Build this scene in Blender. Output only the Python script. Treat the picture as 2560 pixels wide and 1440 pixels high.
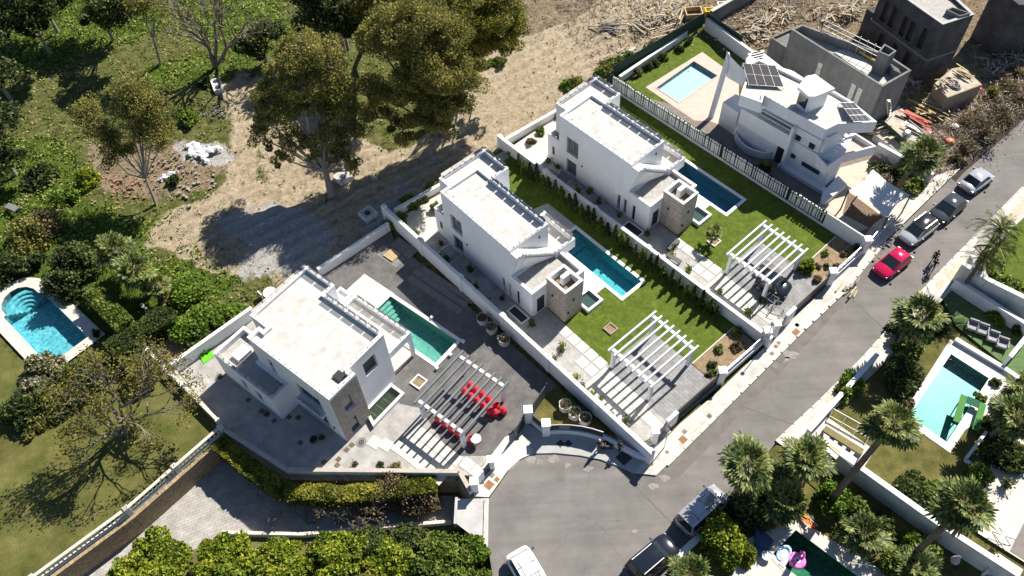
import bpy, bmesh, math, random
import numpy as np
from mathutils import Vector, Matrix, Quaternion

# ------------------------------------------------------------------ camera, light, exposure
SC = bpy.context.scene
for o in list(bpy.data.objects): bpy.data.objects.remove(o)
COL = SC.collection
FPX = 2086.3; TILT = math.radians(36.06); ROLL = math.radians(-3.497); CAMH = 61.0
SUN_AZ = 47.0; SUN_EL = 45.0
cd = bpy.data.cameras.new('camera'); cam = bpy.data.objects.new('camera', cd); COL.objects.link(cam)
cd.sensor_width = 36.0; cd.lens = 36.0 * FPX / 2560.0; cd.clip_end = 3000.0; cd.clip_start = 0.5
cam.matrix_world = Matrix.Translation((0, 0, CAMH)) @ Matrix.Rotation(TILT, 4, 'X') @ Matrix.Rotation(ROLL, 4, 'Z')
SC.camera = cam
wd = bpy.data.worlds.new("World"); SC.world = wd; wd.use_nodes = True
nt = wd.node_tree; bg = nt.nodes['Background']
sky = nt.nodes.new('ShaderNodeTexSky'); sky.sky_type = 'NISHITA'; sky.sun_disc = False
sky.sun_elevation = math.radians(SUN_EL); sky.sun_rotation = math.radians(90 - SUN_AZ)
sky.altitude = 100; sky.air_density = 0.75; sky.dust_density = 0.1; sky.ozone_density = 1.6
nt.links.new(sky.outputs[0], bg.inputs[0]); bg.inputs[1].default_value = 0.068
sl = bpy.data.lights.new('sun', 'SUN'); sl.energy = 5.0; sl.angle = math.radians(0.53); sl.color = (1.0, 0.94, 0.84)
so = bpy.data.objects.new('sun', sl); COL.objects.link(so); so.location = (60, 60, 80)
_a, _e = math.radians(SUN_AZ), math.radians(SUN_EL)
so.rotation_euler = Vector((-math.cos(_e)*math.cos(_a), -math.cos(_e)*math.sin(_a), -math.sin(_e))).to_track_quat('-Z', 'Y').to_euler()
SC.view_settings.view_transform = 'Standard'; SC.view_settings.look = 'None'
SC.view_settings.exposure = 0.88; SC.view_settings.gamma = 1.0; SC.view_settings.use_curve_mapping = False
SC.cycles.max_bounces = 6; SC.cycles.transparent_max_bounces = 12; SC.cycles.caustics_reflective = False; SC.cycles.caustics_refractive = False

# ------------------------------------------------------------------ survey: points of the aerial photograph brought back to the terrain
CR = dict(a=(3.0,560,640), b=(2.769,960,340), c=(2.844,1260,180), d=(3.13,1760,100), e=(3.273,1860,0), f=(3.13,1920,340),
          g=(2.667,1720,900), h=(3.6,1200,0), i=(2.571,0,0), j=(3.428,0,540), k=(2.483,0,860), l=(3.459,560,1080), m=(2.572,600,0),
          n=(2.25,1360,560), o=(2.118,900,560), q=(2.117,400,560), r=(4,2200,820), s=(5.143,0,660), t=(4.8,1760,560), u=(4.923,1440,0),
          v=(4.5,2120,280), w=(4,2240,1080), x=(5.142,1300,940), y=(6.4,1840,1240), z=(5.54,1560,1180), A=(4,2200,560), B=(3.79,1020,860), F=(1,0,0))
def ray(px, py):
    x, y = (px-1280)/FPX, -(py-720)/FPX
    c, s = math.cos(ROLL), math.sin(ROLL); x, y = c*x-s*y, s*x+c*y
    ct, st = math.cos(TILT), math.sin(TILT)
    return (x, ct*y+st, st*y-ct)
def W(t, x, y, z=0.0):
    s, ox, oy = CR[t]; d = ray(ox+x/s, oy+y/s); k = (z-CAMH)/d[2]
    return (d[0]*k, d[1]*k, z)
def W2(t, pts, z=0.0): return [W(t, x, y, z)[:2] for x, y in pts]
class Frame:
    def __init__(s, t, x, y, ang):
        s.o = W(t, x, y)[:2]; s.ang = math.radians(ang); s.c, s.s = math.cos(s.ang), math.sin(s.ang)
    def w(s, u, v): return (s.o[0]+s.c*u-s.s*v, s.o[1]+s.s*u+s.c*v)
    def uv(s, x, y):
        dx, dy = x-s.o[0], y-s.o[1]; return (s.c*dx+s.s*dy, -s.s*dx+s.c*dy)
    def px(s, t, x, y, z=0): return s.uv(*W(t, x, y, z)[:2])
FA = Frame('a', 925, 1400, -41); FB = Frame('F', 1412.5, 806, -51.2); FC = Frame('F', 1694.6, 588, -50.2)

# ------------------------------------------------------------------ materials
MATS = {}
def mat(name, col, rough=.75, var=.12, sc=1.5, bump=0, bsc=8, metal=0, spec=.4, col2=None, det=5, emit=0):
    if name in MATS: return MATS[name]
    m = bpy.data.materials.new(name); m.use_nodes = True; t = m.node_tree; p = t.nodes['Principled BSDF']
    p.inputs['Roughness'].default_value = rough; p.inputs['Metallic'].default_value = metal
    p.inputs['Specular IOR Level'].default_value = spec
    c = list(col)+[1]
    if var > 0 or col2:
        g = t.nodes.new('ShaderNodeNewGeometry'); n = t.nodes.new('ShaderNodeTexNoise')
        n.inputs['Scale'].default_value = sc; n.inputs['Detail'].default_value = det; n.inputs['Roughness'].default_value = .65
        t.links.new(g.outputs['Position'], n.inputs['Vector'])
        r = t.nodes.new('ShaderNodeValToRGB')
        r.color_ramp.elements[0].position = .3; r.color_ramp.elements[1].position = .7
        if col2: r.color_ramp.elements[0].color = c; r.color_ramp.elements[1].color = list(col2)+[1]
        else:
            r.color_ramp.elements[0].color = [max(0, v*(1-var)) for v in col]+[1]
            r.color_ramp.elements[1].color = [min(1, v*(1+var)) for v in col]+[1]
        t.links.new(n.outputs['Fac'], r.inputs[0]); t.links.new(r.outputs[0], p.inputs['Base Color'])
        if bump:
            n2 = t.nodes.new('ShaderNodeTexNoise'); n2.inputs['Scale'].default_value = bsc; n2.inputs['Detail'].default_value = 4
            t.links.new(g.outputs['Position'], n2.inputs['Vector'])
            b = t.nodes.new('ShaderNodeBump'); b.inputs['Strength'].default_value = bump; b.inputs['Distance'].default_value = .1
            t.links.new(n2.outputs['Fac'], b.inputs['Height']); t.links.new(b.outputs[0], p.inputs['Normal'])
    else: p.inputs['Base Color'].default_value = c
    MATS[name] = m; return m
def leafmat(name, cols, trans=.3):
    if name in MATS: return MATS[name]
    m = bpy.data.materials.new(name); m.use_nodes = True; t = m.node_tree; t.nodes.clear()
    out = t.nodes.new('ShaderNodeOutputMaterial'); g = t.nodes.new('ShaderNodeNewGeometry')
    r = t.nodes.new('ShaderNodeValToRGB'); el = r.color_ramp.elements
    while len(el) < len(cols): el.new(.5)
    for i, c in enumerate(cols): el[i].position = i/(len(cols)-1); el[i].color = list(c)+[1]
    n = t.nodes.new('ShaderNodeTexNoise'); n.inputs['Scale'].default_value = .55; n.inputs['Detail'].default_value = 2
    t.links.new(g.outputs['Position'], n.inputs['Vector'])
    mx = t.nodes.new('ShaderNodeMath'); mx.operation = 'MULTIPLY_ADD'; mx.inputs[1].default_value = 1.6; mx.inputs[2].default_value = -.8
    t.links.new(n.outputs['Fac'], mx.inputs[0])
    ad = t.nodes.new('ShaderNodeMath'); ad.operation = 'ADD'; ad.use_clamp = True
    t.links.new(mx.outputs[0], ad.inputs[0]); t.links.new(g.outputs['Random Per Island'], ad.inputs[1]); t.links.new(ad.outputs[0], r.inputs[0])
    d = t.nodes.new('ShaderNodeBsdfPrincipled'); d.inputs['Roughness'].default_value = .55; d.inputs['Specular IOR Level'].default_value = .25
    tr = t.nodes.new('ShaderNodeBsdfTranslucent'); mm = t.nodes.new('ShaderNodeMixShader'); mm.inputs[0].default_value = trans
    t.links.new(r.outputs[0], d.inputs['Base Color']); t.links.new(r.outputs[0], tr.inputs[0])
    t.links.new(d.outputs[0], mm.inputs[1]); t.links.new(tr.outputs[0], mm.inputs[2]); t.links.new(mm.outputs[0], out.inputs[0])
    MATS[name] = m; return m
def glassmat(name, tint=(.8,.9,.88), gloss=.12, rough=.02):
    if name in MATS: return MATS[name]
    m = bpy.data.materials.new(name); m.use_nodes = True; t = m.node_tree; t.nodes.clear()
    out = t.nodes.new('ShaderNodeOutputMaterial'); a = t.nodes.new('ShaderNodeBsdfTransparent'); a.inputs[0].default_value = list(tint)+[1]
    b = t.nodes.new('ShaderNodeBsdfGlossy'); b.inputs['Roughness'].default_value = rough
    f = t.nodes.new('ShaderNodeFresnel'); f.inputs[0].default_value = 1.4
    ad = t.nodes.new('ShaderNodeMath'); ad.operation = 'ADD'; ad.inputs[1].default_value = gloss; ad.use_clamp = True
    t.links.new(f.outputs[0], ad.inputs[0]); mm = t.nodes.new('ShaderNodeMixShader'); t.links.new(ad.outputs[0], mm.inputs[0])
    t.links.new(a.outputs[0], mm.inputs[1]); t.links.new(b.outputs[0], mm.inputs[2]); t.links.new(mm.outputs[0], out.inputs[0])
    MATS[name] = m; return m
def watermat(name, tint):
    m = glassmat(name, tint, gloss=.0, rough=.04); t = m.node_tree
    b = [x for x in t.nodes if x.type == 'BSDF_GLOSSY'][0]; f = [x for x in t.nodes if x.type == 'FRESNEL'][0]; f.inputs[0].default_value = 1.33
    g = t.nodes.new('ShaderNodeNewGeometry'); n = t.nodes.new('ShaderNodeTexNoise'); n.inputs['Scale'].default_value = 3.5; n.inputs['Detail'].default_value = 4
    t.links.new(g.outputs['Position'], n.inputs['Vector']); bm = t.nodes.new('ShaderNodeBump'); bm.inputs['Strength'].default_value = .12; bm.inputs['Distance'].default_value = .1
    t.links.new(n.outputs['Fac'], bm.inputs['Height']); t.links.new(bm.outputs[0], b.inputs['Normal']); t.links.new(bm.outputs[0], f.inputs['Normal'])
    return m
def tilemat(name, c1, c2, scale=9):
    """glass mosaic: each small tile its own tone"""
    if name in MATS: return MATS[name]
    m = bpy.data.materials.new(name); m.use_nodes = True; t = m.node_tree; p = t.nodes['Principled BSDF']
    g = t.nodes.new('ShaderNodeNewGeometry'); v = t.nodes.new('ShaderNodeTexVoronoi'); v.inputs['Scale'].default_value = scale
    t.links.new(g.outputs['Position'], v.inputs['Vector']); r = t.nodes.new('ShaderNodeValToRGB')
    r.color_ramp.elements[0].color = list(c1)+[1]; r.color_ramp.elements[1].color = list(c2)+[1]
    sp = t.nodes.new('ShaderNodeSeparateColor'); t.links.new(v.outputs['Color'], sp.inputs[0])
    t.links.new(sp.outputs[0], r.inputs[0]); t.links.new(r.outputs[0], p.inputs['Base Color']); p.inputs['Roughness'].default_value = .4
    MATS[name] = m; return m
def pavemat(name, c1, c2, mortar, bw=.4, bh=.2, rot=-51, msize=.02):
    """small setts, far below a pixel apart"""
    if name in MATS: return MATS[name]
    m = bpy.data.materials.new(name); m.use_nodes = True; t = m.node_tree; p = t.nodes['Principled BSDF']
    g = t.nodes.new('ShaderNodeNewGeometry'); mp = t.nodes.new('ShaderNodeMapping'); mp.inputs['Rotation'].default_value = (0, 0, math.radians(-rot))
    t.links.new(g.outputs['Position'], mp.inputs[0]); b = t.nodes.new('ShaderNodeTexBrick'); t.links.new(mp.outputs[0], b.inputs[0])
    b.inputs['Color1'].default_value = list(c1)+[1]; b.inputs['Color2'].default_value = list(c2)+[1]; b.inputs['Mortar'].default_value = list(mortar)+[1]
    b.inputs['Scale'].default_value = 1; b.inputs['Brick Width'].default_value = bw; b.inputs['Row Height'].default_value = bh; b.inputs['Mortar Size'].default_value = msize
    n = t.nodes.new('ShaderNodeTexNoise'); n.inputs['Scale'].default_value = 1.2; n.inputs['Detail'].default_value = 8; t.links.new(g.outputs['Position'], n.inputs['Vector'])
    mr = t.nodes.new('ShaderNodeMapRange'); mr.inputs[1].default_value = .3; mr.inputs[2].default_value = .7; mr.inputs[3].default_value = .78; mr.inputs[4].default_value = 1.15
    t.links.new(n.outputs['Fac'], mr.inputs[0]); mu = t.nodes.new('ShaderNodeVectorMath'); mu.operation = 'SCALE'
    t.links.new(b.outputs['Color'], mu.inputs[0]); t.links.new(mr.outputs[0], mu.inputs['Scale']); t.links.new(mu.outputs[0], p.inputs['Base Color']); p.inputs['Roughness'].default_value = .85
    MATS[name] = m; return m
def stonemat(name, c1, c2, mortar, bw, bh):
    """split-face stone on vertical walls: courses by height"""
    if name in MATS: return MATS[name]
    m = bpy.data.materials.new(name); m.use_nodes = True; t = m.node_tree; p = t.nodes['Principled BSDF']
    g = t.nodes.new('ShaderNodeNewGeometry'); s = t.nodes.new('ShaderNodeSeparateXYZ'); t.links.new(g.outputs['Position'], s.inputs[0])
    ad = t.nodes.new('ShaderNodeMath'); ad.operation = 'ADD'; t.links.new(s.outputs[0], ad.inputs[0]); t.links.new(s.outputs[1], ad.inputs[1])
    c = t.nodes.new('ShaderNodeCombineXYZ'); t.links.new(ad.outputs[0], c.inputs[0]); t.links.new(s.outputs[2], c.inputs[1])
    b = t.nodes.new('ShaderNodeTexBrick'); t.links.new(c.outputs[0], b.inputs[0])
    b.inputs['Color1'].default_value = list(c1)+[1]; b.inputs['Color2'].default_value = list(c2)+[1]; b.inputs['Mortar'].default_value = list(mortar)+[1]
    b.inputs['Scale'].default_value = 1; b.inputs['Brick Width'].default_value = bw; b.inputs['Row Height'].default_value = bh; b.inputs['Mortar Size'].default_value = .015
    n = t.nodes.new('ShaderNodeTexNoise'); n.inputs['Scale'].default_value = 6; n.inputs['Detail'].default_value = 6; t.links.new(g.outputs['Position'], n.inputs['Vector'])
    mr = t.nodes.new('ShaderNodeMapRange'); mr.inputs[1].default_value = .3; mr.inputs[2].default_value = .7; mr.inputs[3].default_value = .7; mr.inputs[4].default_value = 1.3
    t.links.new(n.outputs['Fac'], mr.inputs[0]); mu = t.nodes.new('ShaderNodeVectorMath'); mu.operation = 'SCALE'
    t.links.new(b.outputs['Color'], mu.inputs[0]); t.links.new(mr.outputs[0], mu.inputs['Scale']); t.links.new(mu.outputs[0], p.inputs['Base Color']); p.inputs['Roughness'].default_value = .9
    bp = t.nodes.new('ShaderNodeBump'); bp.inputs['Strength'].default_value = .6; bp.inputs['Distance'].default_value = .05
    t.links.new(n.outputs['Fac'], bp.inputs['Height']); t.links.new(bp.outputs[0], p.inputs['Normal'])
    MATS[name] = m; return m

WHITE = mat('white_render', (.74,.745,.76), .8, .05, .5)
WHITE2 = mat('white_coping', (.72,.715,.70), .7, .05, 1.5)
WHITEOLD = mat('weathered_white', (.66,.655,.63), .85, .12, .9)
ROOFC = pavemat('roof_screed', (.52,.50,.47), (.49,.47,.44), (.43,.41,.385), 2.6, 1.3, -51, .012)
ROOFG = mat('roof_gravel', (.40,.385,.36), .95, .2, 3, .6, 25)
CREAM = mat('cream_wall', (.72,.66,.54), .85, .08, 1)
STONE = stonemat('split_stone', (.46,.39,.32), (.34,.29,.24), (.30,.26,.22), .38, .11)
STONED = stonemat('dark_slate_stone', (.36,.315,.28), (.25,.22,.195), (.19,.17,.155), .3, .09)
STONEY = stonemat('ochre_retaining_stone', (.36,.27,.16), (.24,.18,.11), (.16,.12,.08), .5, .22)
SLATE = mat('slate_paving', (.115,.11,.108), .85, .25, 1.2, .3, 12)
GRANITE = pavemat('granite_patio', (.40,.385,.37), (.34,.325,.31), (.29,.28,.26), .3, .15)
DRIVE = pavemat('grey_driveway', (.27,.27,.275), (.22,.22,.225), (.17,.17,.17), .6, .3)
SIDE = pavemat('pale_sidewalk', (.56,.53,.48), (.50,.475,.43), (.40,.375,.34), .6, .4, 39)
SIDEG = mat('grey_concrete_walk', (.36,.36,.35), .9, .12, 1.2)
SLABM = mat('cream_slab', (.56,.535,.47), .85, .07, 1.5)
DECKC = mat('cream_deck', (.56,.52,.45), .85, .06, 1.5)
DECKP = mat('pinkish_deck', (.48,.40,.34), .85, .08, 1.5)
ASPH = None
ASPH2 = mat('asphalt_patch', (.135,.128,.12), .92, .2, 1.5, .25, 20)
LAWN = mat('green_lawn', (.062,.095,.012), .9, 0, 2.2, .9, 14, col2=(.125,.165,.026), spec=.1, det=9)
LAWND = mat('dry_lawn', (.065,.075,.018), .9, 0, .9, .9, 14, col2=(.17,.145,.05), spec=.1, det=9)
LAWNG = mat('park_lawn', (.062,.078,.018), .9, 0, .5, .9, 14, col2=(.165,.15,.05), spec=.1, det=9)
MULCH = mat('mulch', (.16,.115,.075), .95, 0, 2.2, .9, 12, col2=(.36,.26,.15))
GLASS = glassmat('clear_glass', (.985,.99,.988), .01)
GLASSG = glassmat('green_glass', (.5,.66,.6), .1)
DGLASS = mat('dark_glass', (.025,.035,.04), .06, 0, metal=0, spec=.9)
DGLASS2 = mat('curtained_glass', (.12,.14,.14), .08, .3, 2, spec=.9)
FRAMEM = mat('grey_frame', (.22,.225,.23), .5, .05)
DARKM = mat('dark_metal', (.035,.036,.04), .5, .1)
STEEL = mat('steel', (.5,.5,.5), .35, .05, metal=.8)
CONC = mat('raw_concrete', (.19,.19,.185), .9, .22, .35, .2, 6, det=8)
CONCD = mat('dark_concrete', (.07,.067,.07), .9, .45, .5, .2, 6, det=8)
CONCL = mat('light_concrete', (.42,.41,.40), .9, .15, .8)
GREYBEAM = mat('grey_beam', (.135,.155,.165), .7, .15, 2)
LILAC = mat('pale_beam', (.52,.52,.54), .7, .06, 2)
RUST = mat('rusty_cover', (.27,.13,.07), .9, .25, 5)
SOLAR = mat('solar_cell', (.045,.042,.048), .3, .1, 4, spec=.5)
ALU = mat('aluminium', (.62,.62,.62), .4, .05, metal=.6)
BARK = mat('bark', (.22,.18,.14), .95, .3, 2, .6, 10)
BARKP = mat('pale_bark', (.30,.26,.21), .95, .25, 1.5, .5, 10)
BARKD = mat('palm_bark', (.13,.10,.075), .95, .3, 3, .6, 10)
GREENMESH = mat('green_screen', (.018,.05,.032), .85, .2, 2)
TIMBER = mat('timber', (.50,.38,.20), .85, .25, 4)
REDP = mat('red_plastic', (.62,.02,.04), .35, .08, 3)
SACK = mat('woven_sack', (.55,.54,.52), .9, .2, 5, .4, 12)
SOIL = mat('soil', (.14,.10,.07), .95, .3, 4, .5, 10)
E_OL = leafmat('eucalyptus_leaves', [(.058,.064,.018), (.145,.148,.032), (.27,.258,.055), (.42,.37,.105)], .42)
E_DK = leafmat('dark_leaves', [(.016,.028,.008), (.042,.066,.016), (.085,.115,.026), (.15,.17,.04)])
E_YG = leafmat('citrus_leaves', [(.045,.075,.006), (.12,.17,.012), (.22,.27,.02), (.36,.38,.035)])
E_BR = leafmat('bright_leaves', [(.05,.10,.01), (.12,.20,.02), (.23,.33,.035)])
E_DRY = leafmat('dry_leaves', [(.08,.06,.028), (.16,.125,.06), (.27,.215,.12)])
E_PALM = leafmat('palm_leaves', [(.022,.040,.010), (.06,.09,.020), (.14,.17,.04), (.28,.29,.085)], .2)
E_SCR = leafmat('scrub_leaves', [(.03,.05,.010), (.085,.135,.018), (.16,.225,.03), (.27,.30,.06)])

def asphalt(name, c1, c2):
    m = bpy.data.materials.new(name); m.use_nodes = True; t = m.node_tree; L = t.links; p = t.nodes['Principled BSDF']; p.inputs['Roughness'].default_value = .93; p.inputs['Specular IOR Level'].default_value = .2
    g = t.nodes.new('ShaderNodeNewGeometry'); mp = t.nodes.new('ShaderNodeMapping'); mp.inputs['Rotation'].default_value = (0, 0, math.radians(-40)); mp.inputs['Scale'].default_value = (.05, 1.1, 1)
    L.new(g.outputs['Position'], mp.inputs[0])
    def nz(src, s, d=5):
        n = t.nodes.new('ShaderNodeTexNoise'); n.inputs['Scale'].default_value = s; n.inputs['Detail'].default_value = d; n.inputs['Roughness'].default_value = .7; L.new(src, n.inputs['Vector']); return n.outputs['Fac']
    def mul(a, lo, hi, l0=.3, l1=.7):
        r = t.nodes.new('ShaderNodeMapRange'); r.inputs[1].default_value = l0; r.inputs[2].default_value = l1; r.inputs[3].default_value = lo; r.inputs[4].default_value = hi; L.new(a, r.inputs[0]); return r.outputs[0]
    fs = [mul(nz(g.outputs['Position'], .35, 9), .80, 1.14), mul(nz(mp.outputs[0], 1.0, 6), .86, 1.12), mul(nz(g.outputs['Position'], 14, 3), .86, 1.14)]
    wv = t.nodes.new('ShaderNodeTexNoise'); wv.inputs['Scale'].default_value = .8; L.new(g.outputs['Position'], wv.inputs['Vector'])
    ad = t.nodes.new('ShaderNodeVectorMath'); ad.operation = 'ADD'; L.new(g.outputs['Position'], ad.inputs[0]); L.new(wv.outputs['Color'], ad.inputs[1])
    vo = t.nodes.new('ShaderNodeTexVoronoi'); vo.feature = 'DISTANCE_TO_EDGE'; vo.inputs['Scale'].default_value = .16; L.new(ad.outputs[0], vo.inputs['Vector']); fs.append(mul(vo.outputs['Distance'], .84, 1.0, .0, .006))
    v2 = t.nodes.new('ShaderNodeTexVoronoi'); v2.inputs['Scale'].default_value = .22; L.new(ad.outputs[0], v2.inputs['Vector']); fs.append(mul(v2.outputs['Distance'], .80, 1.0, .06, .16))
    cur = None
    for f in fs:
        if cur is None: cur = f; continue
        k = t.nodes.new('ShaderNodeMath'); k.operation = 'MULTIPLY'; L.new(cur, k.inputs[0]); L.new(f, k.inputs[1]); cur = k.outputs[0]
    mx = t.nodes.new('ShaderNodeMix'); mx.data_type = 'RGBA'; mx.inputs[6].default_value = list(c1)+[1]; mx.inputs[7].default_value = list(c2)+[1]; L.new(nz(g.outputs['Position'], .12, 4), mx.inputs[0])
    sc_ = t.nodes.new('ShaderNodeVectorMath'); sc_.operation = 'SCALE'; L.new(mx.outputs[2], sc_.inputs[0]); L.new(cur, sc_.inputs['Scale']); L.new(sc_.outputs[0], p.inputs['Base Color'])
    b = t.nodes.new('ShaderNodeBump'); b.inputs['Strength'].default_value = .3; b.inputs['Distance'].default_value = .04; L.new(nz(g.outputs['Position'], 22, 3), b.inputs['Height']); L.new(b.outputs[0], p.inputs['Normal'])
    MATS[name] = m; return m
def streaked(m, amt=.12, s=(2.2, 2.2, .22)):
    """rain streaks: dirt runs down the wall"""
    t = m.node_tree; L = t.links; p = t.nodes['Principled BSDF']; src = p.inputs['Base Color'].links[0].from_socket; g = t.nodes.new('ShaderNodeNewGeometry'); mp = t.nodes.new('ShaderNodeMapping'); mp.inputs['Scale'].default_value = s
    L.new(g.outputs['Position'], mp.inputs[0]); n = t.nodes.new('ShaderNodeTexNoise'); n.inputs['Scale'].default_value = 1.0; n.inputs['Detail'].default_value = 7; n.inputs['Roughness'].default_value = .7; L.new(mp.outputs[0], n.inputs['Vector'])
    r = t.nodes.new('ShaderNodeMapRange'); r.inputs[1].default_value = .42; r.inputs[2].default_value = .75; r.inputs[3].default_value = 1.0; r.inputs[4].default_value = 1-amt*2; L.new(n.outputs['Fac'], r.inputs[0])
    s_ = t.nodes.new('ShaderNodeVectorMath'); s_.operation = 'SCALE'; L.new(src, s_.inputs[0]); L.new(r.outputs[0], s_.inputs['Scale']); L.new(s_.outputs[0], p.inputs['Base Color'])
def mottled(m, amt=.3, s=.35):
    t = m.node_tree; L = t.links; p = t.nodes['Principled BSDF']; src = p.inputs['Base Color'].links[0].from_socket; g = t.nodes.new('ShaderNodeNewGeometry'); n = t.nodes.new('ShaderNodeTexNoise')
    n.inputs['Scale'].default_value = s; n.inputs['Detail'].default_value = 9; n.inputs['Roughness'].default_value = .72; L.new(g.outputs['Position'], n.inputs['Vector']); r = t.nodes.new('ShaderNodeMapRange')
    r.inputs[1].default_value = .3; r.inputs[2].default_value = .7; r.inputs[3].default_value = 1-amt; r.inputs[4].default_value = 1+amt; L.new(n.outputs['Fac'], r.inputs[0])
    s_ = t.nodes.new('ShaderNodeVectorMath'); s_.operation = 'SCALE'; L.new(src, s_.inputs[0]); L.new(r.outputs[0], s_.inputs['Scale']); L.new(s_.outputs[0], p.inputs['Base Color'])
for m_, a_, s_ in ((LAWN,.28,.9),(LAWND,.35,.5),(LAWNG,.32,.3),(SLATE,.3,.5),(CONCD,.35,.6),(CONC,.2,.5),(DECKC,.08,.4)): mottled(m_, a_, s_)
for m_ in (WHITE, WHITEOLD, CONC, CREAM): streaked(m_, .035 if m_ is WHITE else .14)
for m_ in (GRANITE, DRIVE, SIDE): mottled(m_, .14, .45)
# ------------------------------------------------------------------ mesh building
ORG = {}
class MB:
    def __init__(s): s.v = []; s.f = []; s.m = []; s.mi = 0
    def q(s, *pts):
        i = len(s.v); s.v += [tuple(p) for p in pts]; s.f.append(tuple(range(i, i+len(pts)))); s.m.append(s.mi); return s
    def prism(s, poly, z0, z1, top=True, bot=False):
        poly = ccw(poly); n = len(poly); i = len(s.v)
        s.v += [(p[0], p[1], z0) for p in poly]+[(p[0], p[1], z1) for p in poly]
        for k in range(n):
            j = (k+1) % n; s.f.append((i+k, i+j, i+n+j, i+n+k)); s.m.append(s.mi)
        if top: s.f.append(tuple(i+n+k for k in range(n))); s.m.append(s.mi)
        if bot: s.f.append(tuple(i+k for k in reversed(range(n)))); s.m.append(s.mi)
        return s
    def box(s, x0, x1, y0, y1, z0, z1): return s.prism([(x0,y0),(x1,y0),(x1,y1),(x0,y1)], z0, z1, True, True)
    def ring(s, poly, z0, z1, t, bot=False):
        """band of width t inside poly, open in the middle"""
        poly = ccw(poly); inn = offset(poly, -t); n = len(poly); i = len(s.v)
        s.v += [(p[0],p[1],z0) for p in poly]+[(p[0],p[1],z1) for p in poly]+[(p[0],p[1],z0) for p in inn]+[(p[0],p[1],z1) for p in inn]
        for k in range(n):
            j = (k+1) % n
            fs = [(i+k,i+j,i+n+j,i+n+k), (i+n+k,i+n+j,i+3*n+j,i+3*n+k), (i+2*n+j,i+2*n+k,i+3*n+k,i+3*n+j)]
            if bot: fs.append((i+j,i+k,i+2*n+k,i+2*n+j))
            s.f += fs; s.m += [s.mi]*len(fs)
        return s
    def tube(s, p0, p1, r0, r1=None, n=6, cap=True):
        r1 = r0 if r1 is None else r1; p0, p1 = Vector(p0), Vector(p1); d = (p1-p0)
        if d.length < 1e-6: return s
        d.normalize(); a = d.orthogonal().normalized(); b = d.cross(a); i = len(s.v)
        for p, r in ((p0, r0), (p1, r1)):
            for k in range(n):
                t = 2*math.pi*k/n; s.v.append(tuple(p+a*math.cos(t)*r+b*math.sin(t)*r))
        for k in range(n):
            j = (k+1) % n; s.f.append((i+k, i+j, i+n+j, i+n+k)); s.m.append(s.mi)
        if cap:
            s.f.append(tuple(i+n+k for k in range(n))); s.m.append(s.mi); s.f.append(tuple(i+k for k in reversed(range(n)))); s.m.append(s.mi)
        return s
    def path(s, pts, r, n=6):
        for a, b in zip(pts[:-1], pts[1:]): s.tube(a, b, r, n=n)
        return s
    def lathe(s, c, prof, n=16):
        i = len(s.v)
        for r, z in prof:
            for k in range(n): t = 2*math.pi*k/n; s.v.append((c[0]+r*math.cos(t), c[1]+r*math.sin(t), z+(c[2] if len(c) > 2 else 0)))
        for m in range(len(prof)-1):
            for k in range(n):
                j = (k+1) % n; s.f.append((i+m*n+k, i+m*n+j, i+(m+1)*n+j, i+(m+1)*n+k)); s.m.append(s.mi)
        s.f.append(tuple(i+(len(prof)-1)*n+k for k in range(n))); s.m.append(s.mi)
        return s
    def bar(s, a, b, w, h, z0):
        """box along the line a-b in plan"""
        dx, dy = b[0]-a[0], b[1]-a[1]; L = math.hypot(dx, dy) or 1; nx, ny = -dy/L*w/2, dx/L*w/2
        return s.prism([(a[0]+nx,a[1]+ny),(a[0]-nx,a[1]-ny),(b[0]-nx,b[1]-ny),(b[0]+nx,b[1]+ny)], z0, z0+h, True, True)
def ccw(p):
    p = [tuple(x[:2]) for x in p]
    a = sum(p[i][0]*p[(i+1) % len(p)][1]-p[(i+1) % len(p)][0]*p[i][1] for i in range(len(p)))
    return p if a > 0 else p[::-1]
def offset(p, t):
    p = ccw(p); n = len(p); out = []
    for i in range(n):
        a, b, c = p[i-1], p[i], p[(i+1) % n]
        d1 = (b[0]-a[0], b[1]-a[1]); d2 = (c[0]-b[0], c[1]-b[1]); l1 = math.hypot(*d1); l2 = math.hypot(*d2)
        n1 = (d1[1]/l1, -d1[0]/l1); n2 = (d2[1]/l2, -d2[0]/l2); k = max(.25, 1+n1[0]*n2[0]+n1[1]*n2[1])
        out.append((b[0]+(n1[0]+n2[0])*t/k, b[1]+(n1[1]+n2[1])*t/k))
    return out
def link(name, me, mats, parent=None):
    for m in (mats if isinstance(mats, (list, tuple)) else [mats]): me.materials.append(m)
    o = bpy.data.objects.new(name, me); COL.objects.link(o)
    if parent: o.parent = parent
    return o
def build(name, mb, mats, parent=None, smooth=False):
    """one mesh object; under a root made by here() its points are given in world coordinates"""
    me = bpy.data.meshes.new(name); off = ORG.get(parent.name if parent else None)
    vs = mb.v if not off else [(x-off[0], y-off[1], z-off[2]) for x, y, z in mb.v]
    me.from_pydata(vs, [], mb.f); me.polygons.foreach_set('material_index', mb.m)
    if smooth: me.polygons.foreach_set('use_smooth', [True]*len(mb.f))
    me.update(); o = link(name, me, mats, parent)
    if off: ORG[o.name] = off
    return o
def tag(o, label=None, cat=None, group=None, kind=None):
    if label: o['label'] = label
    if cat: o['category'] = cat
    if group: o['group'] = group
    if kind: o['kind'] = kind
    return o
def root(name, label, cat, loc=(0,0,0), rz=0, group=None):
    o = bpy.data.objects.new(name, None); COL.objects.link(o); o.empty_display_size = .3
    o.location = loc; o.rotation_euler = (0, 0, rz); return tag(o, label, cat, group)
def here(name, label, cat, loc, group=None):
    if len(loc) == 2: loc = (loc[0], loc[1], 0)
    o = root(name, label, cat, loc, 0, group); ORG[o.name] = tuple(loc); return o
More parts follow.
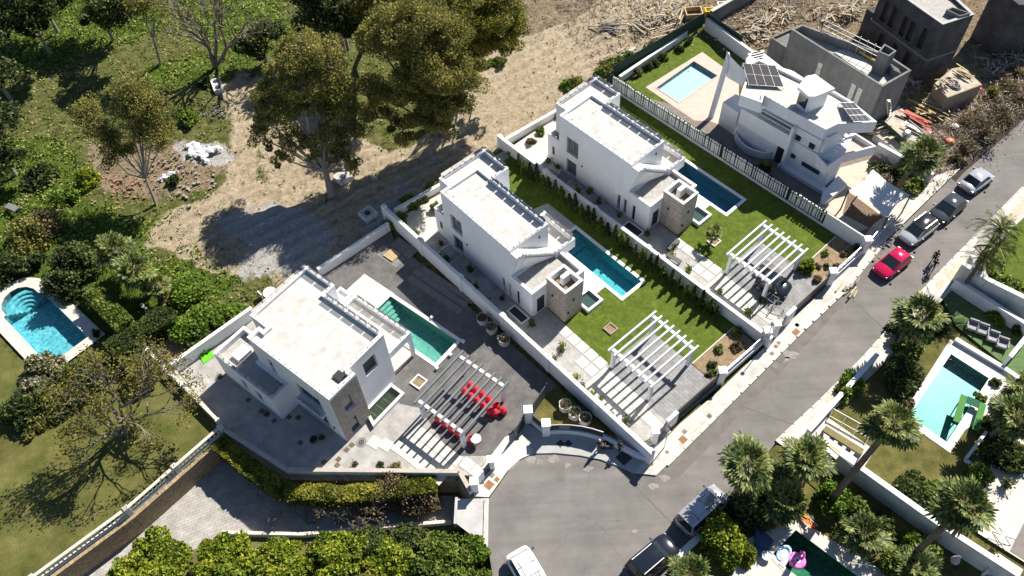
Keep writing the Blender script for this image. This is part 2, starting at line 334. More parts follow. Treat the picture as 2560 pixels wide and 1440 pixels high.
def top(name, mb, mats, label, cat, group=None, smooth=False, loc=None):
    """a thing that is one mesh, its origin at its base"""
    if loc is None:
        xs = np.array(mb.v); loc = (float(xs[:,0].mean()), float(xs[:,1].mean()), float(xs[:,2].min()))
    mb.v = [(x-loc[0], y-loc[1], z-loc[2]) for x, y, z in mb.v]
    o = build(name, mb, mats, None, smooth); o.location = loc; return tag(o, label, cat, group)
def struct(name, mb, mats): return tag(build(name, mb, mats), kind='structure')
def sheet(name, poly, z, m, kind='structure'):
    mb = MB(); p = ccw(poly); mb.q(*[(x, y, z) for x, y in p]); o = build(name, mb, m); tag(o, kind=kind); return o
def piece(name, me, parent, loc, rot=(0,0,0), scale=(1,1,1)):
    o = bpy.data.objects.new(name, me); COL.objects.link(o); o.parent = parent
    off = ORG.get(parent.name)
    o.location = loc if not off else (loc[0]-off[0], loc[1]-off[1], loc[2]-off[2]); o.rotation_euler = rot; o.scale = scale; return o
def mesh(name, mb, mats):
    me = bpy.data.meshes.new(name); me.from_pydata(mb.v, [], mb.f); me.polygons.foreach_set('material_index', mb.m)
    for m in (mats if isinstance(mats, (list, tuple)) else [mats]): me.materials.append(m)
    me.update(); return me
def copy_tree(o, parent=None):
    c = o.copy(); COL.objects.link(c)
    if parent: c.parent = parent
    for ch in o.children: copy_tree(ch, c)
    return c
ORD = ['first','second','third','fourth','fifth','sixth','seventh','eighth','ninth','tenth','eleventh','twelfth','thirteenth','fourteenth','fifteenth','sixteenth',
       'seventeenth','eighteenth','nineteenth','twentieth','twenty-first','twenty-second','twenty-third','twenty-fourth','twenty-fifth','twenty-sixth','twenty-seventh','twenty-eighth','twenty-ninth','thirtieth']

# ------------------------------------------------------------------ walls with real openings
def walled(mb, poly, z0, z1, holes, depth=.22, topcap=True):
    """upright faces round poly; holes[(edge)] = [(a0, a1, zb, zt)] measured along the edge. returns the openings in place"""
    poly = ccw(poly); n = len(poly); out = []
    for e in range(n):
        a, b = poly[e], poly[(e+1) % n]; L = math.hypot(b[0]-a[0], b[1]-a[1]); d = ((b[0]-a[0])/L, (b[1]-a[1])/L); nn = (d[1], -d[0])
        hs = holes.get(e, [])
        P3 = lambda s, z, k=0, a=a, d=d, nn=nn: (a[0]+d[0]*s-nn[0]*k, a[1]+d[1]*s-nn[1]*k, z)
        xs = sorted({0, L, *[h[0] for h in hs], *[h[1] for h in hs]}); zs = sorted({z0, z1, *[h[2] for h in hs], *[h[3] for h in hs]})
        for x0, x1 in zip(xs[:-1], xs[1:]):
            for y0, y1 in zip(zs[:-1], zs[1:]):
                cx, cy = (x0+x1)/2, (y0+y1)/2
                if any(h[0] < cx < h[1] and h[2] < cy < h[3] for h in hs): continue
                mb.q(P3(x0,y0), P3(x1,y0), P3(x1,y1), P3(x0,y1))
        for h in hs:
            x0, x1, y0, y1 = h[:4]
            mb.q(P3(x0,y0), P3(x0,y0,depth), P3(x1,y0,depth), P3(x1,y0)); mb.q(P3(x0,y1), P3(x1,y1), P3(x1,y1,depth), P3(x0,y1,depth))
            mb.q(P3(x0,y0), P3(x0,y1), P3(x0,y1,depth), P3(x0,y0,depth)); mb.q(P3(x1,y0), P3(x1,y0,depth), P3(x1,y1,depth), P3(x1,y1))
            out.append((P3, h, depth, nn))
    if topcap: mb.q(*[(p[0],p[1],z1) for p in poly])
    return out
def glaze(par, op, frame=None, pane=None, mull=1, name='window'):
    P3, h, dp, nn = op; x0, x1, y0, y1 = h[:4]; f = .07; mb = MB(); k0, k1 = dp-.09, dp-.005
    def bx(a0, a1, b0, b1):
        c = [P3(a0,b0,k0), P3(a1,b0,k0), P3(a1,b1,k0), P3(a0,b1,k0), P3(a0,b0,k1), P3(a1,b0,k1), P3(a1,b1,k1), P3(a0,b1,k1)]
        for q in ((0,1,2,3),(0,4,5,1),(1,5,6,2),(2,6,7,3),(3,7,4,0)): mb.q(*[c[i] for i in q])
    bx(x0,x1,y0,y0+f); bx(x0,x1,y1-f,y1); bx(x0,x0+f,y0+f,y1-f); bx(x1-f,x1,y0+f,y1-f)
    for m in range(1, mull): c = x0+(x1-x0)*m/mull; bx(c-f/2, c+f/2, y0+f, y1-f)
    w = build(name, mb, frame or FRAMEM, par)
    for m in range(mull):
        a0 = x0+(x1-x0)*m/mull+f*.6; a1 = x0+(x1-x0)*(m+1)/mull-f*.6; g = MB(); kk = dp-.03
        g.q(P3(a0,y0+f,kk), P3(a1,y0+f,kk), P3(a1,y1-f,kk), P3(a0,y1-f,kk)); build('pane', g, pane or DGLASS, w)
    return w
def glass_rail(par, pts, z, h=1.0, step=1.25, closed=False, post=DARKM, lift=0.0):
    """frameless glass panels in small clamps"""
    pm = MB().box(-.024,.024,-.03,.03,0,.09); me = mesh('rail_clamp', pm, post)
    pts = list(pts)+([pts[0]] if closed else [])
    for a, b in zip(pts[:-1], pts[1:]):
        L = math.hypot(b[0]-a[0], b[1]-a[1]); n = max(1, round(L/step)); an = math.atan2(b[1]-a[1], b[0]-a[0]); za = a[2] if len(a) > 2 else z; zb = b[2] if len(b) > 2 else z
        for k in range(n):
            t0, t1 = (k+.04)/n, (k+.96)/n
            p = (a[0]+(b[0]-a[0])*t0, a[1]+(b[1]-a[1])*t0); q = (a[0]+(b[0]-a[0])*t1, a[1]+(b[1]-a[1])*t1); z0 = za+(zb-za)*t0; z1 = za+(zb-za)*t1
            mb = MB(); dx, dy = -math.sin(an)*.008, math.cos(an)*.008
            for s in (1, -1):
                mb.q((p[0]+s*dx,p[1]+s*dy,z0+.04),(q[0]+s*dx,q[1]+s*dy,z1+.04),(q[0]+s*dx,q[1]+s*dy,z1+h),(p[0]+s*dx,p[1]+s*dy,z0+h))
            mb.q((p[0]-dx,p[1]-dy,z0+h),(q[0]-dx,q[1]-dy,z1+h),(q[0]+dx,q[1]+dy,z1+h),(p[0]+dx,p[1]+dy,z0+h))
            build('glass_panel', mb, GLASS, par)
            for tt in (.22, .78):
                s = t0+(t1-t0)*tt; piece('rail_clamp', me, par, (a[0]+(b[0]-a[0])*s, a[1]+(b[1]-a[1])*s, za+(zb-za)*s+.002), (0,0,an))
def lamp_spot(par, x, y, z): build('wall_light', MB().box(x-.06,x+.06,y-.06,y+.06,z-.1,z+.1), DARKM, par)

# ------------------------------------------------------------------ foliage
TWIG = leafmat('twigs', [(.14,.11,.085), (.30,.245,.19), (.50,.42,.34)], .1)
def leaf_mesh(name, cen, size, rng, m, up=.35, aspect=1.7):
    n = len(cen); q = rng.normal(size=(n,3)); q[:,2] += up*np.sign(q[:,2]+1e-9); q /= np.linalg.norm(q,axis=1)[:,None]
    r = rng.normal(size=(n,3)); a = np.cross(q, r); a /= np.linalg.norm(a,axis=1)[:,None]; b = np.cross(q, a)
    s = (size*rng.uniform(.6,1.35,size=n))[:,None]; a = a*s*aspect/2; b = b*s/2
    v = np.stack([cen-a, cen-b, cen+a, cen+b], 1).reshape(-1,3).astype(np.float32)
    me = bpy.data.meshes.new(name); me.vertices.add(4*n); me.vertices.foreach_set('co', v.ravel())
    me.loops.add(4*n); me.loops.foreach_set('vertex_index', np.arange(4*n, dtype=np.int32))
    me.polygons.add(n); me.polygons.foreach_set('loop_start', np.arange(0,4*n,4,dtype=np.int32)); me.polygons.foreach_set('loop_total', np.full(n,4,dtype=np.int32))
    me.materials.append(m); me.update(calc_edges=True); return me
def tree(name, label, cat, base, blobs, nleaf, size, lm, bark=BARK, tr=.25, seed=0, tipr=.45, ntip=14, group=None, limbs=True, trunk_part=True, forks=True):
    """blobs: (x, y, z, r) foliage masses in the world; limbs reach into each, twigs into each clump"""
    rng = np.random.default_rng(seed); bx, by = base[:2]; bz = base[2] if len(base) > 2 else 0
    rt = here(name, label, cat, (bx,by,bz), group); tb = MB(); cens = []
    bl = np.array(blobs, float); zc = bl[:,2].min(); cx, cy = bl[:,0].mean(), bl[:,1].mean()
    fork = Vector((bx+(cx-bx)*.3, by+(cy-by)*.3, bz+(max(zc,bz+.6)-bz)*.55)); tot = (bl[:,3]**2).sum()
    tb.tube((bx,by,bz-.2), fork, tr*1.15, tr*.8, 8, False)
    for x, y, z, r in blobs:
        c = Vector((x, y, z)); mid = fork.lerp(c, .5)+Vector(rng.normal(size=3)*.25*min(r,2)); mid.z = min(mid.z, z); f = (r/bl[:,3].max())
        if forks: tb.tube(fork, mid, tr*.62*f+.02, tr*.38*f+.02, 6, False); tb.tube(mid, c, tr*.38*f+.02, tr*.2*f+.015, 5, False)
        nt_ = max(4, int(ntip*f*f+3)); d = rng.normal(size=(nt_,3)); d[:,2] = np.abs(d[:,2])*.9-.25; d /= np.linalg.norm(d,axis=1)[:,None]
        tips = np.array([x,y,z])+d*r*rng.uniform(.45,1.0,size=(nt_,1))*np.array([1,1,.8])
        for tp in tips:
            if limbs: tb.tube(c, tp, .02+tr*.12*f, .015, 4, False)
        k = max(20, int(nleaf*r*r/tot)); w = rng.integers(0, nt_, k)
        cl = rng.uniform(.65, 1.3, size=nt_)[w][:,None]*r*tipr; g = rng.normal(size=(k,3)); g /= np.linalg.norm(g,axis=1)[:,None]; g *= rng.uniform(.25,1,size=(k,1))**.5
        cens.append(tips[w]+g*cl*np.array([1,1,.75]))
    cen = np.concatenate(cens); cen[:,2] = np.maximum(cen[:,2], bz+.05); cen -= np.array([bx,by,bz])
    me = leaf_mesh('crown', cen, size, rng, lm); o = bpy.data.objects.new('crown', me); COL.objects.link(o); o.parent = rt
    if trunk_part: build('trunk', tb, bark, rt)
    return rt
def bush(name, label, cat, p, r, h, n, size, lm, seed=0, group=None, stem=True):
    rng = np.random.default_rng(seed); z = p[2] if len(p) > 2 else 0; rt = here(name, label, cat, (p[0],p[1],z), group)
    nc = max(4, int(6+r*5)); d = rng.normal(size=(nc,3)); d[:,2] = np.abs(d[:,2]); d /= np.linalg.norm(d,axis=1)[:,None]
    t = d*np.array([r*.75,r*.75,h*.7])*rng.uniform(.5,1,size=(nc,1)); w = rng.integers(0,nc,n); g = rng.normal(size=(n,3)); g /= np.linalg.norm(g,axis=1)[:,None]
    c = t[w]+g*rng.uniform(.3,1,size=(n,1))*np.array([r*.42,r*.42,h*.35]); c[:,2] = np.abs(c[:,2])+.03
    me = leaf_mesh('foliage', c, size, rng, lm); o = bpy.data.objects.new('foliage', me); COL.objects.link(o); o.parent = rt
    if stem:
        s = MB()
        for k in range(min(nc,5)): s.tube((p[0],p[1],z-.05), (p[0]+t[k][0]*.8, p[1]+t[k][1]*.8, z+t[k][2]*.8), .03, .012, 4, False)
        build('stem', s, BARK, rt)
    return rt
def hedge(name, label, poly, z0, z1, n, size, lm, seed=0, round_=.25, cat='hedge'):
    rng = np.random.default_rng(seed); poly = ccw(poly); P_ = np.array(poly); lo, hi = P_.min(0), P_.max(0); pts = []
    while sum(len(a) for a in pts) < n:
        c = rng.uniform(lo, hi, size=(4000,2)); pts.append(c[inside(c, poly)])
    c = np.concatenate(pts)[:n]; bump_ = .5+.5*np.sin(c[:,0]*2.3+seed)*np.cos(c[:,1]*2.7-seed)+rng.normal(size=n)*.1
    u = rng.random(n); dist = edgedist(c, poly); zt = z1-round_*np.exp(-dist*3)-bump_*.3*(z1-z0)*.5
    z = np.where(u < .7, zt-np.abs(rng.normal(size=n))*.12, z0+rng.random(n)*(zt-z0))
    cen = np.column_stack([c, z]); cx, cy = P_.mean(0); cen -= np.array([cx,cy,z0])
    rt = here(name, label, cat, (cx,cy,z0)); me = leaf_mesh('foliage', cen, size, rng, lm); o = bpy.data.objects.new('foliage', me); COL.objects.link(o); o.parent = rt
    s = MB()
    for k in range(0, n, max(1, n//14)): s.tube((c[k,0],c[k,1],z0-.05), (c[k,0]+.1,c[k,1]+.1,z0+(z1-z0)*.7), .04, .02, 5, False)
    build('stem', s, BARK, rt); return rt
def inside(c, poly):
    x, y = c[:,0], c[:,1]; r = np.zeros(len(c), bool); n = len(poly)
    for i in range(n):
        x1, y1 = poly[i]; x2, y2 = poly[(i+1) % n]; k = (y1 > y) != (y2 > y)
        with np.errstate(divide='ignore', invalid='ignore'): xi = (x2-x1)*(y-y1)/(y2-y1+1e-12)+x1
        r ^= k & (x < xi)
    return r
def edgedist(c, poly):
    d = np.full(len(c), 1e9); n = len(poly)
    for i in range(n):
        a = np.array(poly[i]); b = np.array(poly[(i+1) % n]); ab = b-a; t = np.clip(((c-a)@ab)/(ab@ab+1e-12), 0, 1)
        d = np.minimum(d, np.linalg.norm(c-(a+t[:,None]*ab), axis=1))
    return d
def sdf(c, poly): d = edgedist(c, poly); return np.where(inside(c, poly), -d, d)

PETI = mat('petiole', (.26,.27,.09), .6, .2, 3)
def frond_meshes():
    out = []; dead = None
    for k in range(3):
        rr = random.Random(k); mb = MB(); P_ = 1.25
        mb.mi = 1
        for s in (-1, 1): mb.q((0,s*.05,0),(P_*.5,s*.035,.08),(P_*.5,0,.05),(0,0,.03)); mb.q((P_*.5,s*.035,.08),(P_,s*.03,.03),(P_,0,.02),(P_*.5,0,.05))
        mb.mi = 0
        N = 17
        for i in range(N):
            a = math.radians(-112+224*i/(N-1)); L = (1.25-.3*abs(a)/2)*rr.uniform(.85,1.1); dr = rr.uniform(.1,.35)
            p = []
            for r_, w_ in ((.05,.012),(.6,.10),(.85,.075),(1,.0)):
                x = P_+math.cos(a)*L*r_; y = math.sin(a)*L*r_; z = .02-dr*r_**2.5*L*.8+.03*(i % 2); p.append((x,y,z,w_))
            nx, ny = -math.sin(a), math.cos(a)
            for (x0,y0,z0,w0),(x1,y1,z1,w1) in zip(p[:-1], p[1:]):
                mb.q((x0-nx*w0,y0-ny*w0,z0),(x1-nx*w1,y1-ny*w1,z1),(x1+nx*w1,y1+ny*w1,z1+.01),(x0+nx*w0,y0+ny*w0,z0+.02))
        out.append(mesh('frond', mb, [E_PALM, PETI])); dead = mesh('frond', mb, [E_DRY, PETI]) if k == 0 else dead
    pin = []
    for k in range(2):
        rr = random.Random(9+k); mb = MB(); L = 2.6; N = 26
        arc = lambda t: (L*t*(1-.12*t), 0, .55*t-1.25*t*t)
        for i in range(8):
            a, b = arc(i/8), arc((i+1)/8); mb.q((a[0],-.03,a[2]),(b[0],-.025,b[2]),(b[0],.025,b[2]),(a[0],.03,a[2]))
        for i in range(2, N):
            t = i/N; a = arc(t); l = .62*math.sin(math.pi*min(1,t*.9+.12))*rr.uniform(.85,1.1)
            for s in (-1, 1): mb.q((a[0],0,a[2]),(a[0]+l*.3,s*l*.5,a[2]+.05),(a[0]+l*.55,s*l,a[2]-.12),(a[0]+l*.2+.05,s*l*.5,a[2]+.0))
        pin.append(mesh('frond', mb, E_PALM))
    return out, pin, dead
FAN, PIN, DEADF = frond_meshes()
def palm(label, t, x, y, h, sc=1.0, n=36, seed=0, pin=False, trunk_r=.2, group='palm trees in the gardens', z0=0, lean=(0,0)):
    """x, y: where the photograph shows the heart of the crown"""
    rr = random.Random(seed); cx, cy, cz = W(t, x, y, h); bx, by = cx-lean[0], cy-lean[1]
    rt = here('palm_tree', label, 'palm', (bx,by,z0), group); mb = MB(); N = 8
    for i in range(N):
        a, b = i/N, (i+1)/N; p = lambda k: (bx+(cx-bx)*k**1.5, by+(cy-by)*k**1.5, z0-.1+(h-z0)*k)
        mb.tube(p(a), p(b), trunk_r*(1.25-.35*a), trunk_r*(1.25-.35*b)*1.06, 8, False)
    mb.lathe((cx,cy,h-.5), [(trunk_r*.9,0),(trunk_r*1.6,.35),(trunk_r*1.1,.6),(.02,.75)], 8); build('trunk', mb, BARKD, rt)
    M_ = PIN if pin else FAN
    for k in range(n):
        f = k/n; el = 78-132*f**.85+rr.uniform(-14,14); az = k*137.5+rr.uniform(-12,12); s = sc*(.72+.3*min(1,f*1.8))*rr.uniform(.8,1.15)
        o = piece('frond', DEADF if (f > .86 and not pin) else M_[k % len(M_)], rt, (cx,cy,h+.1), (0,0,0), (s,s,s))
        o.rotation_euler = (math.radians(rr.uniform(-25,25)), -math.radians(el if not pin else el*.8+12), math.radians(az))
    return rt
# ------------------------------------------------------------------ pool excavations, cut out of everything laid on the ground
def fwp(F, uv): return [F.w(u, v) for u, v in uv]
PA = fwp(FA, [(-7.1,9.85),(.8,9.85),(.8,12.7),(-7.1,12.7)]); PB = fwp(FB, [(-7.0,5.6),(1.5,5.6),(1.5,8.1),(-7.0,8.1)]); PC = fwp(FC, [(-7.0,5.35),(1.4,5.35),(1.4,7.8),(-7.0,7.8)])
PR = W2('r', [(710,262),(1088,505),(665,1145),(289,876)]); PD = W2('h', [(1590,790),(1925,553),(2135,682),(1790,922)])
PL = W2('s', [(50,690),(632,1309),(1130,940),(560,370),(500,375),(430,318),(340,295),(230,310),(130,365),(55,440),(20,520),(22,590),(80,655)])
PS = W2('y', [(955,545),(590,925),(780,1130),(1100,1390),(1700,1900),(2500,1700)])
POOLS = [ccw(p) for p in (PA, PB, PC, PR, PD, PL, PS)]
from mathutils.geometry import delaunay_2d_cdt
def sheet(name, poly, z, m, kind='structure'):
    P0 = ccw(poly); vs = [Vector(p) for p in P0]; ed = [(i, (i+1) % len(P0)) for i in range(len(P0))]; hs = []
    lo = np.array(P0).min(0); hi = np.array(P0).max(0)
    for h in POOLS:
        H = np.array(h)
        if (H.max(0) < lo).any() or (H.min(0) > hi).any(): continue
        b = len(vs); vs += [Vector(p) for p in h]; ed += [(b+i, b+(i+1) % len(h)) for i in range(len(h))]; hs.append(h)
    v, e, f, *_ = delaunay_2d_cdt(vs, ed, [], 0, 1e-5)
    mb = MB(); mb.v = [(p[0], p[1], z) for p in v]; c = np.array([[sum(v[i][0] for i in t)/3, sum(v[i][1] for i in t)/3] for t in f])
    ok = inside(c, P0)
    for h in hs: ok &= ~inside(c, h)
    for t, k in zip(f, ok):
        if not k: continue
        a, b, d = [v[i] for i in t]; ar = (b[0]-a[0])*(d[1]-a[1])-(d[0]-a[0])*(b[1]-a[1])
        mb.f.append(tuple(t) if ar > 0 else tuple(reversed(t))); mb.m.append(0)
    return tag(build(name, mb, m), kind=kind)
# ------------------------------------------------------------------ terrain
ROAD = W2('F', [(1222,1248),(1220,1365),(1238,1480),(1640,1480),(1700,1385),(1835,1240),(1938,1108),(2050,1003),(2160,893),(2235,808),(2330,702),(2430,600),(2560,468),(2720,310),(2900,130),
                (2760,80),(2560,297),(2400,425),(2330,492),(2215,605),(2110,732),(1990,845),(1830,1005),(1668,1165),(1640,1190),(1608,1197),(1585,1189),(1545,1170),(1500,1153),(1450,1143),(1390,1137),(1335,1137),(1300,1152),(1268,1182),(1248,1212)])
DRIVEZ = -2.4
LOW = W2('F', [(-60,1600),(100,1452),(330,1283),(560,1078),(628,1122),(725,1187),(1140,1190),(1182,1240),(1140,1248),(1136,1300),(1215,1372),(1240,1500),(1240,1800),(-60,1800)])
PLOTS = W2('F', [(440,925),(640,790),(975,572),(1290,372),(1560,215),(1760,70),(1900,170),(2180,330),(2300,490),(1600,1190),(1300,1140),(1190,1230),(1140,1190),(725,1187),(560,1078)])
def zone():
    step = .34; xs = np.arange(-78, 78, step); ys = np.arange(10, 112, step); X, Y = np.meshgrid(xs, ys); c = np.column_stack([X.ravel(), Y.ravel()])
    rng = np.random.default_rng(5)
    def fbm(s, seed):
        r = np.random.default_rng(seed); z = 0
        for o in range(5):
            f = s*2**o; a = r.uniform(0, 2*np.pi, 6); ph = r.uniform(0, 6, 6)
            z = z+sum(np.sin((c[:,0]*np.cos(t)+c[:,1]*np.sin(t))*f*rr+p) for t, p, rr in zip(a, ph, (1,1.3,.8,1.1,.7,1.5)))/6/1.7**o
        return z
    n1, n2 = fbm(.25, 1), fbm(.6, 2)
    def soft(polys, w, amp=1.2):
        m = np.zeros(len(c))
        for t, pts in polys: m = np.maximum(m, 1/(1+np.exp(np.clip((sdf(c, W2(t, pts))+n2*amp)/w, -30, 30))))
        return m
    sand = soft([('F', [(640,330),(760,290),(900,330),(1010,390),(960,520),(820,520),(650,450)]),('F', [(515,215),(600,180),(655,190),(640,330),(650,440),(820,500),(900,540),(700,650),(600,690),(470,650),(345,620),(420,530),(540,470),(585,380),(575,300),(540,250)]),
                 ('F', [(900,400),(1100,330),(1210,220),(1280,150),(1340,90),(1480,30),(1600,-40),(1760,-40),(1700,60),(1560,150),(1500,200),(1390,270),(1270,370),(1080,450),(1000,540),(840,660),(690,700),(700,600)]),
                 ('F', [(1240,100),(1500,60),(1480,180),(1380,250),(1200,330),(1100,420),(1000,470),(1000,380),(1150,250)])], .35)
    white = soft([('F', [(560,560),(700,540),(860,560),(1010,470),(1020,500),(900,600),(860,660),(700,660),(600,720),(590,650)]), ('i', [(1150,930),(1420,930),(1400,1040),(1180,1010)])], .5, 2.6)*.85
    lush = soft([('F', [(-100,540),(60,520),(170,540),(250,440),(180,340),(-100,330)]), ('F', [(150,470),(330,520),(400,560),(380,640),(520,600),(620,700),(600,800),(500,860),(330,880),(200,700),(-100,700),(-100,470)]),
                 ('F', [(-100,-60),(650,-60),(760,60),(640,150),(520,150),(420,60),(300,110),(100,180),(-100,260)]), ('F', [(560,60),(720,-20),(740,60),(620,150)]), ('F', [(350,200),(500,120),(600,190),(520,220)])], .7, 3.0)*.8
    brown = soft([('F', [(1290,-80),(1900,-100),(2900,-200),(2760,80),(2560,290),(2400,420),(2330,480),(2180,330),(1900,170),(1760,60),(1560,170),(1480,180),(1600,90),(1500,60),(1330,110)]), ('i', [(520,900),(900,900),(1150,900),(1440,1060),(1380,1230),(1000,1290),(650,1230)])], .4)
    flat = 1/(1+np.exp(np.clip(-(np.minimum(np.minimum(sdf(c, PLOTS), sdf(c, ROAD)), sdf(c, LOW))-1.2)/.5, -30, 30)))
    east = c[:,0]*0; RP = W2('F', [(1900,1140),(2160,885),(2430,590),(2900,120),(3400,400),(3200,1900),(1600,1900),(1640,1470)]); flat *= 1/(1+np.exp(np.clip(-(sdf(c, RP)-1)/.5, -30, 30)))
    WP = W2('F', [(-200,640),(150,640),(300,700),(440,860),(560,1080),(100,1450),(-300,1700)]); flat *= 1/(1+np.exp(np.clip(-(sdf(c, WP)-1)/.5, -30, 30)))
    z = flat*(.16*n1+.12*n2+.14*fbm(1.8, 3)*(1-.3*sand)+.09*fbm(4, 4))
    ang = math.radians(32); tr = np.sin((c[:,0]*math.sin(ang)-c[:,1]*math.cos(ang))*4.2+n1*2.5)*np.clip(sand+brown*.4,0,1)*flat*.17; z += tr
    z = z-.10-.1*(1-flat)
    low = sdf(c, LOW) < -.05
    keep = ~low
    for h in POOLS: keep &= ~inside(c, h)
    idx = np.arange(len(c)).reshape(X.shape)
    q = np.stack([idx[:-1,:-1], idx[:-1,1:], idx[1:,1:], idx[1:,:-1]], -1).reshape(-1,4); q = q[keep[q].all(1)]
    me = bpy.data.meshes.new('ground'); me.vertices.add(len(c)); me.vertices.foreach_set('co', np.column_stack([c, z]).astype(np.float32).ravel())
    me.loops.add(q.size); me.loops.foreach_set('vertex_index', q.ravel().astype(np.int32)); me.polygons.add(len(q))
    me.polygons.foreach_set('loop_start', np.arange(0, q.size, 4, dtype=np.int32)); me.polygons.foreach_set('loop_total', np.full(len(q), 4, dtype=np.int32))
    me.polygons.foreach_set('use_smooth', np.ones(len(q), bool)); me.update(calc_edges=True)
    at = me.color_attributes.new('soil_kind', 'FLOAT_COLOR', 'POINT'); at.data.foreach_set('color', np.column_stack([sand, lush, white, brown]).astype(np.float32).ravel())
    m = bpy.data.materials.new('terrain'); m.use_nodes = True; t = m.node_tree; p = t.nodes['Principled BSDF']; p.inputs['Roughness'].default_value = .95; p.inputs['Specular IOR Level'].default_value = .1
    L = t.links; g = t.nodes.new('ShaderNodeNewGeometry'); A_ = t.nodes.new('ShaderNodeAttribute'); A_.attribute_name = 'soil_kind'; sp = t.nodes.new('ShaderNodeSeparateColor'); L.new(A_.outputs['Color'], sp.inputs[0])
    def noise(s, d=6, rough=.65):
        n = t.nodes.new('ShaderNodeTexNoise'); n.inputs['Scale'].default_value = s; n.inputs['Detail'].default_value = d; n.inputs['Roughness'].default_value = rough; L.new(g.outputs['Position'], n.inputs['Vector']); return n.outputs['Fac']
    def ramp(fac, *st):
        r = t.nodes.new('ShaderNodeValToRGB'); e = r.color_ramp.elements
        while len(e) < len(st): e.new(.5)
        for i, (ps, c_) in enumerate(st): e[i].position = ps; e[i].color = list(c_)+[1]
        L.new(fac, r.inputs[0]); return r.outputs[0]
    def mix(f, a, b):
        x = t.nodes.new('ShaderNodeMix'); x.data_type = 'RGBA'; L.new(f, x.inputs[0]); L.new(a, x.inputs[6]); L.new(b, x.inputs[7]); return x.outputs[2]
    def edge(w, s=3, k=.5):
        a = t.nodes.new('ShaderNodeMath'); a.operation = 'ADD'; n = noise(s, 6); b = t.nodes.new('ShaderNodeMath'); b.operation = 'MULTIPLY_ADD'; b.inputs[1].default_value = k*2; b.inputs[2].default_value = -k
        L.new(n, b.inputs[0]); L.new(w, a.inputs[0]); L.new(b.outputs[0], a.inputs[1]); r = t.nodes.new('ShaderNodeMapRange'); r.inputs[1].default_value = .38; r.inputs[2].default_value = .62; L.new(a.outputs[0], r.inputs[0]); return r.outputs[0]
    base = ramp(noise(1.1, 9, .75), (.3, (.05,.065,.016)), (.45, (.115,.135,.034)), (.57, (.20,.19,.075)), (.7, (.33,.28,.16)))
    lushc = ramp(noise(1.6, 9, .8), (.32, (.025,.045,.008)), (.46, (.075,.12,.015)), (.6, (.15,.22,.03)), (.75, (.26,.27,.07)))
    sandc = ramp(noise(2.0, 10, .75), (.30, (.24,.19,.125)), (.44, (.46,.37,.25)), (.58, (.62,.51,.365)), (.72, (.80,.69,.53)))
    browc = ramp(noise(2.2, 10, .8), (.28, (.09,.068,.045)), (.44, (.24,.18,.115)), (.57, (.39,.305,.205)), (.7, (.58,.49,.37)))
    whitc = ramp(noise(3.5, 8, .8), (.3, (.30,.27,.24)), (.5, (.52,.50,.47)), (.7, (.75,.74,.72)))
    c_ = mix(edge(sp.outputs[1]), base, lushc); c_ = mix(edge(A_.outputs['Alpha'], 3, .35), c_, browc); c_ = mix(edge(sp.outputs[0], 2.5, .35), c_, sandc); c_ = mix(edge(sp.outputs[2], 2.2, .55), c_, whitc)
    L.new(c_, p.inputs['Base Color']); b = t.nodes.new('ShaderNodeBump'); b.inputs['Strength'].default_value = 1.0; b.inputs['Distance'].default_value = .45; L.new(noise(4, 9, .85), b.inputs['Height']); L.new(b.outputs[0], p.inputs['Normal'])
    tag(link('ground', me, m), kind='structure'); MATS['terrain'] = m
    # weeds and dry tufts over the open land
    n = 190000; s = rng.integers(0, len(c), n*3); w = (lush*1.1+(1-sand)*(1-brown)*.42+brown*.10+sand*.035)*flat*(1-white*.9); pt = c[s]+rng.uniform(-.25,.25,(len(s),2))
    cl = .5+.5*np.sin(pt[:,0]*1.7+n1[s]*3)*np.sin(pt[:,1]*1.9+n2[s]*2); ok = rng.random(len(s)) < w[s]*cl*1.1; s, pt = s[ok][:n], pt[ok][:n]; hgt = rng.random(len(s))
    cen = np.column_stack([pt, z[s]+.05+.35*hgt*lush[s]+.08*hgt]); gm = leafmat('weed_leaves', [(.03,.055,.008), (.08,.125,.014), (.16,.235,.026), (.25,.29,.05), (.32,.29,.12)], .2)
    o = tag(link('undergrowth', leaf_mesh('undergrowth', cen, .155, rng, gm, up=.8), []), 'low green and dry weeds growing over the open land', None, None, 'stuff')
    # dead twigs and straw on the scrub strip and over the building ground
    S1 = W2('F', [(2150,460),(2330,490),(2400,420),(2560,290),(2760,80),(2600,40),(2440,200),(2330,300),(2250,330)]); S2 = W2('F', [(1480,180),(1560,130),(1740,50),(1900,-40),(1560,-60),(1380,0)]); S3 = W2('F', [(1780,60),(1900,-20),(2160,30),(2080,110),(1940,70),(1900,110)])
    out = []
    for P_, k in ((S1, 10000), (S2, 2200), (S3, 2500)):
        Q = np.array(P_); q = rng.uniform(Q.min(0), Q.max(0), size=(k*3, 2)); q = q[inside(q, ccw(P_))][:k]; hh = np.clip(np.sin(q[:,0]*1.9)*np.cos(q[:,1]*2.3)+.35, .05, 1)*(.8 if P_ is S1 else .12); out.append(np.column_stack([q, rng.random(len(q))*hh+.0]))
    tag(link('dry_brush', leaf_mesh('dry_brush', np.concatenate(out), .085, rng, TWIG, up=.5, aspect=9), []), 'tangled dead twigs and straw over the scrub strip and building ground', None, None, 'stuff')
    return c, z
zone()
gm = MB(); gm.q((-900,-700,-.6+DRIVEZ-.4),(900,-700,-.6+DRIVEZ-.4),(900,1300,-.6+DRIVEZ-.4),(-900,1300,-.6+DRIVEZ-.4)); struct('distant_land', gm, MATS['terrain'])
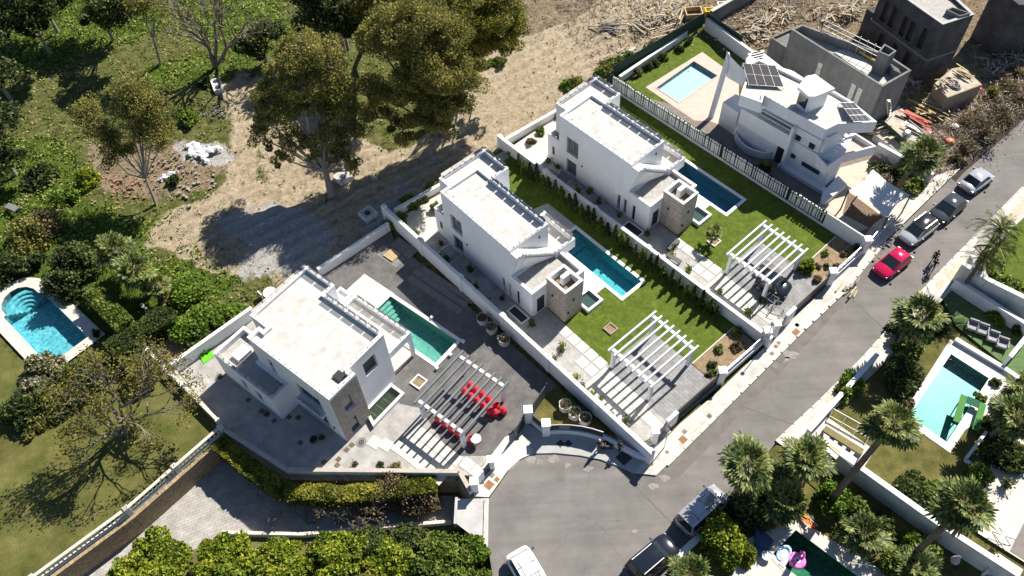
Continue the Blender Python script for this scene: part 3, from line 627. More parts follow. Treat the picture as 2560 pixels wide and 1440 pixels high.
# lower driveway and the sunken garden below it
sheet('lower_garden', W2('F', [(-60,1640),(100,1480),(560,1085),(725,1192),(1140,1195),(1190,1250),(1150,1248),(1142,1300),(1240,1380),(1260,1500),(1280,1900),(-100,1900)], 0), DRIVEZ-.02, mat('garden_soil', (.10,.085,.04), .95, 0, 1.5, .8, 10, col2=(.17,.17,.05)))
sheet('lower_driveway', W2('F', [(130,1500),(330,1345),(560,1150),(640,1150),(760,1230),(1142,1240),(1142,1310),(900,1330),(760,1345),(560,1345),(420,1400),(300,1520)], DRIVEZ), DRIVEZ, pavemat('old_paving', (.40,.38,.35), (.33,.31,.29), (.25,.235,.22), .5, .25, 20))
# road with kerbs
ASPH = asphalt('asphalt', (.15,.14,.132), (.215,.20,.188))
sheet('road', ROAD, 0.0, ASPH)
sheet('road_patch', W2('F', [(1515,1140),(1650,1182),(1760,1070),(1990,850),(2212,620),(2200,660),(2000,880),(1790,1100),(1690,1200),(1600,1215)]), .004, mat('asphalt_old', (.15,.138,.125), .93, .22, 1.1, .2, 20, det=9))
for i, pts in enumerate([[(1515,1143),(1700,1330),(1702,1328),(1517,1141)], [(2120,740),(2290,900),(2292,898),(2122,738)], [(1830,1008),(1990,1065),(1992,1063),(1832,1006)]]): sheet('asphalt_seam', W2('F', pts), .008, ASPH2)
rq = random.Random(8)
for t_, x_, y_, k in [('x',130,1070,.8),('x',430,1062,.6),('x',250,1110,.4),('x',610,1150,.4),('x',870,1190,.5),('n',1385,735,.9),('n',1350,760,.5),('z',390,195,.5),('z',560,85,.45),('z',150,825,.3)]:
    c = W(t_,x_,y_)[:2]; N = 13; sheet('cement_spill', [(c[0]+k*math.cos(6.283*q/N)*rq.uniform(.45,1.1), c[1]+k*.7*math.sin(6.283*q/N)*rq.uniform(.45,1.1)) for q in range(N)], .013, mat('cement_stain', (.245,.23,.21), .95, .25, 2.5, det=9))
# ------------------------------------------------------------------ pavements
sheet('crescent_base', W2('F', [(1235,1180),(1330,1040),(1480,1060),(1600,1120),(1660,1080),(1680,1150),(1600,1190),(1570,1190),(1500,1150),(1400,1137),(1320,1139),(1262,1185),(1240,1215),(1200,1240),(1180,1235)]), -.008, SIDEG)
def walk(name, pts, m, z=.13): mb = MB(); mb.prism(W2('F', pts), -.05, z); return struct(name, mb, m)
walk('sidewalk', [(1588,1184),(1640,1190),(1668,1163),(1830,1003),(1990,843),(2108,730),(2215,602),(2330,490),(2400,423),(2340,440),(2290,480),(2180,565),(2085,700),(1990,790),(1900,880),(1790,985),(1700,1060),(1600,1165)], SIDE)
walk('crescent_walk', [(1262,1175),(1270,1110),(1310,1060),(1365,1080),(1440,1078),(1510,1085),(1560,1110),(1610,1155),(1587,1186),(1547,1167),(1502,1150),(1450,1140),(1390,1134),(1332,1135),(1300,1150)], SIDEG, .115)
walk('plot_apron', [(1185,1242),(1222,1244),(1248,1208),(1268,1179),(1302,1148),(1335,1133),(1300,1075),(1262,1095),(1190,1190)], SLABM, .12)
walk('lower_apron', [(1142,1248),(1222,1246),(1220,1370),(1142,1310)], CONCL, .05)
sheet('ditch_shadow_strip', W2('e', [(1690,1450),(1740,1380),(2000,1170),(2300,900),(2700,560),(2700,600),(2310,960),(2010,1230),(1790,1420),(1730,1490)]), .012, mat('ditch_shadow', (.035,.028,.022), .95, .4, 3, .6, 8))  # flat dark strip painted in for the shadow line of a roadside ditch
struct('kerb', MB().bar(W('F',1215,1250)[:2], W('F',1212,1366)[:2], .25, .1, .05), SIDE)
walk('far_sidewalk', [(1938,1104),(2050,1000),(2160,890),(2235,805),(2330,700),(2430,598),(2560,466),(2720,308),(2770,340),(2600,505),(2480,622),(2380,725),(2280,830),(2205,915),(2100,1010),(1998,1102),(1985,1135)], SIDE)
for i, pts in enumerate([[(2360,690),(2405,645),(2424,660),(2378,708)], [(2335,715),(2352,698),(2364,708),(2346,727)], [(2060,1003),(2122,945),(2135,955),(2072,1015)], [(2205,860),(2235,826),(2248,838),(2216,872)], [(2500,555),(2600,455),(2618,470),(2516,572)]]):
    sheet('planting_strip', W2('F', pts), .136, mat('strip_gravel', (.50,.43,.32), .95, .2, 3, .4, 15))
# separate kerb stones along the pale pavement, and slab joints
kb = mesh('kerb_stone', MB().box(-.48,.48,-.09,.09,-.04,.155), SIDE); kp = bpy.data.objects['sidewalk']
kl = [(1668,1165),(1830,1005),(1990,845),(2110,732),(2215,604)]
for a, b in zip(kl[:-1], kl[1:]):
    p, q = W('F',*a), W('F',*b); L = math.dist(p, q); n = int(L/1.0)
    for k in range(n): t = (k+.5)/n; piece('kerb_stone', kb, kp, (p[0]+(q[0]-p[0])*t, p[1]+(q[1]-p[1])*t, 0), (0,0,math.atan2(q[1]-p[1], q[0]-p[0])))
kp2 = bpy.data.objects['far_sidewalk']; kl = [(1938,1106),(2050,1002),(2160,892),(2235,807),(2330,701),(2430,599),(2556,470)]
for a, b in zip(kl[:-1], kl[1:]):
    p, q = W('F',*a), W('F',*b); L = math.dist(p, q); n = int(L/1.0)
    for k in range(n): t = (k+.5)/n; piece('kerb_stone', kb, kp2, (p[0]+(q[0]-p[0])*t, p[1]+(q[1]-p[1])*t, 0), (0,0,math.atan2(q[1]-p[1], q[0]-p[0])))

# ------------------------------------------------------------------ garden plots B and C share their layout
def fw(F, uv): return [F.w(u, v) for u, v in uv]
def plot(F, nm, front):
    sheet(nm+'_patio', fw(F, [(-19.6,-4.0),(13.3,-4.0),(13.0,-.6),(13.0,4.8),(5.2,4.8),(5.2,0),(0,0),(-14,0),(-16,10.2),(-19.6,10.2)]), .010, GRANITE)
    sheet(nm+'_lawn', fw(F, [(-18.5,10.4),(-18.5,5),(-14,0),(0.05,-.15),(5.65,-.3),(5.65,4.75),(10.25,4.8),(10.25,10.4)]), .018, LAWN)
    sheet(nm+'_driveway', fw(F, [(5.65,-.62),(13.0,-.62),(13.2,4.85),(5.65,4.82)]), .022, DRIVE)
    sheet(nm+'_back_terrace', fw(F, [(-19.6,-4.0),(-15.6,-4.0),(-15.6,5),(-19.6,5)]), .026, DECKC)
    sheet(nm+'_planting_bed', fw(F, [(10.3,4.9),(12.85,4.9),(12.85,10.4),(10.3,10.4)]), .03, MULCH)
    struct(nm+'_bed_edging', MB().bar(F.w(10.3,4.9), F.w(10.3,10.3), .1, .1, 0), SLABM)
    pt = bpy.data.objects[nm+'_patio']; sm = mesh('stepping_slab', MB().box(-.46,.46,-.46,.46,0,.035), SLABM)
    for k in range(5): piece('stepping_slab', sm, pt, (*F.w(.75+k*1.06,-.68),.012), (0,0,F.ang))
    for k in range(2): piece('stepping_slab', sm, pt, (*F.w(3.95+k*1.06,-1.72),.012), (0,0,F.ang))
    big = mesh('stepping_slab', MB().box(-.47,.47,-.47,.47,0,.035), SLABM)
    for k in range(5):
        for j in range(3): piece('stepping_slab', big, pt, (*F.w(6.1+k*.98,-3.05+j*.98),.012), (0,0,F.ang))
    for k in range(3): piece('stepping_slab', sm, pt, (*F.w(10.9+k*.0+k*.98,-1.5),.012), (0,0,F.ang))
plot(FB, 'middle_plot', 0); plot(FC, 'right_plot', 0)
# plot A
sheet('left_plot_slate', W2('F', [(975,572),(985,600),(1395,965),(1285,1100),(1190,1195),(1145,1185),(725,1180),(567,1080),(447,925),(640,790),(800,690)]), .010, SLATE)
sheet('left_plot_patio', W2('F', [(445,925),(640,790),(800,700),(960,960),(1000,1010),(1050,1020),(1130,1140),(1230,1140),(1180,1188),(725,1183),(565,1080)]), .014, GRANITE)
sheet('left_plot_deck', fw(FA, [(-10.8,9.6),(-10.8,13.1),(-7.1,13.1),(-7.1,9.5)]), .03, DECKC)
pa = bpy.data.objects['left_plot_patio']; sm = mesh('stepping_slab', MB().box(-.47,.47,-.47,.47,0,.03), SLABM)
for k in range(3): piece('stepping_slab', sm, pa, (*FA.w(*[ (1.75,1.35),(2.65,1.75),(3.6,2.2)][k]),.018), (0,0,FA.ang+.1))
for k in range(5):
    for j in range(3): piece('stepping_slab', sm, pa, (*FA.w(3.9+k*.98, 2.2+j*.98),.018), (0,0,FA.ang))
for k in range(2): piece('stepping_slab', sm, pa, (*FA.w(8.9+k*1.0, 4.4),.018), (0,0,FA.ang))
rm = mesh('slate_strip', MB().box(-3.2,3.2,-.3,.3,0,.012), mat('slate_light', (.17,.165,.16), .85, .2, 2)); ps = bpy.data.objects['left_plot_slate']
for x, y in ((1100,720),(1118,712),(1085,735)): piece('slate_strip', rm, ps, (*W('F',x,y)[:2],.014), (0,0,math.radians(-42)))
for x, y, s in ((975,640,.45),(1010,620,.4)): piece('slate_strip', rm, ps, (*W('F',x,y)[:2],.014), (0,0,math.radians(-42)), (s,2.2,1))
# right-hand side of the street
sheet('far_lawn', W2('F', [(1990,1110),(2205,912),(2290,825),(2380,850),(2560,1000),(2560,1090),(2440,1330),(2100,1150)]), .006, LAWND)
sheet('far_upper_lawn', W2('F', [(2385,720),(2480,620),(2720,380),(2900,500),(2900,900),(2560,720)]), .012, LAWN)
sheet('far_lower_garden', W2('F', [(1990,1130),(2100,1160),(2440,1345),(2650,1480),(2500,1800),(1500,1800),(1640,1480),(1705,1385),(1840,1240),(1940,1112)]), .008, LAWND)
sheet('far_terrace', W2('F', [(2560,1080),(2480,1150),(2440,1330),(2600,1430),(2800,1500),(2900,1000)]), .016, DECKC)
sheet('far_courtyard', W2('F', [(2345,725),(2385,690),(2600,830),(2800,960),(2800,1080),(2560,950),(2390,815)]), .014, mat('courtyard_green', (.09,.15,.05), .9, .3, 3))
sheet('lower_pool_deck', W2('F', [(1840,1360),(1990,1295),(2230,1440),(2300,1520),(1950,1600),(1830,1440)]), .018, DECKC)
# left park lawn and pool lawn
sheet('park_lawn', W2('F', [(-200,820),(0,860),(100,950),(440,900),(558,1062),(560,1076),(100,1448),(-150,1640),(-600,1700),(-600,900)]), .0, LAWNG)
# plot D
sheet('pool_lawn', W2('h', [(1300,790),(1880,340),(1990,330),(2230,600),(2240,1150),(2000,1200),(1880,1130)]), .006, LAWN)
sheet('pool_terrace', W2('h', [(1490,785),(2000,468),(2210,620),(2330,760),(2330,1180),(2060,1090),(1930,1085)]), .014, DECKP)
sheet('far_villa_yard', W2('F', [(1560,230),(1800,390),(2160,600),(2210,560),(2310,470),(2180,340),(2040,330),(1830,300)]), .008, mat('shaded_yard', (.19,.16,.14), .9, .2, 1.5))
sheet('far_villa_front_terrace', W2('F', [(2040,520),(2180,455),(2130,400),(2090,410),(2060,440),(2150,500),(2260,470),(2200,560),(2130,560)][0:1]+[(2110,590),(2205,560),(2300,480),(2170,400),(2100,420)]), .02, mat('beige_setts', (.50,.43,.35), .9, .15, 2))

# ------------------------------------------------------------------ boundary walls
def wall_thing(name, label, cat, F_or_pts, h, t=.25, m=WHITE, cap=WHITE2, z0=0, piers=0, group=None, close=False):
    pts = F_or_pts; rt = here(name, label, cat, (*pts[0][:2], z0), group); mb, cb = MB(), MB()
    for a, b in zip(pts[:-1], pts[1:]):
        mb.bar(a, b, t, h-.08, z0-.1+.0); cb.bar(a, b, t+.08, .07, z0+h-.165)
    build('wall', mb, m, rt); build('coping', cb, cap, rt)
    if piers:
        pm = mesh('pier', MB().box(-.22,.22,-.22,.22,0,h+.02), m)
        for a, b in zip(pts[:-1], pts[1:]):
            L = math.dist(a[:2], b[:2]); n = max(1, int(L/piers))
            for k in range(n+1): s = k/n; piece('pier', pm, rt, (a[0]+(b[0]-a[0])*s, a[1]+(b[1]-a[1])*s, z0), (0,0,math.atan2(b[1]-a[1], b[0]-a[0])))
    return rt
wall_thing('garden_wall', 'long white wall between the slate paved plot and the middle villa', 'wall', [FB.w(-20.3,-4.35), FB.w(13.9,-4.3)], 2.1, piers=5.6)
wall_thing('garden_wall', 'white wall behind the row of conifers, left of the right villa', 'wall', [FC.w(-20.4,-4.0), FC.w(13.2,-4.0)], 1.55, piers=5.6)
wall_thing('garden_wall', 'low white wall at the back of the middle villa', 'wall', [FB.w(-20.2,-3.4), FB.w(-19.6,3.5)], 1.0)
wall_thing('garden_wall', 'low white wall at the back of the right villa', 'wall', [FC.w(-20.2,-3.4), FC.w(-19.6,3.5)], 1.0)
wall_thing('garden_wall', 'white wall along the back of the slate paved plot', 'wall', [W('F',975,575)[:2], W('F',800,690)[:2]], 1.2)
wall_thing('garden_wall', 'white wall behind the left villa beside the green mat', 'wall', [W('F',640,790)[:2], W('F',440,932)[:2]], 1.5)
wall_thing('garden_wall', 'low cream wall capped with tiles along the shaded patio of the left villa', 'wall', [W('F',440,935)[:2], W('F',566,1082)[:2], W('F',722,1182)[:2], W('F',1150,1186)[:2], W('F',1178,1236)[:2]], .75, m=CREAM, cap=mat('stone_coping', (.42,.37,.33), .9, .12, 2))
# slatted fence of plot C
rt = here('slatted_fence', 'white slatted fence on a low wall between the right villa and the angular villa', 'fence', (*FC.w(-18.5,10.6),0))
build('wall', MB().bar(FC.w(-18.6,10.6), FC.w(13.3,10.6), .22, .24, -.1), WHITE, rt); build('solid_panel', MB().bar(FC.w(8.6,10.6), FC.w(13.2,10.6), .12, 1.6, .14), WHITE, rt)
rs = random.Random(3); sl_ = mesh('slat', MB().box(-.055,.055,-.045,.045,0,1.62), WHITE2)
for k in range(104):
    u = -18.3+k*.2585
    if rs.random() < .96: piece('slat', sl_, rt, (*FC.w(u+rs.uniform(-.03,.03),10.6),.14), (0,rs.uniform(-.05,.05),FC.ang+rs.uniform(-.4,.4)), (rs.uniform(.9,1.7),1,rs.uniform(.96,1.02)))
build('rail', MB().bar(FC.w(-18.5,10.52), FC.w(8.6,10.52), .04, .05, .3).bar(FC.w(-18.5,10.52), FC.w(8.6,10.52), .04, .05, 1.5), DARKM, rt)
def screen(label, pts, h, z0=0, m=GREENMESH):
    rt = here('mesh_fence', label, 'fence', (*pts[0],z0)); pm = mesh('post', MB().box(-.04,.04,-.04,.04,0,h+.05), DARKM)
    for a, b in zip(pts[:-1], pts[1:]):
        L = math.dist(a, b); n = max(1, int(L/2.4))
        for k in range(n):
            p = tuple(a[i]+(b[i]-a[i])*k/n for i in (0,1)); q = tuple(a[i]+(b[i]-a[i])*(k+1)/n for i in (0,1))
            build('screen_panel', MB().bar(p, q, .03, h-.05, z0+.04), m, rt); piece('post', pm, rt, (*p,z0))
    return rt
screen('dark green screen fence behind the white slats', [FC.w(-19.5,10.84), FC.w(13,10.84)], 1.62)
screen('dark green screen along the back lawn of the angular villa', [W('F',1533,200)[:2], W('F',1756,68)[:2]], 2.0)
screen('dark green screen between the angular villa and the building site', [W('F',1762,68)[:2], W('F',1850,128)[:2]], 2.0)
screen('dark green screen below the angular villa terrace, beside the stacked timber slab', [W('F',2190,330)[:2], W('F',2290,420)[:2]], 1.8)
wall_thing('garden_wall', 'white wall on the far side of the angular villa', 'wall', [W('F',1762,72)[:2], W('F',1880,160)[:2]], 1.6)
wall_thing('garden_wall', 'low white wall with round shrubs along the pool lawn', 'wall', [W('F',1548,205)[:2], W('F',1715,92)[:2]], .9)
wall_thing('garden_wall', 'white wall running to the gate beside the shade sail', 'wall', [W('F',2185,385)[:2], W('F',2320,462)[:2]], 1.6, m=WHITEOLD)
wall_thing('concrete_wall', 'grey concrete wall at the edge of the building site, top of the view', 'wall', [W('F',1772,62)[:2], W('F',1900,-12)[:2]], 2.0, .35, CONC, CONCL)
# retaining walls of the lower driveway (ochre stone) with the lawn balustrade
def retain(label, pts, z0=DRIVEZ, z1=.0, t=.5, m=STONEY):
    rt = here('retaining_wall', label, 'wall', (*pts[0],z0)); mb = MB()
    for a, b in zip(pts[:-1], pts[1:]): mb.bar(a, b, t, z1-z0+.1, z0-.1)
    build('stone_face', mb, m, rt); return rt
ra = [W('F',x,y)[:2] for x, y in ((96,1462),(330,1290),(562,1086))]
retain('ochre stone retaining wall under the lawn balustrade', ra, z1=-.02)
retain('ochre stone retaining wall below the left villa patio', [W('F',x,y)[:2] for x, y in ((562,1090),(724,1192),(1146,1194),(1182,1246))], z1=-.05)
retain('thin pale concrete wall at the street end of the lower driveway', [W('F',x,y)[:2] for x, y in ((1142,1246),(1138,1312))], z1=.25, t=.2, m=CONCL)
retain('low cream wall between the lower driveway and the citrus trees', [W('F',x,y,DRIVEZ)[:2] for x, y in ((560,1336),(760,1340),(900,1326),(1130,1308))], z1=DRIVEZ+.5, t=.25, m=CREAM)
def balustrade(label, pts, h=.95):
    rt = here('balustrade', label, 'balustrade', (*pts[0],0)); cb, bb = MB(), MB(); bal = mesh('baluster', MB().lathe((0,0), [(.07,0),(.05,.08),(.085,.3),(.04,.55),(.06,.72)], 6), SLABM); pm = mesh('pier', MB().box(-.2,.2,-.2,.2,0,h+.12), SLABM)
    for a, b in zip(pts[:-1], pts[1:]):
        cb.bar(a, b, .26, .1, h-.12); bb.bar(a, b, .3, .12, -.02); L = math.dist(a, b); n = int(L/.36); np_ = max(1, int(L/4.2))
        for k in range(1, n): s = k/n; piece('baluster', bal, rt, (a[0]+(b[0]-a[0])*s, a[1]+(b[1]-a[1])*s, .1))
        for k in range(np_+1): s = k/np_; piece('pier', pm, rt, (a[0]+(b[0]-a[0])*s, a[1]+(b[1]-a[1])*s, 0), (0,0,math.atan2(b[1]-a[1], b[0]-a[0])))
    build('rail', cb, mat('balustrade_stone', (.55,.50,.44), .9, .15, 2), rt); build('plinth', bb, SLABM, rt); return rt
off = offset(ra+[(-200,100)], 0); nrm = lambda a, b, d: (-(b[1]-a[1])/math.dist(a,b)*d, (b[0]-a[0])/math.dist(a,b)*d)
balustrade('cream stone balustrade above the ochre retaining wall', [(p[0]-.15, p[1]+.25) for p in ra])
balustrade('weathered balustrade between the park lawn and the left villa', [W('F',378,888)[:2], W('F',556,1066)[:2]])

# ------------------------------------------------------------------ swimming pools
def pool(label, poly, water, tile, cop=.32, copm=WHITE2, depth=1.4, wl=-.12, steps=None, zc=.05, lip=0):
    cx = sum(p[0] for p in poly)/len(poly); cy = sum(p[1] for p in poly)/len(poly); rt = here('swimming_pool', label, 'pool', (cx,cy,0)); poly = ccw(poly); n = len(poly)
    mb = MB(); mb.ring(offset(poly, cop), -.3, zc, cop, True); build('coping', mb, copm, rt)
    return rt, poly
def finish_pool(rt, poly, water, tile, depth, wl, steps=None):
    # shell stands on the excavation; the sheets above are cut by it
    mb = MB(); n = len(poly)
    for k in range(n):
        a, b = poly[k], poly[(k+1) % n]; mb.q((a[0],a[1],.03),(b[0],b[1],.03),(b[0],b[1],-depth),(a[0],a[1],-depth))
    mb.q(*[(p[0],p[1],-depth) for p in poly]); build('basin', mb, tile, rt)
    w = MB(); w.q(*[(p[0],p[1],wl) for p in offset(poly, .002)]); build('water', w, water, rt)
    for s, (pts, z) in enumerate(steps or []): build('step', MB().prism(pts, -depth, z), tile, rt)
WATA = watermat('pool_water_green', (.74,.94,.88)); WATB = watermat('pool_water_blue', (.66,.90,.95)); WATD = watermat('pool_water_pale', (.93,.99,1.0))
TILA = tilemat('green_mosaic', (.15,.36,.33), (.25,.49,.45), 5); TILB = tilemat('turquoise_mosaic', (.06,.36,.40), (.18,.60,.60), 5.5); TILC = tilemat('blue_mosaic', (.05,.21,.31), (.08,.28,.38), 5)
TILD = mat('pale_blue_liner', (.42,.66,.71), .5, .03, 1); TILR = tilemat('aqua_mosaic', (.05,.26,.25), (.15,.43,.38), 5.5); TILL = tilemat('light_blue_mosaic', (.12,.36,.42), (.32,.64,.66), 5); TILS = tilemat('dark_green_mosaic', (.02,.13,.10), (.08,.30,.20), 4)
def st(F, u0, u1, v0, v1): return [F.w(u0,v0), F.w(u1,v0), F.w(u1,v1), F.w(u0,v1)]
rt, p = pool('long green swimming pool beside the left villa', PA, None, None)
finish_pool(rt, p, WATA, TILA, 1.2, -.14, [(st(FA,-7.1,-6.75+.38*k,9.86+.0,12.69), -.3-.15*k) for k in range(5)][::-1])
for u, v in ((-7.1,0),):
    pass
for u, v in ((-2.5,13.15),(1.35,12.9),(1.3,9.5),(1.35,11.2)): build('lifting_lug', MB().prism(st(FA,u-.12,u+.12,v-.12,v+.12), 0, .3), WHITE2, rt)
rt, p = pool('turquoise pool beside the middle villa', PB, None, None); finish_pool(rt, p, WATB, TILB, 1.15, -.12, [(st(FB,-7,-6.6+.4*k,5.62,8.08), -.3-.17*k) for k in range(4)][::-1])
rt, p = pool('deep blue shaded pool beside the right villa', PC, None, None); finish_pool(rt, p, WATB, TILC, 1.5, -.12, [(st(FC,-7,-6.6+.4*k,5.37,7.78), -.3-.22*k) for k in range(5)][::-1])
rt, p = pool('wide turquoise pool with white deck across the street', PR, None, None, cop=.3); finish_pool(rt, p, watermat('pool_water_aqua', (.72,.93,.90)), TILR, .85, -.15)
mb = MB(); out = W2('r', [(700,118),(1355,530),(1190,815),(850,1020),(700,1250),(370,1020),(215,880)]); struct_ = sheet('white_pool_deck', out, .045, DECKC)
struct_.data.materials[0] = mat('white_deck', (.66,.635,.60), .85, .04, 1)
rt, p = pool('pale blue pool behind the angular villa', PD, None, None, cop=.12, copm=DECKP); finish_pool(rt, p, WATD, TILD, .42, -.12)
rt, p = pool('round-ended turquoise pool at the left edge', PL, None, None, cop=.15, copm=DECKC)
cxy = W2('s', [(250,520)])[0]
def arc_step(r):
    q = W2('s', [(560,370),(80,655)]); a0 = [(q[0][0]-q[1][0]), (q[0][1]-q[1][1])]; C_ = ((q[0][0]+q[1][0])/2, (q[0][1]+q[1][1])/2); R = math.hypot(*a0)/2*r; th = math.atan2(a0[1], a0[0])
    return C_, R, th
def arc_poly(r0, r1):
    C_, R, th = arc_step(1); out = []
    for k in range(17): t = th+math.pi*k/16; out.append((C_[0]+math.cos(t)*R*r1, C_[1]+math.sin(t)*R*r1))
    for k in range(16,-1,-1): t = th+math.pi*k/16; out.append((C_[0]+math.cos(t)*R*r0, C_[1]+math.sin(t)*R*r0))
    return out
finish_pool(rt, p, WATB, TILL, 1.3, -.14, [(arc_poly(.05+.19*k, 1.02), -1.0+.2*k) for k in range(5)])
sheet('left_pool_deck', W2('s', [(-60,820),(350,1255),(600,1490),(885,1250),(1355,905),(600,200),(450,180),(330,172),(150,230),(0,340),(-120,500),(-140,680)]), .03, DECKC)
rt, p = pool('dark green pool with pool toys at the bottom edge', PS, None, None, cop=.35, copm=SLABM); finish_pool(rt, p, watermat('pool_water_dark', (.45,.75,.62)), TILS, 1.4, -.15)

# ------------------------------------------------------------------ house type shared by the middle and right villas
def villa(F, label):
    r = root('villa', label, 'house', (*F.w(0,0),0), F.ang, 'matching white villas with a stone tower')
    # ground storey and low front block
    mb = MB(); P1 = [(-5.0,-1.7),(-2.35,-1.7),(-2.35,-.02),(-2.35,2.05),(-1.15,2.05),(-1.15,3.35),(-5.0,3.35)]
    ops = walled(mb, P1, 0, 3.02, {0: [(.65,1.0,.1,2.1)], 1: [(.55,1.5,.05,2.15)]}, .18, True); mb.ring(P1, 3.02, 3.42, .22); build('low_block', mb, WHITE, r)
    glaze(r, ops[0], DARKM, DGLASS); d = glaze(r, ops[1], DARKM, DARKM, 1, 'door')
    build('low_roof_gravel', MB().q(*[(x,y,3.06) for x, y in offset(P1, -.23)]), ROOFG, r); build('coping', MB().ring(offset(P1,.02), 3.42, 3.46, .28), WHITE2, r)
    # tall main block with tall slit windows and the big bedroom windows on the shaded side
    P2 = [(-14.2,-1.72),(-4.98,-1.72),(-4.98,2.65),(-14.2,2.65)]; mb = MB()
    ops = walled(mb, P2, 0, 6.6, {0: [(7.95,8.3,.08,2.15),(8.75,9.1,.08,2.12),(1.05,2.62,2.85,4.9),(1.1,2.45,.08,2.05)]}, .3, False)
    mb.q(*[(x,y,6.6) for x, y in P2]); mb.ring(P2, 6.6, 6.9, .25)
    # stair side wedge in the wall plane
    for y0, y1 in ((-1.72,-1.5),): mb.q((-4.98,y0,3.45),(-4.12,y0,6.25),(-4.12,y0,6.72),(-4.98,y0,6.72)); mb.q((-4.12,y0,6.72),(-4.12,y0,6.25),(-4.12,y1,6.25),(-4.12,y1,6.72))
    build('main_block', mb, WHITE, r)
    for o, (mu, pn) in zip(ops, ((1,DGLASS),(1,DGLASS),(2,DGLASS2),(2,DGLASS2))): glaze(r, o, FRAMEM, pn, mu)
    # back block, offset to the right, and the recess at its corner
    P3 = [(-15.55,-.8),(-14.2,-.8),(-14.2,2.65),(-12.2,2.65),(-12.2,4.55),(-15.55,4.55)]; mb = MB()
    ops = walled(mb, P3, 3.3, 6.6, {3: []}, .2, True); mb.ring(P3, 6.6, 6.9, .25); mb.q((-15.55,-.8,3.3),(-15.55,4.55,3.3),(-12.2,4.55,3.3),(-12.2,-.8,3.3)); build('back_block', mb, WHITE, r)
    build('column', MB().box(-12.5,-12.25,4.2,4.45,0,3.3), WHITE, r); build('porch_wall', MB().box(-15.3,-14.0,2.65,4.3,0,3.3), WHITE, r)
    g = MB(); g.q((-13.98,2.7,.1),(-13.98,4.2,.1),(-13.98,4.2,2.4),(-13.98,2.7,2.4)); build('glass_door', g, DGLASS, r)
    # roof finish
    RP = [(-13.95,-1.46),(-5.24,-1.46),(-5.24,2.4),(-12.45,2.4),(-12.45,4.3),(-15.3,4.3),(-15.3,-.55),(-13.95,-.55)]
    build('roof_screed', MB().q(*[(x,y,6.62) for x, y in RP]), ROOFC, r)
    build('roof_step', MB().box(-13.9,-13.1,-1.3,-1.0,6.62,6.8).box(-12.44,-12.36,.9,2.38,6.62,6.7).box(-11.2,-11.14,1.2,2.38,6.62,6.68), WHITE2, r)
    build('drain_band', MB().q((-12.4,1.35,6.63),(-5.3,1.35,6.63),(-5.3,2.38,6.63),(-12.4,2.38,6.63)), mat('roof_band_screed', (.55,.54,.50), .9, .1, 1), r)  # strip of slightly paler screed along the roof edge
    # low annex with a small roof terrace at the back left corner
    P4 = [(-15.85,-1.62),(-14.21,-1.62),(-14.21,-.6),(-15.85,.4)]; mb = MB(); ops = walled(mb, P4, 0, 2.5, {0: [(.62,1.0,1.0,2.1)]}, .15); mb.ring(P4, 2.5, 3.4, .14); build('annex', mb, WHITE, r); glaze(r, ops[0], FRAMEM, DGLASS)
    build('annex_floor', MB().q(*[(x,y,2.56) for x, y in offset(P4,-.15)]), ROOFG, r)
    pass
    # terrace over the pool side
    P5 = [(-12.2,2.66),(-4.0,2.66),(-4.0,5.0),(-8.2,5.0),(-8.2,4.4),(-12.2,4.4)]; mb = MB(); mb.prism(P5, 2.7, 3.45, True, True); mb.ring(P5, 3.45, 3.85, .26); build('terrace_slab', mb, WHITE, r)
    build('terrace_floor', MB().q(*[(x,y,3.462) for x, y in offset(P5,-.27)]), DECKC, r)
    mb = MB(); ops = walled(mb, [(-12.0,2.67),(-5.2,2.67),(-5.2,4.5),(-12.0,4.5)], 0, 2.7, {2: [(.6,2.6,.1,2.4),(3.4,6.2,.1,2.4)], 1: [(.3,1.5,.1,2.3)]}, .2, False); build('ground_floor', mb, WHITE, r)
    for o in ops: glaze(r, o, FRAMEM, DGLASS, 2)
    # outside stair from the terrace up to the roof, with landing and glass
    build('stair_landing', MB().box(-4.97,-4.1,-1.7,-.85,6.2,6.62), WHITE2, r); n = 14
    for k in range(n): y0 = -.85+k*.25; z = 6.42-k*.2; build('stair_tread', MB().box(-4.96,-4.12,y0,y0+.25,z-.32,z), WHITE2, r)
    build('stair_soffit', MB().q((-4.97,-1.7,3.5),(-4.1,-1.7,6.2),(-4.1,-.85,6.2),(-4.97,-.85,3.5)).q((-4.97,-.85,3.5),(-4.1,-.85,6.1),(-4.1,2.66,3.3),(-4.97,2.66,3.1)), WHITE, r)
    glass_rail(r, [(-4.14,-1.6,6.62),(-4.14,-.85,6.62),(-4.14,2.66,3.75),(-4.14,2.7,3.85)], 0, .95, .8)
    for y, z in ((-.2,6.0),(1.6,6.0)): build('wall_light', MB().box(-4.98,-4.9,y-.07,y+.07,z-.12,z+.12), DARKM, r)
    for x, z in ((-11.0,2.4),(-6.0,1.5)): build('wall_light', MB().box(x-.06,x+.06,-1.8,-1.72,z-.1,z+.1), DARKM, r)
    # roof parapet glass
    glass_rail(r, [(-14.05,-1.6),(-5.1,-1.6)], 6.9, .55); glass_rail(r, [(-5.1,-1.5),(-5.1,2.5)], 6.9, .55); glass_rail(r, [(-5.15,2.52),(-12.3,2.52)], 6.9, .55); glass_rail(r, [(-12.33,2.7),(-12.33,4.4),(-15.4,4.4),(-15.4,-.65),(-14.3,-.65)], 6.9, .55)
    glass_rail(r, [(-4.12,2.8),(-4.12,4.87),(-8.0,4.87)], 3.85, .6)
    # stone tower with the condenser in its open top
    P6 = [(-2.34,-.04),(0,-.04),(0,2.03),(-2.34,2.03)]; mb = MB(); mb.prism(P6, 0, 3.5, False); mb.ring(P6, 3.5, 4.3, .17); build('stone_tower', mb, STONE, r)
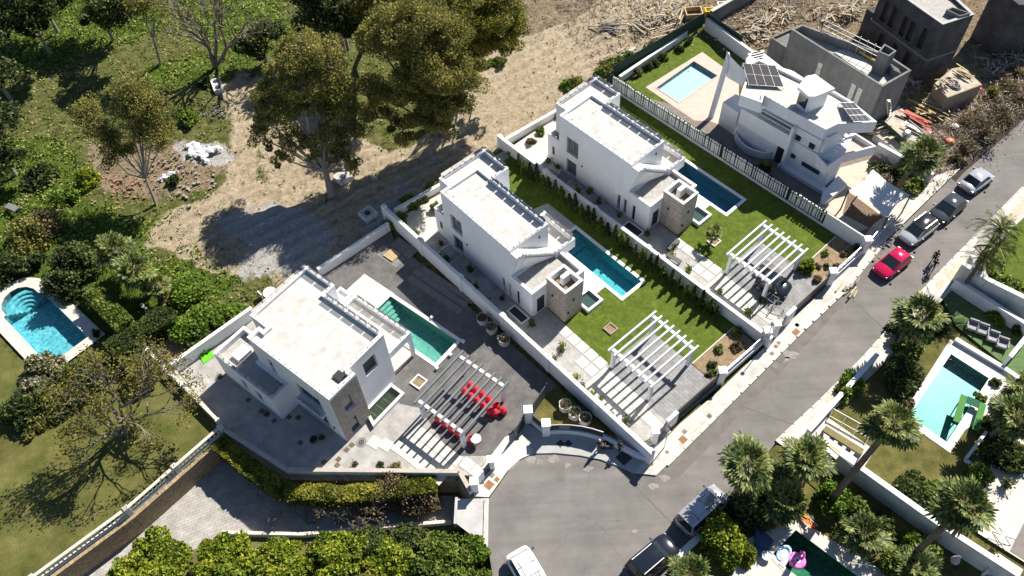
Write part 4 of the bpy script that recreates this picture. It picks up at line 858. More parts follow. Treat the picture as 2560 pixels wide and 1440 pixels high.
    build('tower_coping', MB().ring(offset(P6,.02), 4.3, 4.36, .24), WHITE2, r); build('tower_lining', MB().ring(offset(P6,-.172), 3.52, 4.28, .02), WHITE, r); build('tower_floor', MB().q(*[(x,y,3.53) for x, y in offset(P6,-.19)]), mat('tower_floor', (.20,.15,.09), .9, .2, 4), r)
    ac = build('air_conditioner', MB().box(-1.5,-1.1,.75,1.6,3.6,4.62), mat('ac_white', (.72,.72,.70), .5, .03), r); fm = MB()
    for z in (3.88,4.34): fm.lathe((0,0,0), [(.19,0),(.17,.02),(.0,.021)], 12)
    fan = MB()
    for z in (3.87,4.34):
        for k in range(12):
            a, b = 2*math.pi*k/12, 2*math.pi*(k+1)/12; fan.q((-1.51,1.17,z),(-1.51,1.17+.19*math.cos(b),z+.19*math.sin(b)),(-1.51,1.17+.19*math.cos(a),z+.19*math.sin(a)))
    build('fan_grille', fan, DARKM, ac)
    for x, y, z in ((-1.5,-.1,2.6),(.06,.9,2.6),(.06,.3,1.2)): build('wall_light', MB().box(x-.06,x+.06,y-.07,y+.07,z-.1,z+.1), DARKM, r)
    # light wells let into the garden and side patio
    mb = MB(); mb.ring([(0.01,2.1),(.75,2.1),(.75,4.0),(-1.1,4.0),(-1.1,3.4),(0.01,3.4)][:3]+[(.75,4.0),(-1.1,4.0),(-1.1,2.1)][:2]+[(-1.1,2.1)] if 0 else [(-1.1,2.12),(.75,2.12),(.75,4.0),(-1.1,4.0)], 0, .38, .22); build('light_well_kerb', mb, WHITE2, r)
    build('light_well_floor', MB().q((-.9,2.3,.06),(.55,2.3,.06),(.55,3.8,.06),(-.9,3.8,.06)), CONCL, r); build('light_well_glass', MB().q((-.9,2.3,.33),(.55,2.3,.33),(.55,3.8,.33),(-.9,3.8,.33)), GLASSG, r)
    return r
vb = villa(FB, 'middle white villa with a beige stone tower beside the turquoise pool')
vc = copy_tree(vb); vc.location = (*FC.w(0,0),0); vc.rotation_euler = (0,0,FC.ang); vc['label'] = 'right-hand white villa with a beige stone tower, nearest the slatted fence'
for F, w_ in ((FB,'middle'),(FC,'right')):
    r = root('light_well', 'glass-sided light well against the shaded long wall of the %s villa' % w_, 'light well', (*F.w(-12.9,-2.4),0), F.ang)
    build('kerb', MB().ring([(-.9,-.9),(1.0,-.9),(1.0,.68),(-.9,.68)], 0, .15, .12), WHITE2, r); build('pit', MB().q((-.78,-.78,.03),(.88,-.78,.03),(.88,.56,.03),(-.78,.56,.03)), SIDEG, r)
    glass_rail(r, [(1.0,-.9),(1.0,.65)], .15, 1.0, 1.5); glass_rail(r, [(-.9,-.9),(1.0,-.9)], .15, 1.0, 2)
    r = root('floor_grate', 'dark floor grate in a white kerb beside the door of the %s villa' % w_, 'grate', (*F.w(-3.4,-2.45),0), F.ang)
    build('kerb', MB().ring([(-1.0,-.5),(1.0,-.5),(1.0,.5),(-1.0,.5)], 0, .08, .13), WHITE2, r); g = MB()
    for k in range(13): g.box(-.86+k*.137, -.80+k*.137, -.36, .36, .02, .06)
    build('grating', g, DARKM, r); build('pit', MB().q((-.87,-.37,.016),(.87,-.37,.016),(.87,.37,.016),(-.87,.37,.016)), DARKM, r)
    sheet('pool_side_paving', fw(F, [(-12.2,4.5),(-7.3,4.5),(-7.3,8.4),(-11.2,8.4)] if w_ == 'middle' else [(-16.5,5.5),(-7.3,5.5),(-7.3,8.1),(-16.5,8.1)]), .034, SIDEG)
    sheet('pool_entry_paving', fw(F, [(-4.9,2.9),(-1.1,2.9),(-1.1,4.0),(-.3,4.0),(-.3,5.4),(-4.9,5.4)]), .036, DECKC)

# ------------------------------------------------------------------ left villa
r = root('villa', 'large left villa with a dark stone corner and flat pale roof', 'house', (*FA.w(0,0),0), FA.ang)
PM = [(-9.1,.06),(-.02,.06),(-.02,2.8),(-.74,2.8),(-.74,6.66),(-7.2,6.66),(-7.2,7.72),(-10.5,7.72),(-10.5,1.6),(-8.55,1.6),(-8.55,1.3),(-9.1,1.3)]
mb = MB(); ops = walled(mb, PM, 0, 6.75, {0: [(4.2,7.3,.08,2.6),(4.75,7.35,3.15,5.1),(1.6,2.2,3.6,5.6)], 1: [(.9,1.85,3.5,5.65),(.75,1.7,.1,2.35)], 3: [(1.25,2.6,4.15,5.95)], 5: [(.2,.9,3.6,5.5)]}, .3, False)
mb.q(*[(x,y,6.75) for x, y in PM]); mb.ring(PM, 6.75, 7.05, .27); build('walls', mb, WHITE, r)
for o, (mu, pn) in zip(ops, ((3,DGLASS),(2,DGLASS),(1,DGLASS2),(1,DGLASS2),(1,DGLASS),(1,DARKM),(1,DGLASS))): glaze(r, o, FRAMEM, pn, mu)
# stone cladding on the front corner, cut round the two openings
mb = MB(); walled(mb, [(-1.6,.03),(.02,.03),(.02,2.83),(-.7,2.83)], 0, 6.72, {1: [(.93,1.88,3.5,5.65),(.78,1.73,.1,2.35)]}, .06, False); mb.f = [f for f, k in zip(mb.f, mb.f) if not all(abs(mb.v[i][1]-.03) < .01 for i in f)]; mb.m = [0]*len(mb.f); build('stone_cladding', mb, STONED, r)
build('roof_screed', MB().q(*[(x,y,6.77) for x, y in offset(PM,-.28)]), ROOFC, r); build('coping', MB().ring(offset(PM,.02), 7.05, 7.09, .31), WHITE2, r)
build('drain_band', MB().q((-10.2,6.2,6.78),(-7.5,6.2,6.78),(-7.5,7.4,6.78),(-10.2,7.4,6.78)).q((-7.1,5.3,6.78),(-1.05,5.3,6.78),(-1.05,6.35,6.78),(-7.1,6.35,6.78)), mat('roof_band_screed', (.55,.54,.50), .9, .1, 1), r)  # two roof strips a touch paler than the screed
build('roof_hatch', MB().box(-1.35,-.55,1.65,2.35,6.77,6.95), DARKM, r)
build('corner_pier', MB().box(-.6,-.28,2.35,2.78,7.05,7.3), WHITE2, r)
pass
build('balcony_ledge', MB().box(-4.5,-1.5,-.42,.05,2.95,3.1), WHITE2, r); glass_rail(r, [(-4.4,-.36),(-1.6,-.36)], 3.1, .6, 1)
PW = [(-7.5,6.68),(-1.05,6.68),(-1.05,9.45),(-7.5,9.45)]; mb = MB(); mb.prism(PW, 2.85, 3.3, True, True); mb.ring(PW, 3.3, 3.65, .25); build('porch_roof', mb, WHITE, r)
build('porch_floor', MB().q((-7.4,6.7,.05),(-1.2,6.7,.05),(-1.2,9.4,.05),(-7.4,9.4,.05)), DECKC, r); build('porch_roof_finish', MB().q(*[(x,y,3.32) for x, y in offset(PW,-.26)]), ROOFC, r)
for x, y in ((-1.2,9.3),(-7.3,9.3)): build('column', MB().box(x-.15,x+.15,y-.15,y+.15,0,2.85), WHITE, r)
PN = [(-9.0,7.75),(-7.55,7.75),(-7.55,6.7),(-7.5,9.0),(-9.0,9.0)]; build('link_block', MB().prism([(-8.9,7.73),(-7.52,7.73),(-7.52,9.2),(-8.9,9.2)], 0, 3.6).ring([(-8.9,7.73),(-7.52,7.73),(-7.52,9.2),(-8.9,9.2)], 3.6, 3.9, .2), WHITE, r)
g = MB(); g.q((-7.2,6.72,.1),(-1.6,6.72,.1),(-1.6,6.72,2.5),(-7.2,6.72,2.5)); build('sliding_door', g, DGLASS, r)
PK = [(-12.85,-1.75),(-5.7,-1.75),(-5.7,.04),(-9.12,.04),(-9.12,1.58),(-12.85,1.58)]; mb = MB(); ops = walled(mb, PK, 0, 2.85, {0: [(4.6,5.3,.9,2.3),(2.8,3.4,.9,2.3)]}, .2, True); mb.ring(PK, 2.85, 3.4, .24); build('low_wing', mb, WHITE, r)
for o in ops: glaze(r, o)
build('low_wing_roof', MB().q(*[(x,y,2.87) for x, y in offset(PK,-.25)]), ROOFG, r); build('skylight', MB().box(-11.7,-10.7,-.9,.4,2.87,3.25), WHITE2, r)
build('wing_coping', MB().ring(offset(PK,.02), 3.4, 3.44, .28), WHITE2, r)
PKk = [(.85,2.2),(.85,6.0),(-.73,6.0),(-.73,2.84),(0.04,2.84),(0.04,2.2)]
build('light_well_kerb', MB().ring([(-.72,2.84),(.85,2.2),(.85,6.0),(-.72,6.0)], 0, .45, .24), WHITE2, r)
for k in range(4): y0 = 2.75+k*.77; build('light_well_pane', MB().q((-.6,y0,.4),(.6,y0,.4),(.6,y0+.7,.4),(-.6,y0+.7,.4)), GLASSG, r)
build('light_well_floor', MB().q((-.6,2.6,.05),(.6,2.4,.05),(.6,5.8,.05),(-.6,5.8,.05)), mat('well_floor', (.20,.19,.12), .9, .2, 2), r)
glass_rail(r, [(-9.0,.18),(-.15,.18)], 7.09, .55); glass_rail(r, [(-.12,.3),(-.12,2.6)], 7.09, .55); glass_rail(r, [(-.86,2.95),(-.86,6.5)], 7.09, .55); glass_rail(r, [(-1,6.54),(-7.1,6.54)], 7.09, .55)
glass_rail(r, [(-7.35,6.8),(-7.35,7.6),(-10.35,7.6),(-10.35,1.75),(-8.7,1.75)], 7.09, .55); glass_rail(r, [(-1.18,6.9),(-1.18,9.32),(-7.3,9.32)], 3.65, .55); glass_rail(r, [(-5.85,-.1),(-5.85,-1.6),(-12.7,-1.6)], 3.44, .4)
for x, z in ((-1.1,1.3),(-7.0,5.2),(-6.2,2.2)): build('wall_light', MB().box(x-.06,x+.06,-.04 if x > -6 else -.02,.05,z-.1,z+.1) if x > -6.5 or 1 else MB(), DARKM, r)

# ------------------------------------------------------------------ pergolas
def pergola(F, u0, u1, v0, v1, label, beam, group='pergolas over the driveways', n=8, h=2.6):
    r = root('pergola', label, 'pergola', (*F.w((u0+u1)/2,(v0+v1)/2),0), F.ang, group); a, b = (u1-u0)/2, (v1-v0)/2
    for x in (-a+.35,a-.35):
        for y in (-b+.45,b-.45): build('post', MB().box(x-.13,x+.13,y-.17,y+.17,0,h-.14), WHITE, r)
    for y in (-b+.45,b-.45): build('carrier_beam', MB().box(-a+.1,a-.1,y-.13,y+.13,h-.14,h+.08), WHITE2, r)
    bm = mesh('rafter', MB().box(-.085,.085,-b,b,h+.083,h+.27), beam)
    for k in range(n): piece('rafter', bm, r, (-a+.1+(2*a-.2)*k/(n-1),0,0))
    return r
pergola(FA, 3.1, 8.05, 5.0, 11.0, 'pergola with dark grey rafters above the red drums', GREYBEAM)
pergola(FB, 5.6, 10.45, -.65, 5.05, 'pergola with pale rafters over the empty driveway of the middle villa', LILAC)
pergola(FC, 5.6, 10.3, -.65, 4.95, 'pergola with pale rafters over the dark car', LILAC)

# ------------------------------------------------------------------ angular villa (plot D)
def pz(t, pts, z): return [W(t, x, y, z)[:2] for x, y in pts]
r = here('angular_villa', 'white angular villa with solar panels and a raised roof cap', 'house', W('d',620,980))
RZ = 6.7; FD = Frame('d', 920, 1210, -49)
up = [FD.w(-10.9,.45), FD.w(-5.0,.75), FD.w(-2.0,.75), FD.w(-1.9,2.9), FD.w(-2.1,3.4), FD.w(-2.1,6.6), FD.w(-10.2,6.9), FD.w(-11.6,4.2), FD.w(-10.9,2.0)]
ROOF = pz('d', [(290,360),(278,430),(455,495),(475,440),(745,590),(955,700),(1048,655),(1355,640),(1165,485),(1020,400),(620,240),(330,150),(205,180)], RZ)
ROOF = pz('d', [(285,430),(455,490),(470,430),(745,588),(955,700),(1048,655),(1355,640),(1165,485),(1015,395),(760,300),(560,205),(430,150),(330,190),(345,262)], RZ)
low = [FD.w(-10.7,.6), FD.w(-5.0,.6), FD.w(-5.0,.72), FD.w(-.3,.72), FD.w(-.15,2.2), FD.w(-1.2,5.8), FD.w(-9.5,6.3), FD.w(-10.7,3.6)]
mb = MB(); ops = walled(mb, low, 0, 3.5, {}, .2, True); build('lower_walls', mb, WHITE, r)
mb = MB(); inr = offset(ROOF, -.25); mb.prism([FD.w(-10.6,.62), FD.w(-2.1,.9), FD.w(-2.1,5.6), FD.w(-9.6,5.8), FD.w(-10.6,3.2)], 3.5, RZ-.4, False); build('upper_walls', mb, WHITE, r)
mb = MB(); mb.prism(ROOF, RZ-1.3, RZ-.32, True, True); mb.ring(ROOF, RZ-.32, RZ, .2); build('roof_slab', mb, WHITE, r)
build('roof_gravel', MB().q(*[(x,y,RZ-.29) for x, y in offset(ROOF,-.21)]), mat('pale_roof_gravel', (.52,.50,.46), .95, .15, 3, .4, 25), r)
# front tiers, windows and stepped bands of the shaded facade
build('facade_band', MB().prism([FD.w(-4.9,.5), FD.w(-2.0,.52), FD.w(-2.0,.76), FD.w(-4.9,.74)], 4.6, RZ-1.31), WHITE, r)
for u0, u1, z0, z1 in ((-4.6,-4.1,4.0,4.75),(-3.1,-2.55,4.0,4.75)): build('window', MB().box(0,0,0,0,0,0) if 0 else MB().prism([FD.w(u0,.64), FD.w(u1,.64), FD.w(u1,.92), FD.w(u0,.92)], z0-.2, z1-.2, True, True), DGLASS, r)
for u0, u1, z0, z1 in ((-4.5,-4.0,1.5,2.0),(-3.2,-1.2,1.3,1.8)): build('window', MB().prism([FD.w(u0,.66), FD.w(u1,.66), FD.w(u1,.75), FD.w(u0,.75)], z0, z1, True, True), DGLASS, r)
for dz in (0,1): build('louvre', MB().prism([FD.w(-8.6,.42-.0*dz), FD.w(-5.1,.5), FD.w(-5.1,.62), FD.w(-8.6,.61)], 5.0-dz*.5, 5.12-dz*.5, True, True), WHITE2, r)
for dz in (0,1): build('ribbon_window', MB().prism([FD.w(-8.6,.52), FD.w(-5.1,.54), FD.w(-5.1,.66), FD.w(-8.6,.64)], 4.62-dz*.5, 4.95-dz*.5, True, True), DGLASS2, r)
build('front_volume', MB().prism([FD.w(-10.55,.05), FD.w(-4.95,.1), FD.w(-4.95,.62), FD.w(-10.5,.61)], 2.5, 4.35, True, True), WHITE, r)
build('corner_rib', MB().prism([FD.w(-4.98,.0), FD.w(-4.7,.0), FD.w(-4.7,.78), FD.w(-4.98,.76)], 0, 5.5, True, True), WHITE, r)
for dz in (0,1,2): build('balcony_rail', MB().bar(FD.w(-8.8,.12), FD.w(-5.0,.14), .04, .05, 4.5+dz*.22), STEEL, r)
build('entrance', MB().prism([FD.w(-6.0,.55), FD.w(-5.2,.55), FD.w(-5.2,.7), FD.w(-6.0,.7)], .05, 2.3, True, True), DGLASS, r)
bow = [FD.w(-10.9,.6)]+[FD.w(-10.9+4.6*k/8, .55-1.1*math.sin(math.pi*k/8)**.7) for k in range(9)]+[FD.w(-6.3,.62)]
build('curved_garden_wall', MB().ring(bow[1:-1]+[FD.w(-6.3,.62), FD.w(-10.9,.62)], 0, .85, .15), WHITE, r)
# terrace wedge over the entrance and the lower step
TZ = 3.75; TER = pz('d', [(885,905),(965,992),(1100,895),(1350,830),(1190,730),(1130,745),(1010,800)], TZ); mb = MB(); mb.prism(TER, 2.6, 3.25, True, True); mb.ring(TER, 3.25, TZ, .16); build('terrace', mb, WHITE, r)
build('terrace_floor', MB().q(*[(x,y,3.27) for x, y in offset(TER,-.17)]), DECKP, r)
build('fin_wall', MB().bar(FD.w(-1.95,1.0), FD.w(-1.5,3.6), .5, 2.2, 3.4), WHITE, r)
for k in range(7): build('rung', MB().bar(FD.w(-1.15,.9+k*.35), FD.w(-.6,.9+k*.35), .12, .08, 3.6+k*.3), WHITE2, r)
STP = pz('d', [(915,1255),(960,1260),(1120,1130),(1050,1060),(930,1190)], .6); build('front_step', MB().prism(STP, 0, .6), WHITE, r)
build('plinth_step', MB().prism([FD.w(-5.2,.0), FD.w(.2,.0), FD.w(.2,.7), FD.w(-5.2,.7)], 0, .45), WHITE, r)
# raised roof cap over the stairwell
CAP = pz('d', [(735,365),(800,282),(870,268),(1025,378),(875,440),(820,440)], 8.6); CB = [FD.w(-7.0,1.6), FD.w(-4.9,1.6), FD.w(-4.4,3.6), FD.w(-6.8,3.8)]
build('stairwell', MB().prism(offset(CAP,-.28), RZ-.3, 8.3, False), WHITE, r); build('roof_cap', MB().prism(CAP, 8.3, 8.6, True, True), mat('bright_membrane', (.80,.80,.80), .7, .02), r)
sw = offset(CAP,-.25); g = MB(); a_, b_ = max(((sw[k], sw[(k+1) % len(sw)]) for k in range(len(sw))), key=lambda e: ((e[1][0]-e[0][0])*FD.c+(e[1][1]-e[0][1])*FD.s)); g.q((*a_,6.75),(*b_,6.75),(*b_,8.25),(*a_,8.25)); build('stairwell_window', g, DGLASS, r)
# wing sail and spike over the pool terrace
def fin(name, pts3, th):
    mb = MB(); n = len(pts3); a, b, c = [Vector(p) for p in pts3[:3]]; nn = (b-a).cross(c-a).normalized()*th; q = [tuple(Vector(p)+nn) for p in pts3]
    mb.q(*pts3); mb.q(*q[::-1])
    for k in range(n): j = (k+1) % n; mb.q(pts3[k], q[k], q[j], pts3[j])
    return build(name, mb, WHITE, r)
fin('sail_wall', [W('d',180,92,6.9), W('d',210,140,6.8), W('d',290,225,6.7), W('d',350,265,6.7), W('d',300,360,5.2), W('d',225,300,4.6), W('d',175,290,4.4)], .22)
fin('leaning_strut', [W('d',180,95,6.9), W('d',190,150,6.6), W('d',55,615,.0), W('d',30,605,.0)], .25)
build('pool_room', MB().prism(pz('d', [(150,445),(250,492),(200,680),(110,640)], 0)[0:0] or [FD.w(-13.2,.9), FD.w(-11.1,.7), FD.w(-11.0,2.6), FD.w(-13.0,2.8)], 0, 3.0), WHITE, r)
for k in range(5): build('canopy_beam', MB().bar(W('d',345+k*22,115+k*14,6.3)[:2], W('d',470-k*4,85+k*20,6.3)[:2], .2, .15, 6.2), WHITE2, r)
arc = pz('d', [(330,140),(400,80),(450,85),(620,215),(700,240),(790,300),(740,345),(640,280),(560,235),(450,190),(345,195)], 6.4)
build('back_canopy', MB().prism(arc, 5.9, 6.35, True, True), mat('pergola_white', (.74,.73,.70), .8, .1, 2), r)
for k in range(9):
    p = W('d', 480+k*32, 165+k*19, 6.36); build('canopy_opening', MB().lathe((p[0],p[1],6.352), [(.28,0),(.27,.012)], 12), CONCL, r)
# solar arrays
def solar(label, corners, nu, nv, z):
    P = [Vector(W('d', x, y, zz)) for (x, y), zz in zip(corners, z)]; rt = here('solar_panel_array', label, 'solar panels', tuple(P[0]), 'solar arrays on the roof of the angular villa')
    L = lambda s, t: P[0].lerp(P[1], s).lerp(P[3].lerp(P[2], s), t)
    fr = MB()
    for i in range(nu):
        for j in range(nv):
            e = .006; g = MB(); g.q(*[tuple(L((i+a)/nu, (j+b)/nv)) for a, b in ((e,e),(1-e,e),(1-e,1-e),(e,1-e))]); build('solar_panel', g, SOLAR, rt)
    for i in range(nu+1): fr.tube(L(i/nu,0), L(i/nu,1), .011, n=4)
    for j in range(nv+1): fr.tube(L(0,j/nv), L(1,j/nv), .011, n=4)
    for s, t in ((0,0),(1,0),(0,1),(1,1)): p = L(s,t); fr.tube(p, (p[0],p[1],RZ-.3), .03, n=4)
    build('mounting_frame', fr, ALU, rt); return rt
solar('brown tinted solar array at the pool end of the angular roof', [(305,182),(560,200),(625,368),(350,350)], 4, 2, (7.4,7.4,6.7,6.7))
solar('blue-black solar array on the street end of the angular roof', [(1062,490),(1170,488),(1305,635),(1175,640)], 3, 3, (6.75,6.75,7.3,7.3))
glass_rail(r, [pz('d',[(470,430)],RZ)[0], pz('d',[(745,588)],RZ)[0]], RZ, .7, 1.0)
# ------------------------------------------------------------------ building site
def concrete_house(label, poly, z, m, z0=0, par=.35, inner=None):
    r = here('unfinished_house', label, 'building', (*poly[0],z0), 'unfinished concrete buildings'); return r
E1 = pz('e', [(388,240),(475,198),(1195,458),(1372,575),(1135,708)], 6.0)
E1 = ccw(E1); r = here('unfinished_house', 'long grey concrete shell with a scaffolded roof and slit openings', 'building', E1[0], 'unfinished concrete buildings')
el = max(range(len(E1)), key=lambda k: math.dist(E1[k], E1[(k+1) % len(E1)]) if W('e',388,240,6)[0] in (E1[k][0], E1[(k+1) % len(E1)][0]) else 0); LL = math.dist(E1[el], E1[(el+1) % len(E1)])
mb = MB(); rev = E1[el][0] > E1[(el+1) % len(E1)][0]; ss = [.38,.75,.82]; ss = [1-s for s in ss] if rev else ss
ops = walled(mb, E1, -.2, 5.0, {el: [(LL*s-.28, LL*s+.28, 1.2, 4.4) for s in ss]}, .3, True); mb.ring(E1, 5.0, 6.0, .22); build('concrete_shell', mb, CONC, r)
BOARD = mat('board_and_slit_light', (.62,.60,.55), .8, .25, 2)
for o in ops:
    P3, h, dp, nn = o; g = MB(); g.q(P3(h[0],h[2],.08),P3(h[1],h[2],.08),P3(h[1],h[3],.08),P3(h[0],h[3],.08)); build('slit_light_pane', g, BOARD, r)  # white pane stands in for the lit space seen through the slit
build('roof_screed', MB().q(*[(x,y,5.02) for x, y in offset(E1,-.24)]), CONCL, r)
IN = pz('e', [(735,432),(820,395),(1065,520),(1005,615)], 5.06); build('insulation_sheet', MB().prism(IN, 5.03, 5.1), BOARD, r)
TW = pz('e', [(1150,358),(1248,415),(1190,460),(1100,420)], 7.6); build('stair_tower', MB().ring(TW, 5.0, 7.6, .15), CONC, r)
for k in range(3): build('partition', MB().bar(W('e',1200+k*12,520+k*20,6)[:2], W('e',1270+k*8,565+k*14,6)[:2], .12, .9, 5.03), CONC, r)
tb = MB(); a, b = W('e',640,235,6.2), W('e',1110,470,6.2)
for dz in (.0,.5,1.0): tb.tube((a[0],a[1],6.2+dz),(b[0],b[1],6.2+dz),.035,n=4)
for k in range(9): s = k/8; p = (a[0]+(b[0]-a[0])*s, a[1]+(b[1]-a[1])*s); tb.tube((*p,5),(*p,7.4),.035,n=4)
build('scaffold_tube', tb, STEEL, r); a, b = W('e',720,270,5.5), W('e',1080,500,5.5); build('yellow_edge_board', MB().bar(a[:2], b[:2], .12, .25, 5.3), mat('yellow_board', (.60,.42,.07), .8, .2, 3), r)
a, b = W('e',900,395,5.2), W('e',985,445,5.2); build('blue_tarpaulin', MB().bar(a[:2], b[:2], .5, .12, 5.12), mat('blue_tarp', (.03,.05,.16), .6, .1), r)
TERR = pz('e', [(215,315),(430,230),(390,250),(395,400),(472,478),(440,500)], 3.0); r2 = r
build('lower_roof', MB().prism(pz('e', [(218,312),(400,232),(395,330),(470,480)], 3.2), 0, 3.0).ring(pz('e', [(218,312),(400,232),(395,330),(470,480)], 3.2), 3.0, 3.3, .15), CONC, r)
wall_thing('concrete_wall', 'grey concrete wall between the angular villa and the long concrete shell', 'wall', [W('e',470,500,2)[:2], W('e',1060,890,2)[:2]], 2.0, .25, CONC, CONCL)
E2 = ccw(pz('e', [(1625,203),(1882,120),(1730,-20),(1500,-170),(1150,-130)], 7.6)); r = here('unfinished_house', 'tall dark concrete building with a gravel roof at the top edge', 'building', E2[0], 'unfinished concrete buildings')
k2 = {}
for e in range(len(E2)):
    L = math.dist(E2[e], E2[(e+1) % len(E2)]); a = E2[e]; b = E2[(e+1) % len(E2)]; ny = -(b[0]-a[0])/L
    if ny < -.2 or (b[1]-a[1])/L < -.2: k2[e] = [(L*s-.35, L*s+.35, z0_, z1_) for s, z0_, z1_ in ((.15,3.8,6.2),(.30,3.8,6.2),(.5,3.7,6.0),(.62,3.7,6.0),(.82,3.8,6.2),(.25,.4,2.6),(.5,.4,2.6),(.72,.3,2.7)) if L > 4]
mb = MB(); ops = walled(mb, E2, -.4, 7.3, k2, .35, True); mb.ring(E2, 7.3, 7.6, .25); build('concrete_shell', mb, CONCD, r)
for o in ops:
    P3, h, dp, nn = o; g = MB(); g.q(P3(h[0],h[2],.34),P3(h[1],h[2],.34),P3(h[1],h[3],.34),P3(h[0],h[3],.34)); build('window_opening', g, DARKM, r)
build('roof_edge', MB().ring(offset(E2,.03), 7.6, 7.68, .3), CONCL, r); build('floor_band', MB().ring(offset(E2,.06), 3.1, 3.35, .05), CONC, r); build('roof_gravel', MB().q(*[(x,y,7.33) for x, y in offset(E2,-.26)]), ROOFG, r)
build('roof_trough', MB().ring(pz('e', [(1700,70),(1850,120),(1760,145),(1650,90)], 7.7), 7.33, 7.9, .1), CONC, r)
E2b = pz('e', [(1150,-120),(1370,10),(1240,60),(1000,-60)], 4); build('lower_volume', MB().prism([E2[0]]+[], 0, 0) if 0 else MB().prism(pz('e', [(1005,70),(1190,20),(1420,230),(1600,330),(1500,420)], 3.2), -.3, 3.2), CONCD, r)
E3 = ccw(pz('e', [(2250,40),(2060,-120),(2300,-260),(2700,-100),(2450,40)], 6.5)); r = here('unfinished_house', 'dark concrete building half out of view in the top right corner', 'building', E3[0], 'unfinished concrete buildings')
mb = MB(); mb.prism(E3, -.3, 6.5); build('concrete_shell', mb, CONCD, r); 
for s in (.3,.55,.8):
    a, b = W('e',1960+s*300,40+s*60,3.5), W('e',1990+s*300,60+s*60,3.5); build('window_opening', MB().bar(a[:2], b[:2], .2, 2.2, 2.4), DARKM, r)
E3b = pz('e', [(1745,-80),(2060,150),(2150,440),(2310,390),(2400,100),(2060,-110)], 0)
# slabs on low storeys with stores of material
def slab_store(label, top_pts, z, edge=TIMBER):
    P = ccw(pz('e', top_pts, z)); r = here('site_platform', label, 'building', P[0]); build('slab', MB().prism(P, -.2, z), edge, r); build('screed', MB().q(*[(x,y,z+.01) for x, y in offset(P,-.1)]), mat('site_screed', (.42,.37,.30), .95, .25, 1.5), r); return r, P
rs = random.Random(11)
PLANKS = [mat('plank_a', (.30,.23,.14), .9, .3, 5), mat('plank_b', (.46,.38,.27), .9, .3, 5), mat('plank_grey', (.27,.255,.235), .9, .3, 5)]
def heap(label, t, x, y, z, n, L, spread, cat='timber pile', mats=None, ang=None, name='timber_pile'):
    c = W(t, x, y, z); r = here(name, label, cat, c); ms = [mesh('plank', MB().box(-L/2*.85,L/2*.85,-.05,.05,0,.04), m) for m in (mats or PLANKS)]
    n = int(n*1.5)
    for k in range(n): s = rs.uniform(.35,1.15); piece('plank', ms[k % len(ms)], r, (c[0]+rs.gauss(0,spread), c[1]+rs.gauss(0,spread), z+.03+k*.035), (rs.uniform(-.05,.05), rs.uniform(-.08,.08), (rs.uniform(0,3.14) if ang is None else ang+rs.gauss(0,.12))), (s,rs.uniform(.7,1.8),1))
    return r
r1, P1_ = slab_store('raised concrete platform with cable coils beside the street scrub', [(1560,680),(1700,560),(1790,545),(1950,692),(1665,800)], 2.1, mat('brown_side', (.30,.24,.17), .9, .2, 2))
heap('pale planks stacked on the raised concrete platform', 'e', 1620, 700, 2.15, 12, 1.6, .35); heap('yellow formwork panels on the raised platform', 'e', 1800, 610, 2.15, 10, 1.8, .3, ang=-.9, mats=[PLANKS[0], mat('formwork', (.55,.44,.18), .85, .2, 4)])
for k, (x, y, rr) in enumerate(((1700,690,.8),(1670,660,.6),(1735,715,.55))):
    c = W('e', x, y, 2.13); mb = MB()
    for j in range(4):
        R = rr-.06*j; p = [(c[0]+R*math.cos(a), c[1]+R*.85*math.sin(a), 2.16+.05*j) for a in [2*math.pi*q/16 for q in range(17)]]; mb.path(p, .035, 4)
    top('cable_coil', mb, DARKM, ['largest black cable coil on the raised platform','black cable coil at the back of the raised platform','small black cable coil toward the front of the raised platform'][k], 'cable coil', 'cable coils on the raised platform')
r2, P2_ = slab_store('pale concrete slab with formwork and a mixer drum above the large fan palm', [(1065,1095),(1262,865),(1540,1080),(1480,1140),(1335,1195),(1280,1255)], .9, CONCL)
heap('orange red formwork beams along the pale slab edge', 'e', 1390, 990, .95, 9, 3.2, .25, mats=[mat('red_beam', (.42,.08,.05), .7, .2, 3)], ang=-.75); heap('cream plywood sheets on the left of the pale slab', 'e', 1150, 1080, .95, 10, 1.5, .6, mats=[PLANKS[1], mat('ply', (.62,.54,.36), .85, .15, 3)], ang=.3)
heap('dark steel props lying across the pale slab', 'e', 1400, 1060, .95, 6, 2.6, .2, mats=[DARKM, STEEL], ang=-.9); heap('red painted props at the tip of the pale slab', 'e', 1500, 1085, 1.0, 6, 1.0, .2, mats=[mat('red_prop', (.55,.04,.06), .6, .1, 3)])
mb = MB(); c = W('e',1315,1135,.92); mb.lathe(c, [(.25,0),(.42,.3),(.45,.6),(.28,.95),(.22,1.0)], 14); top('mixer_drum', mb, STEEL, 'round grey mixer drum on the pale concrete slab', 'cement mixer')
heap('yellow floor boards leading off between the two site platforms', 'e', 1500, 930, .1, 14, 3.4, .5, mats=[PLANKS[0], mat('form_yellow', (.55,.40,.16), .9, .2, 3)], ang=-.85)
heap('grey rubble boards behind the pool lawn fence', 'u', 950, 250, .1, 16, 2.4, .9); heap('pale planks lying in the weeds beside the track', 'u', 760, 340, .1, 9, 3.0, .35, ang=-.9); heap('dark sheet metal offcuts below the tyre tracks', 'u', 440, 350, .1, 12, 3.0, .5, mats=[DARKM, PLANKS[2]], ang=.0)
heap('broken slabs and boards at the top edge of the site', 'u', 1150, 180, .1, 20, 2.4, 1.2); heap('two long white pipes in the grass beside the track', 'u', 660, 640, .1, 2, 3.2, .15, mats=[WHITEOLD], ang=.6, name='pipe_stack', cat='pipes'); heap('long pale poles lying below the rubble', 'u', 1050, 385, .1, 5, 4.4, .5, mats=[PLANKS[1]], ang=.28)
